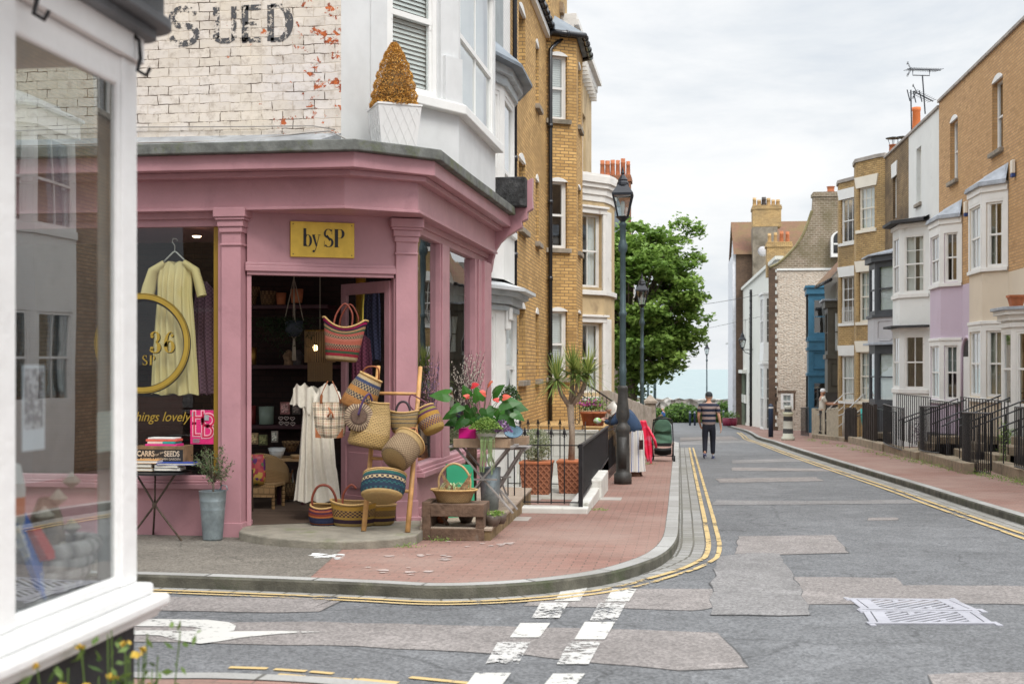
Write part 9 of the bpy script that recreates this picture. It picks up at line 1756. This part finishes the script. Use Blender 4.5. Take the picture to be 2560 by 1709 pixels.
DEN=M('blue_denim_jacket',(.025,.05,.10),rough=.85,var=.2,vs=9,bump=.2)
skin('jacket',[[(0,-.01,.80,(.21,.17)),(0,.02,.96,(.19,.155)),(0,.12,1.12,(.19,.135)),(0,.21,1.24,(.175,.115)),(0,.30,1.27,.075)],[(0,.21,1.24,(.175,.115)),(-.19,.23,1.23,.08),(-.235,.39,1.01,.065),(-.13,.57,1.05,.045)],[(0,.21,1.24,(.175,.115)),(.19,.23,1.23,.08),(.255,.37,1.01,.065),(.18,.57,1.07,.045)]],DEN,t,Mx)
mb=MB(); n=40; prof=[(.88,.16,.14),(.7,.18,.16),(.4,.18,.17),(.10,.21,.19)]
mb.grid(lambda u,v:Mx@Vector(((lambda q,a:((q[1]*(1+.06*math.sin(a*9)))*math.cos(a),(q[2]*(1+.06*math.sin(a*9)))*math.sin(a),q[0]))((lambda k:tuple(prof[int(k)][i]+(prof[min(3,int(k)+1)][i]-prof[int(k)][i])*(k-int(k)) for i in range(3)))(v*3),u*2*PI))),48,12)
mb.build('skirt',stripes('striped_skirt',[(0,(.62,.60,.56)),(.30,(.12,.16,.33)),(.42,(.62,.60,.56)),(.55,(.30,.33,.42)),(.62,(.62,.60,.56)),(.80,(.40,.36,.32)),(.86,(.62,.60,.56))],axis=0,freq=9),t,smooth=True,fixn=False)
skin('hair',[[(0,.43,1.29,(.098,.10)),(0,.47,1.33,(.10,.105)),(0,.50,1.345,(.075,.08))],[(0,.43,1.29,(.098,.10)),(0,.39,1.24,.07)]],M('white_hair',(.62,.59,.54),rough=.9,bump=.6,bs=90),t,Mx)
mb=MB(); shoe(mb,Mx,(-.09,-.05,0),0,0,.24); shoe(mb,Mx,(.09,-.05,0),0,0,.24); mb.build('sandals',M('brown_sandal',(.12,.06,.04)),t)
t2=thing('phone_pouch','small dark red phone pouch hanging at the bent woman\'s hip','pouch',tuple(pw_+Vector((.05,-.24,.7)))); mb=MB(); c=pw_+Vector((.12,-.25,.62)); mb.box(c.x-.04,c.x+.04,c.y-.01,c.y+.01,c.z-.09,c.z+.09); mb.build('pouch',M('black_phone',(.03,.01,.01),rough=.3),t2,bevel=.005); mb=MB(); mb.tube([c+Vector((-.03,0,.09)),c+Vector((0,.02,.32)),c+Vector((.03,0,.09))],.005,4); mb.build('strap',RLTH,t2)
t2=thing('green_bundle','bright green and white cloth in the bent woman\'s hands','cloth',tuple(pw_+Vector((-.7,0,1.05)))); mb=MB(); mb.lathe([(.001,-.05),(.07,-.03),(.08,.02),(.04,.06),(.001,.07)],12,Matrix.Translation(pw_+Vector((-.72,-.03,1.05)))); mb.build('cloth',M('lime_cloth',(.22,.45,.08),c2=(.5,.55,.5),patch=.5,vs=14),t2,smooth=True)
# --- man in white cap at the door
pc=Vector((AY(2056,50.5),50.5,ZD(973,5.7,50.5)-1.74)); t=thing('person','man in a white cap and cream t-shirt reaching to a door behind the picket fence','person',tuple(pc)); Mx=Matrix.Translation(pc)@Rm(0,0,-80)
hip=(0,0,.93,(.15,.11)); sh=(0,-.02,1.41,(.15,.09)); nk=(0,.0,1.50,.055); hc=(0,.02,1.63)
body=[[hip,(0,-.01,1.1,(.15,.12)),(0,-.03,1.28,(.165,.11)),sh,nk],[hip,(-.09,0,.8,.085),(-.1,0,.48,.056),(-.1,-.03,.08,.04)],[hip,(.09,0,.8,.085),(.1,0,.48,.056),(.1,-.03,.08,.04)],[sh,(-.19,0,1.38,.055),(-.22,.20,1.18,.043),(-.16,.47,1.20,.030),(-.15,.52,1.22,.026)],[sh,(.19,0,1.38,.055),(.22,.14,1.15,.043),(.18,.42,1.16,.030),(.17,.47,1.17,.026)]]
body+=hand((-.15,.52,1.22),(0,1,.1),(0,0,1),1,.5)+hand((.17,.47,1.17),(0,1,.1),(0,0,1),1,.5); hd_=head(hc,(0,1,-.3)); body+=[[nk,hd_[0][0]]]+hd_; skin('body',body,SKN,t,Mx); eyes(t,Mx,hc,(0,1,-.3))
skin('t_shirt',[[(0,0,.84,(.18,.14)),(0,-.01,1.1,(.18,.145)),(0,-.02,1.28,(.19,.13)),(0,-.02,1.41,(.165,.105)),(0,0,1.485,.066)],[(0,-.02,1.41,(.165,.105)),(-.19,0,1.38,.078),(-.215,.13,1.25,.07)],[(0,-.02,1.41,(.165,.105)),(.19,0,1.38,.078),(.215,.09,1.23,.07)]],M('cream_tshirt',(.58,.55,.48),rough=.9,bump=.1),t,Mx)
skin('trousers',[[(0,0,1.04,(.157,.12)),(0,0,.90,(.16,.118)),(-.09,0,.8,.097),(-.1,0,.48,.077),(-.1,-.03,.08,.06)],[(0,0,.90,(.16,.118)),(.09,0,.8,.097),(.1,0,.48,.077),(.1,-.03,.08,.06)]],NAVYT,t,Mx)
mb=MB(); shoe(mb,Mx,(-.1,-.05,0),0); shoe(mb,Mx,(.1,-.05,0),0); mb.build('shoes',BLACK,t); mb=MB(); mb.lathe([(.001,.12),(.05,.112),(.088,.08),(.102,.03),(.102,-.01)],16,Mx@Matrix.Translation((0,.02,1.66)),1,1.1); mb.box(-.07,.07,.10,.18,1.655,1.668,Mx); mb.build('cap',M('white_cap',(.68,.68,.68),rough=.8),t,smooth=True)
mb=MB(); mb.lathe([(.001,-.07),(.06,-.05),(.07,0),(.001,.02)],10,Mx@Matrix.Translation((0,.06,1.56)),1,.9); mb.build('beard',M('dark_beard',(.05,.035,.03),bump=.4),t,smooth=True)
# --- person sitting by the sea
ps=Vector((AY(1660,108.5),108.5,G(108)-.0)); t=thing('person','distant person in a blue shirt sitting by the bushes at the end of the road','person',tuple(ps)); Mx=Matrix.Translation(ps)@Rm(0,0,70)
hip=(0,0,.45,(.16,.13)); sh=(0,.06,.93,(.15,.09)); nk=(0,.09,1.03,.055); hc=(0,.12,1.15); body=[[hip,(0,.02,.7,(.15,.12)),sh,nk]]
for s in (-1,1): body+=[[hip,(s*.10,.12,.48,.09),(s*.12,.45,.50,.06),(s*.12,.48,.1,.045)],[sh,(s*.19,.06,.9,.055),(s*.22,.12,.66,.043),(s*.14,.34,.58,.03)]]+hand((s*.14,.34,.58),(0,1,-.3),(0,0,1),1,.4)
hd_=head(hc,(0,1,0)); body+=[[nk,hd_[0][0]]]+hd_; skin('body',body,SKN,t,Mx,sub=1); eyes(t,Mx,hc,(0,1,0))
skin('shirt',[[(0,0,.42,(.19,.16)),(0,.02,.7,(.18,.14)),(0,.06,.93,(.17,.11)),(0,.08,1.0,.07)]]+[[(0,.06,.93,(.17,.11)),(s*.19,.06,.9,.078),(s*.22,.11,.70,.065)] for s in (-1,1)],M('blue_shirt',(.05,.13,.35)),t,Mx,sub=1)
skin('trousers',[[(0,0,.47,(.17,.14)),(s*.10,.12,.48,.10),(s*.12,.45,.50,.08),(s*.12,.48,.1,.06)] for s in (-1,1)],NAVYT,t,Mx,sub=1)
be=thing('bench','low seafront bench under the distant seated person','bench',tuple(ps)); mb=MB(); mb.box(ps.x-.9,ps.x+.6,ps.y-.35,ps.y+.35,ps.z+.30,ps.z+.38); mb.build('seat',OWD,be)
for s in (-.8,.5): mb=MB(); mb.box(ps.x+s-.05,ps.x+s+.05,ps.y-.3,ps.y+.3,ps.z,ps.z+.3); mb.build('leg',OWD,be)
# --- pushchair and red coat
pp=W(1657,1152,.105); t=thing('pushchair','green pushchair with black frame parked on the left pavement','pushchair',tuple(pp)); Mx=Matrix.Translation(pp); q=lambda x,y,z:Mx@Vector((x,y,z))
GRF=M('sage_green_fabric',(.07,.15,.10),rough=.75,var=.12,vs=7,bump=.35,bs=12); DG=M('dark_green_fabric',(.035,.085,.055),rough=.75); BF=M('black_fabric',(.012,.013,.013),rough=.8)
mb=MB(); mb.grid(lambda u,v:q((2*u-1)*.215*(1-.10*v*v)+.0,-.10-.05*math.cos((2*u-1)*1.4)+.12*v-.015*math.sin(v*14+u*5),.42+.42*v),14,14); mb.build('seat_back',GRF,t,smooth=True,solid=.02,fixn=False)
mb=MB(); mb.grid(lambda u,v:q(.235*math.cos(PI*u)*(1-.02*v),-.09+.55*v-.07*math.sin(PI*u),.66+.40*math.sin(PI*u)**.55*math.cos(v*.7)),20,8); mb.build('hood',DG,t,smooth=True,solid=.012,fixn=False)
mb=MB(); mb.grid(lambda u,v:q(.205*math.cos(PI*u)*v,-.150+.03*v,.70+.31*math.sin(PI*u)**.6*v),20,6); mb.build('hood_back',GRF,t,smooth=True,solid=.01,fixn=False)
mb=MB(); mb.grid(lambda u,v:q((2*u-1)*.2,-.2+.5*v,.30-.13*math.sin(PI*v)-.03*math.sin(PI*u)),8,8); mb.build('basket',BF,t,smooth=True,solid=.02,fixn=False); mb=MB(); mb.box(pp.x-.2,pp.x+.2,pp.y-.17,pp.y-.12,pp.z+.36,pp.z+.44); mb.build('black_panel',BF,t,bevel=.02)
mb=MB()
for s in (-1,1):
    mb.tube([q(s*.25,-.22,.10),q(s*.245,-.12,.45),q(s*.235,-.10,.75),q(s*.22,-.22,.98)],.014,7); mb.tube([q(s*.24,-.12,.40),q(s*.23,.30,.10)],.014,7)
mb.tube([q(-.22,-.22,.98),q(-.12,-.27,1.02),q(.12,-.27,1.02),q(.22,-.22,.98)],.017,7); mb.tube([q(-.25,-.2,.14),q(.25,-.2,.14)],.012,6); mb.tube([q(-.24,-.12,.40),q(.24,-.12,.40)],.012,6); mb.build('frame',BLACK,t,smooth=True)
for x,y in ((-.27,-.22),(.27,-.22),(-.24,.30),(.24,.30)):
    mb=MB(); mb.tube([q(x-.025,y,.075),q(x+.025,y,.075)],.075,16); w_=mb.build('wheel',M('rubber',(.02,.02,.02),rough=.8),t); mb=MB(); mb.tube([q(x-.03,y,.075),q(x+.03,y,.075)],.04,12); mb.build('hub',MGREY,w_)
pr=PY(1622,1125,pp.y-1.2); t=thing('red_raincoat','shiny red and pink child raincoat hanging beside the pushchair','coat',tuple(pr)); RC=M('glossy_red_coat',(.62,.02,.06),rough=.3,var=.15,vs=5,bump=.6,bs=9,c2=(.65,.12,.20),patch=.42); top=PY(1608,1050,pr.y)
mb=MB(); mb.grid(lambda u,v:top+Vector(((u-.5)*(.05+.17*math.sin(PI*min(1,.15+v*.8)))+.15*v,-.03+.04*math.sin(u*11+v*4)*v,-.95*v+.10*math.sin(u*5)*v)),16,20); mb.build('coat',RC,t,smooth=True,solid=.03,fixn=False); mb=MB(); mb.tube([top+Vector((.10,-.03,-.15)),top+Vector((.26,-.06,-.45)),top+Vector((.30,-.06,-.62))],[.05,.055,.04],10,sq=.6); mb.build('sleeve',RC,t,smooth=True)
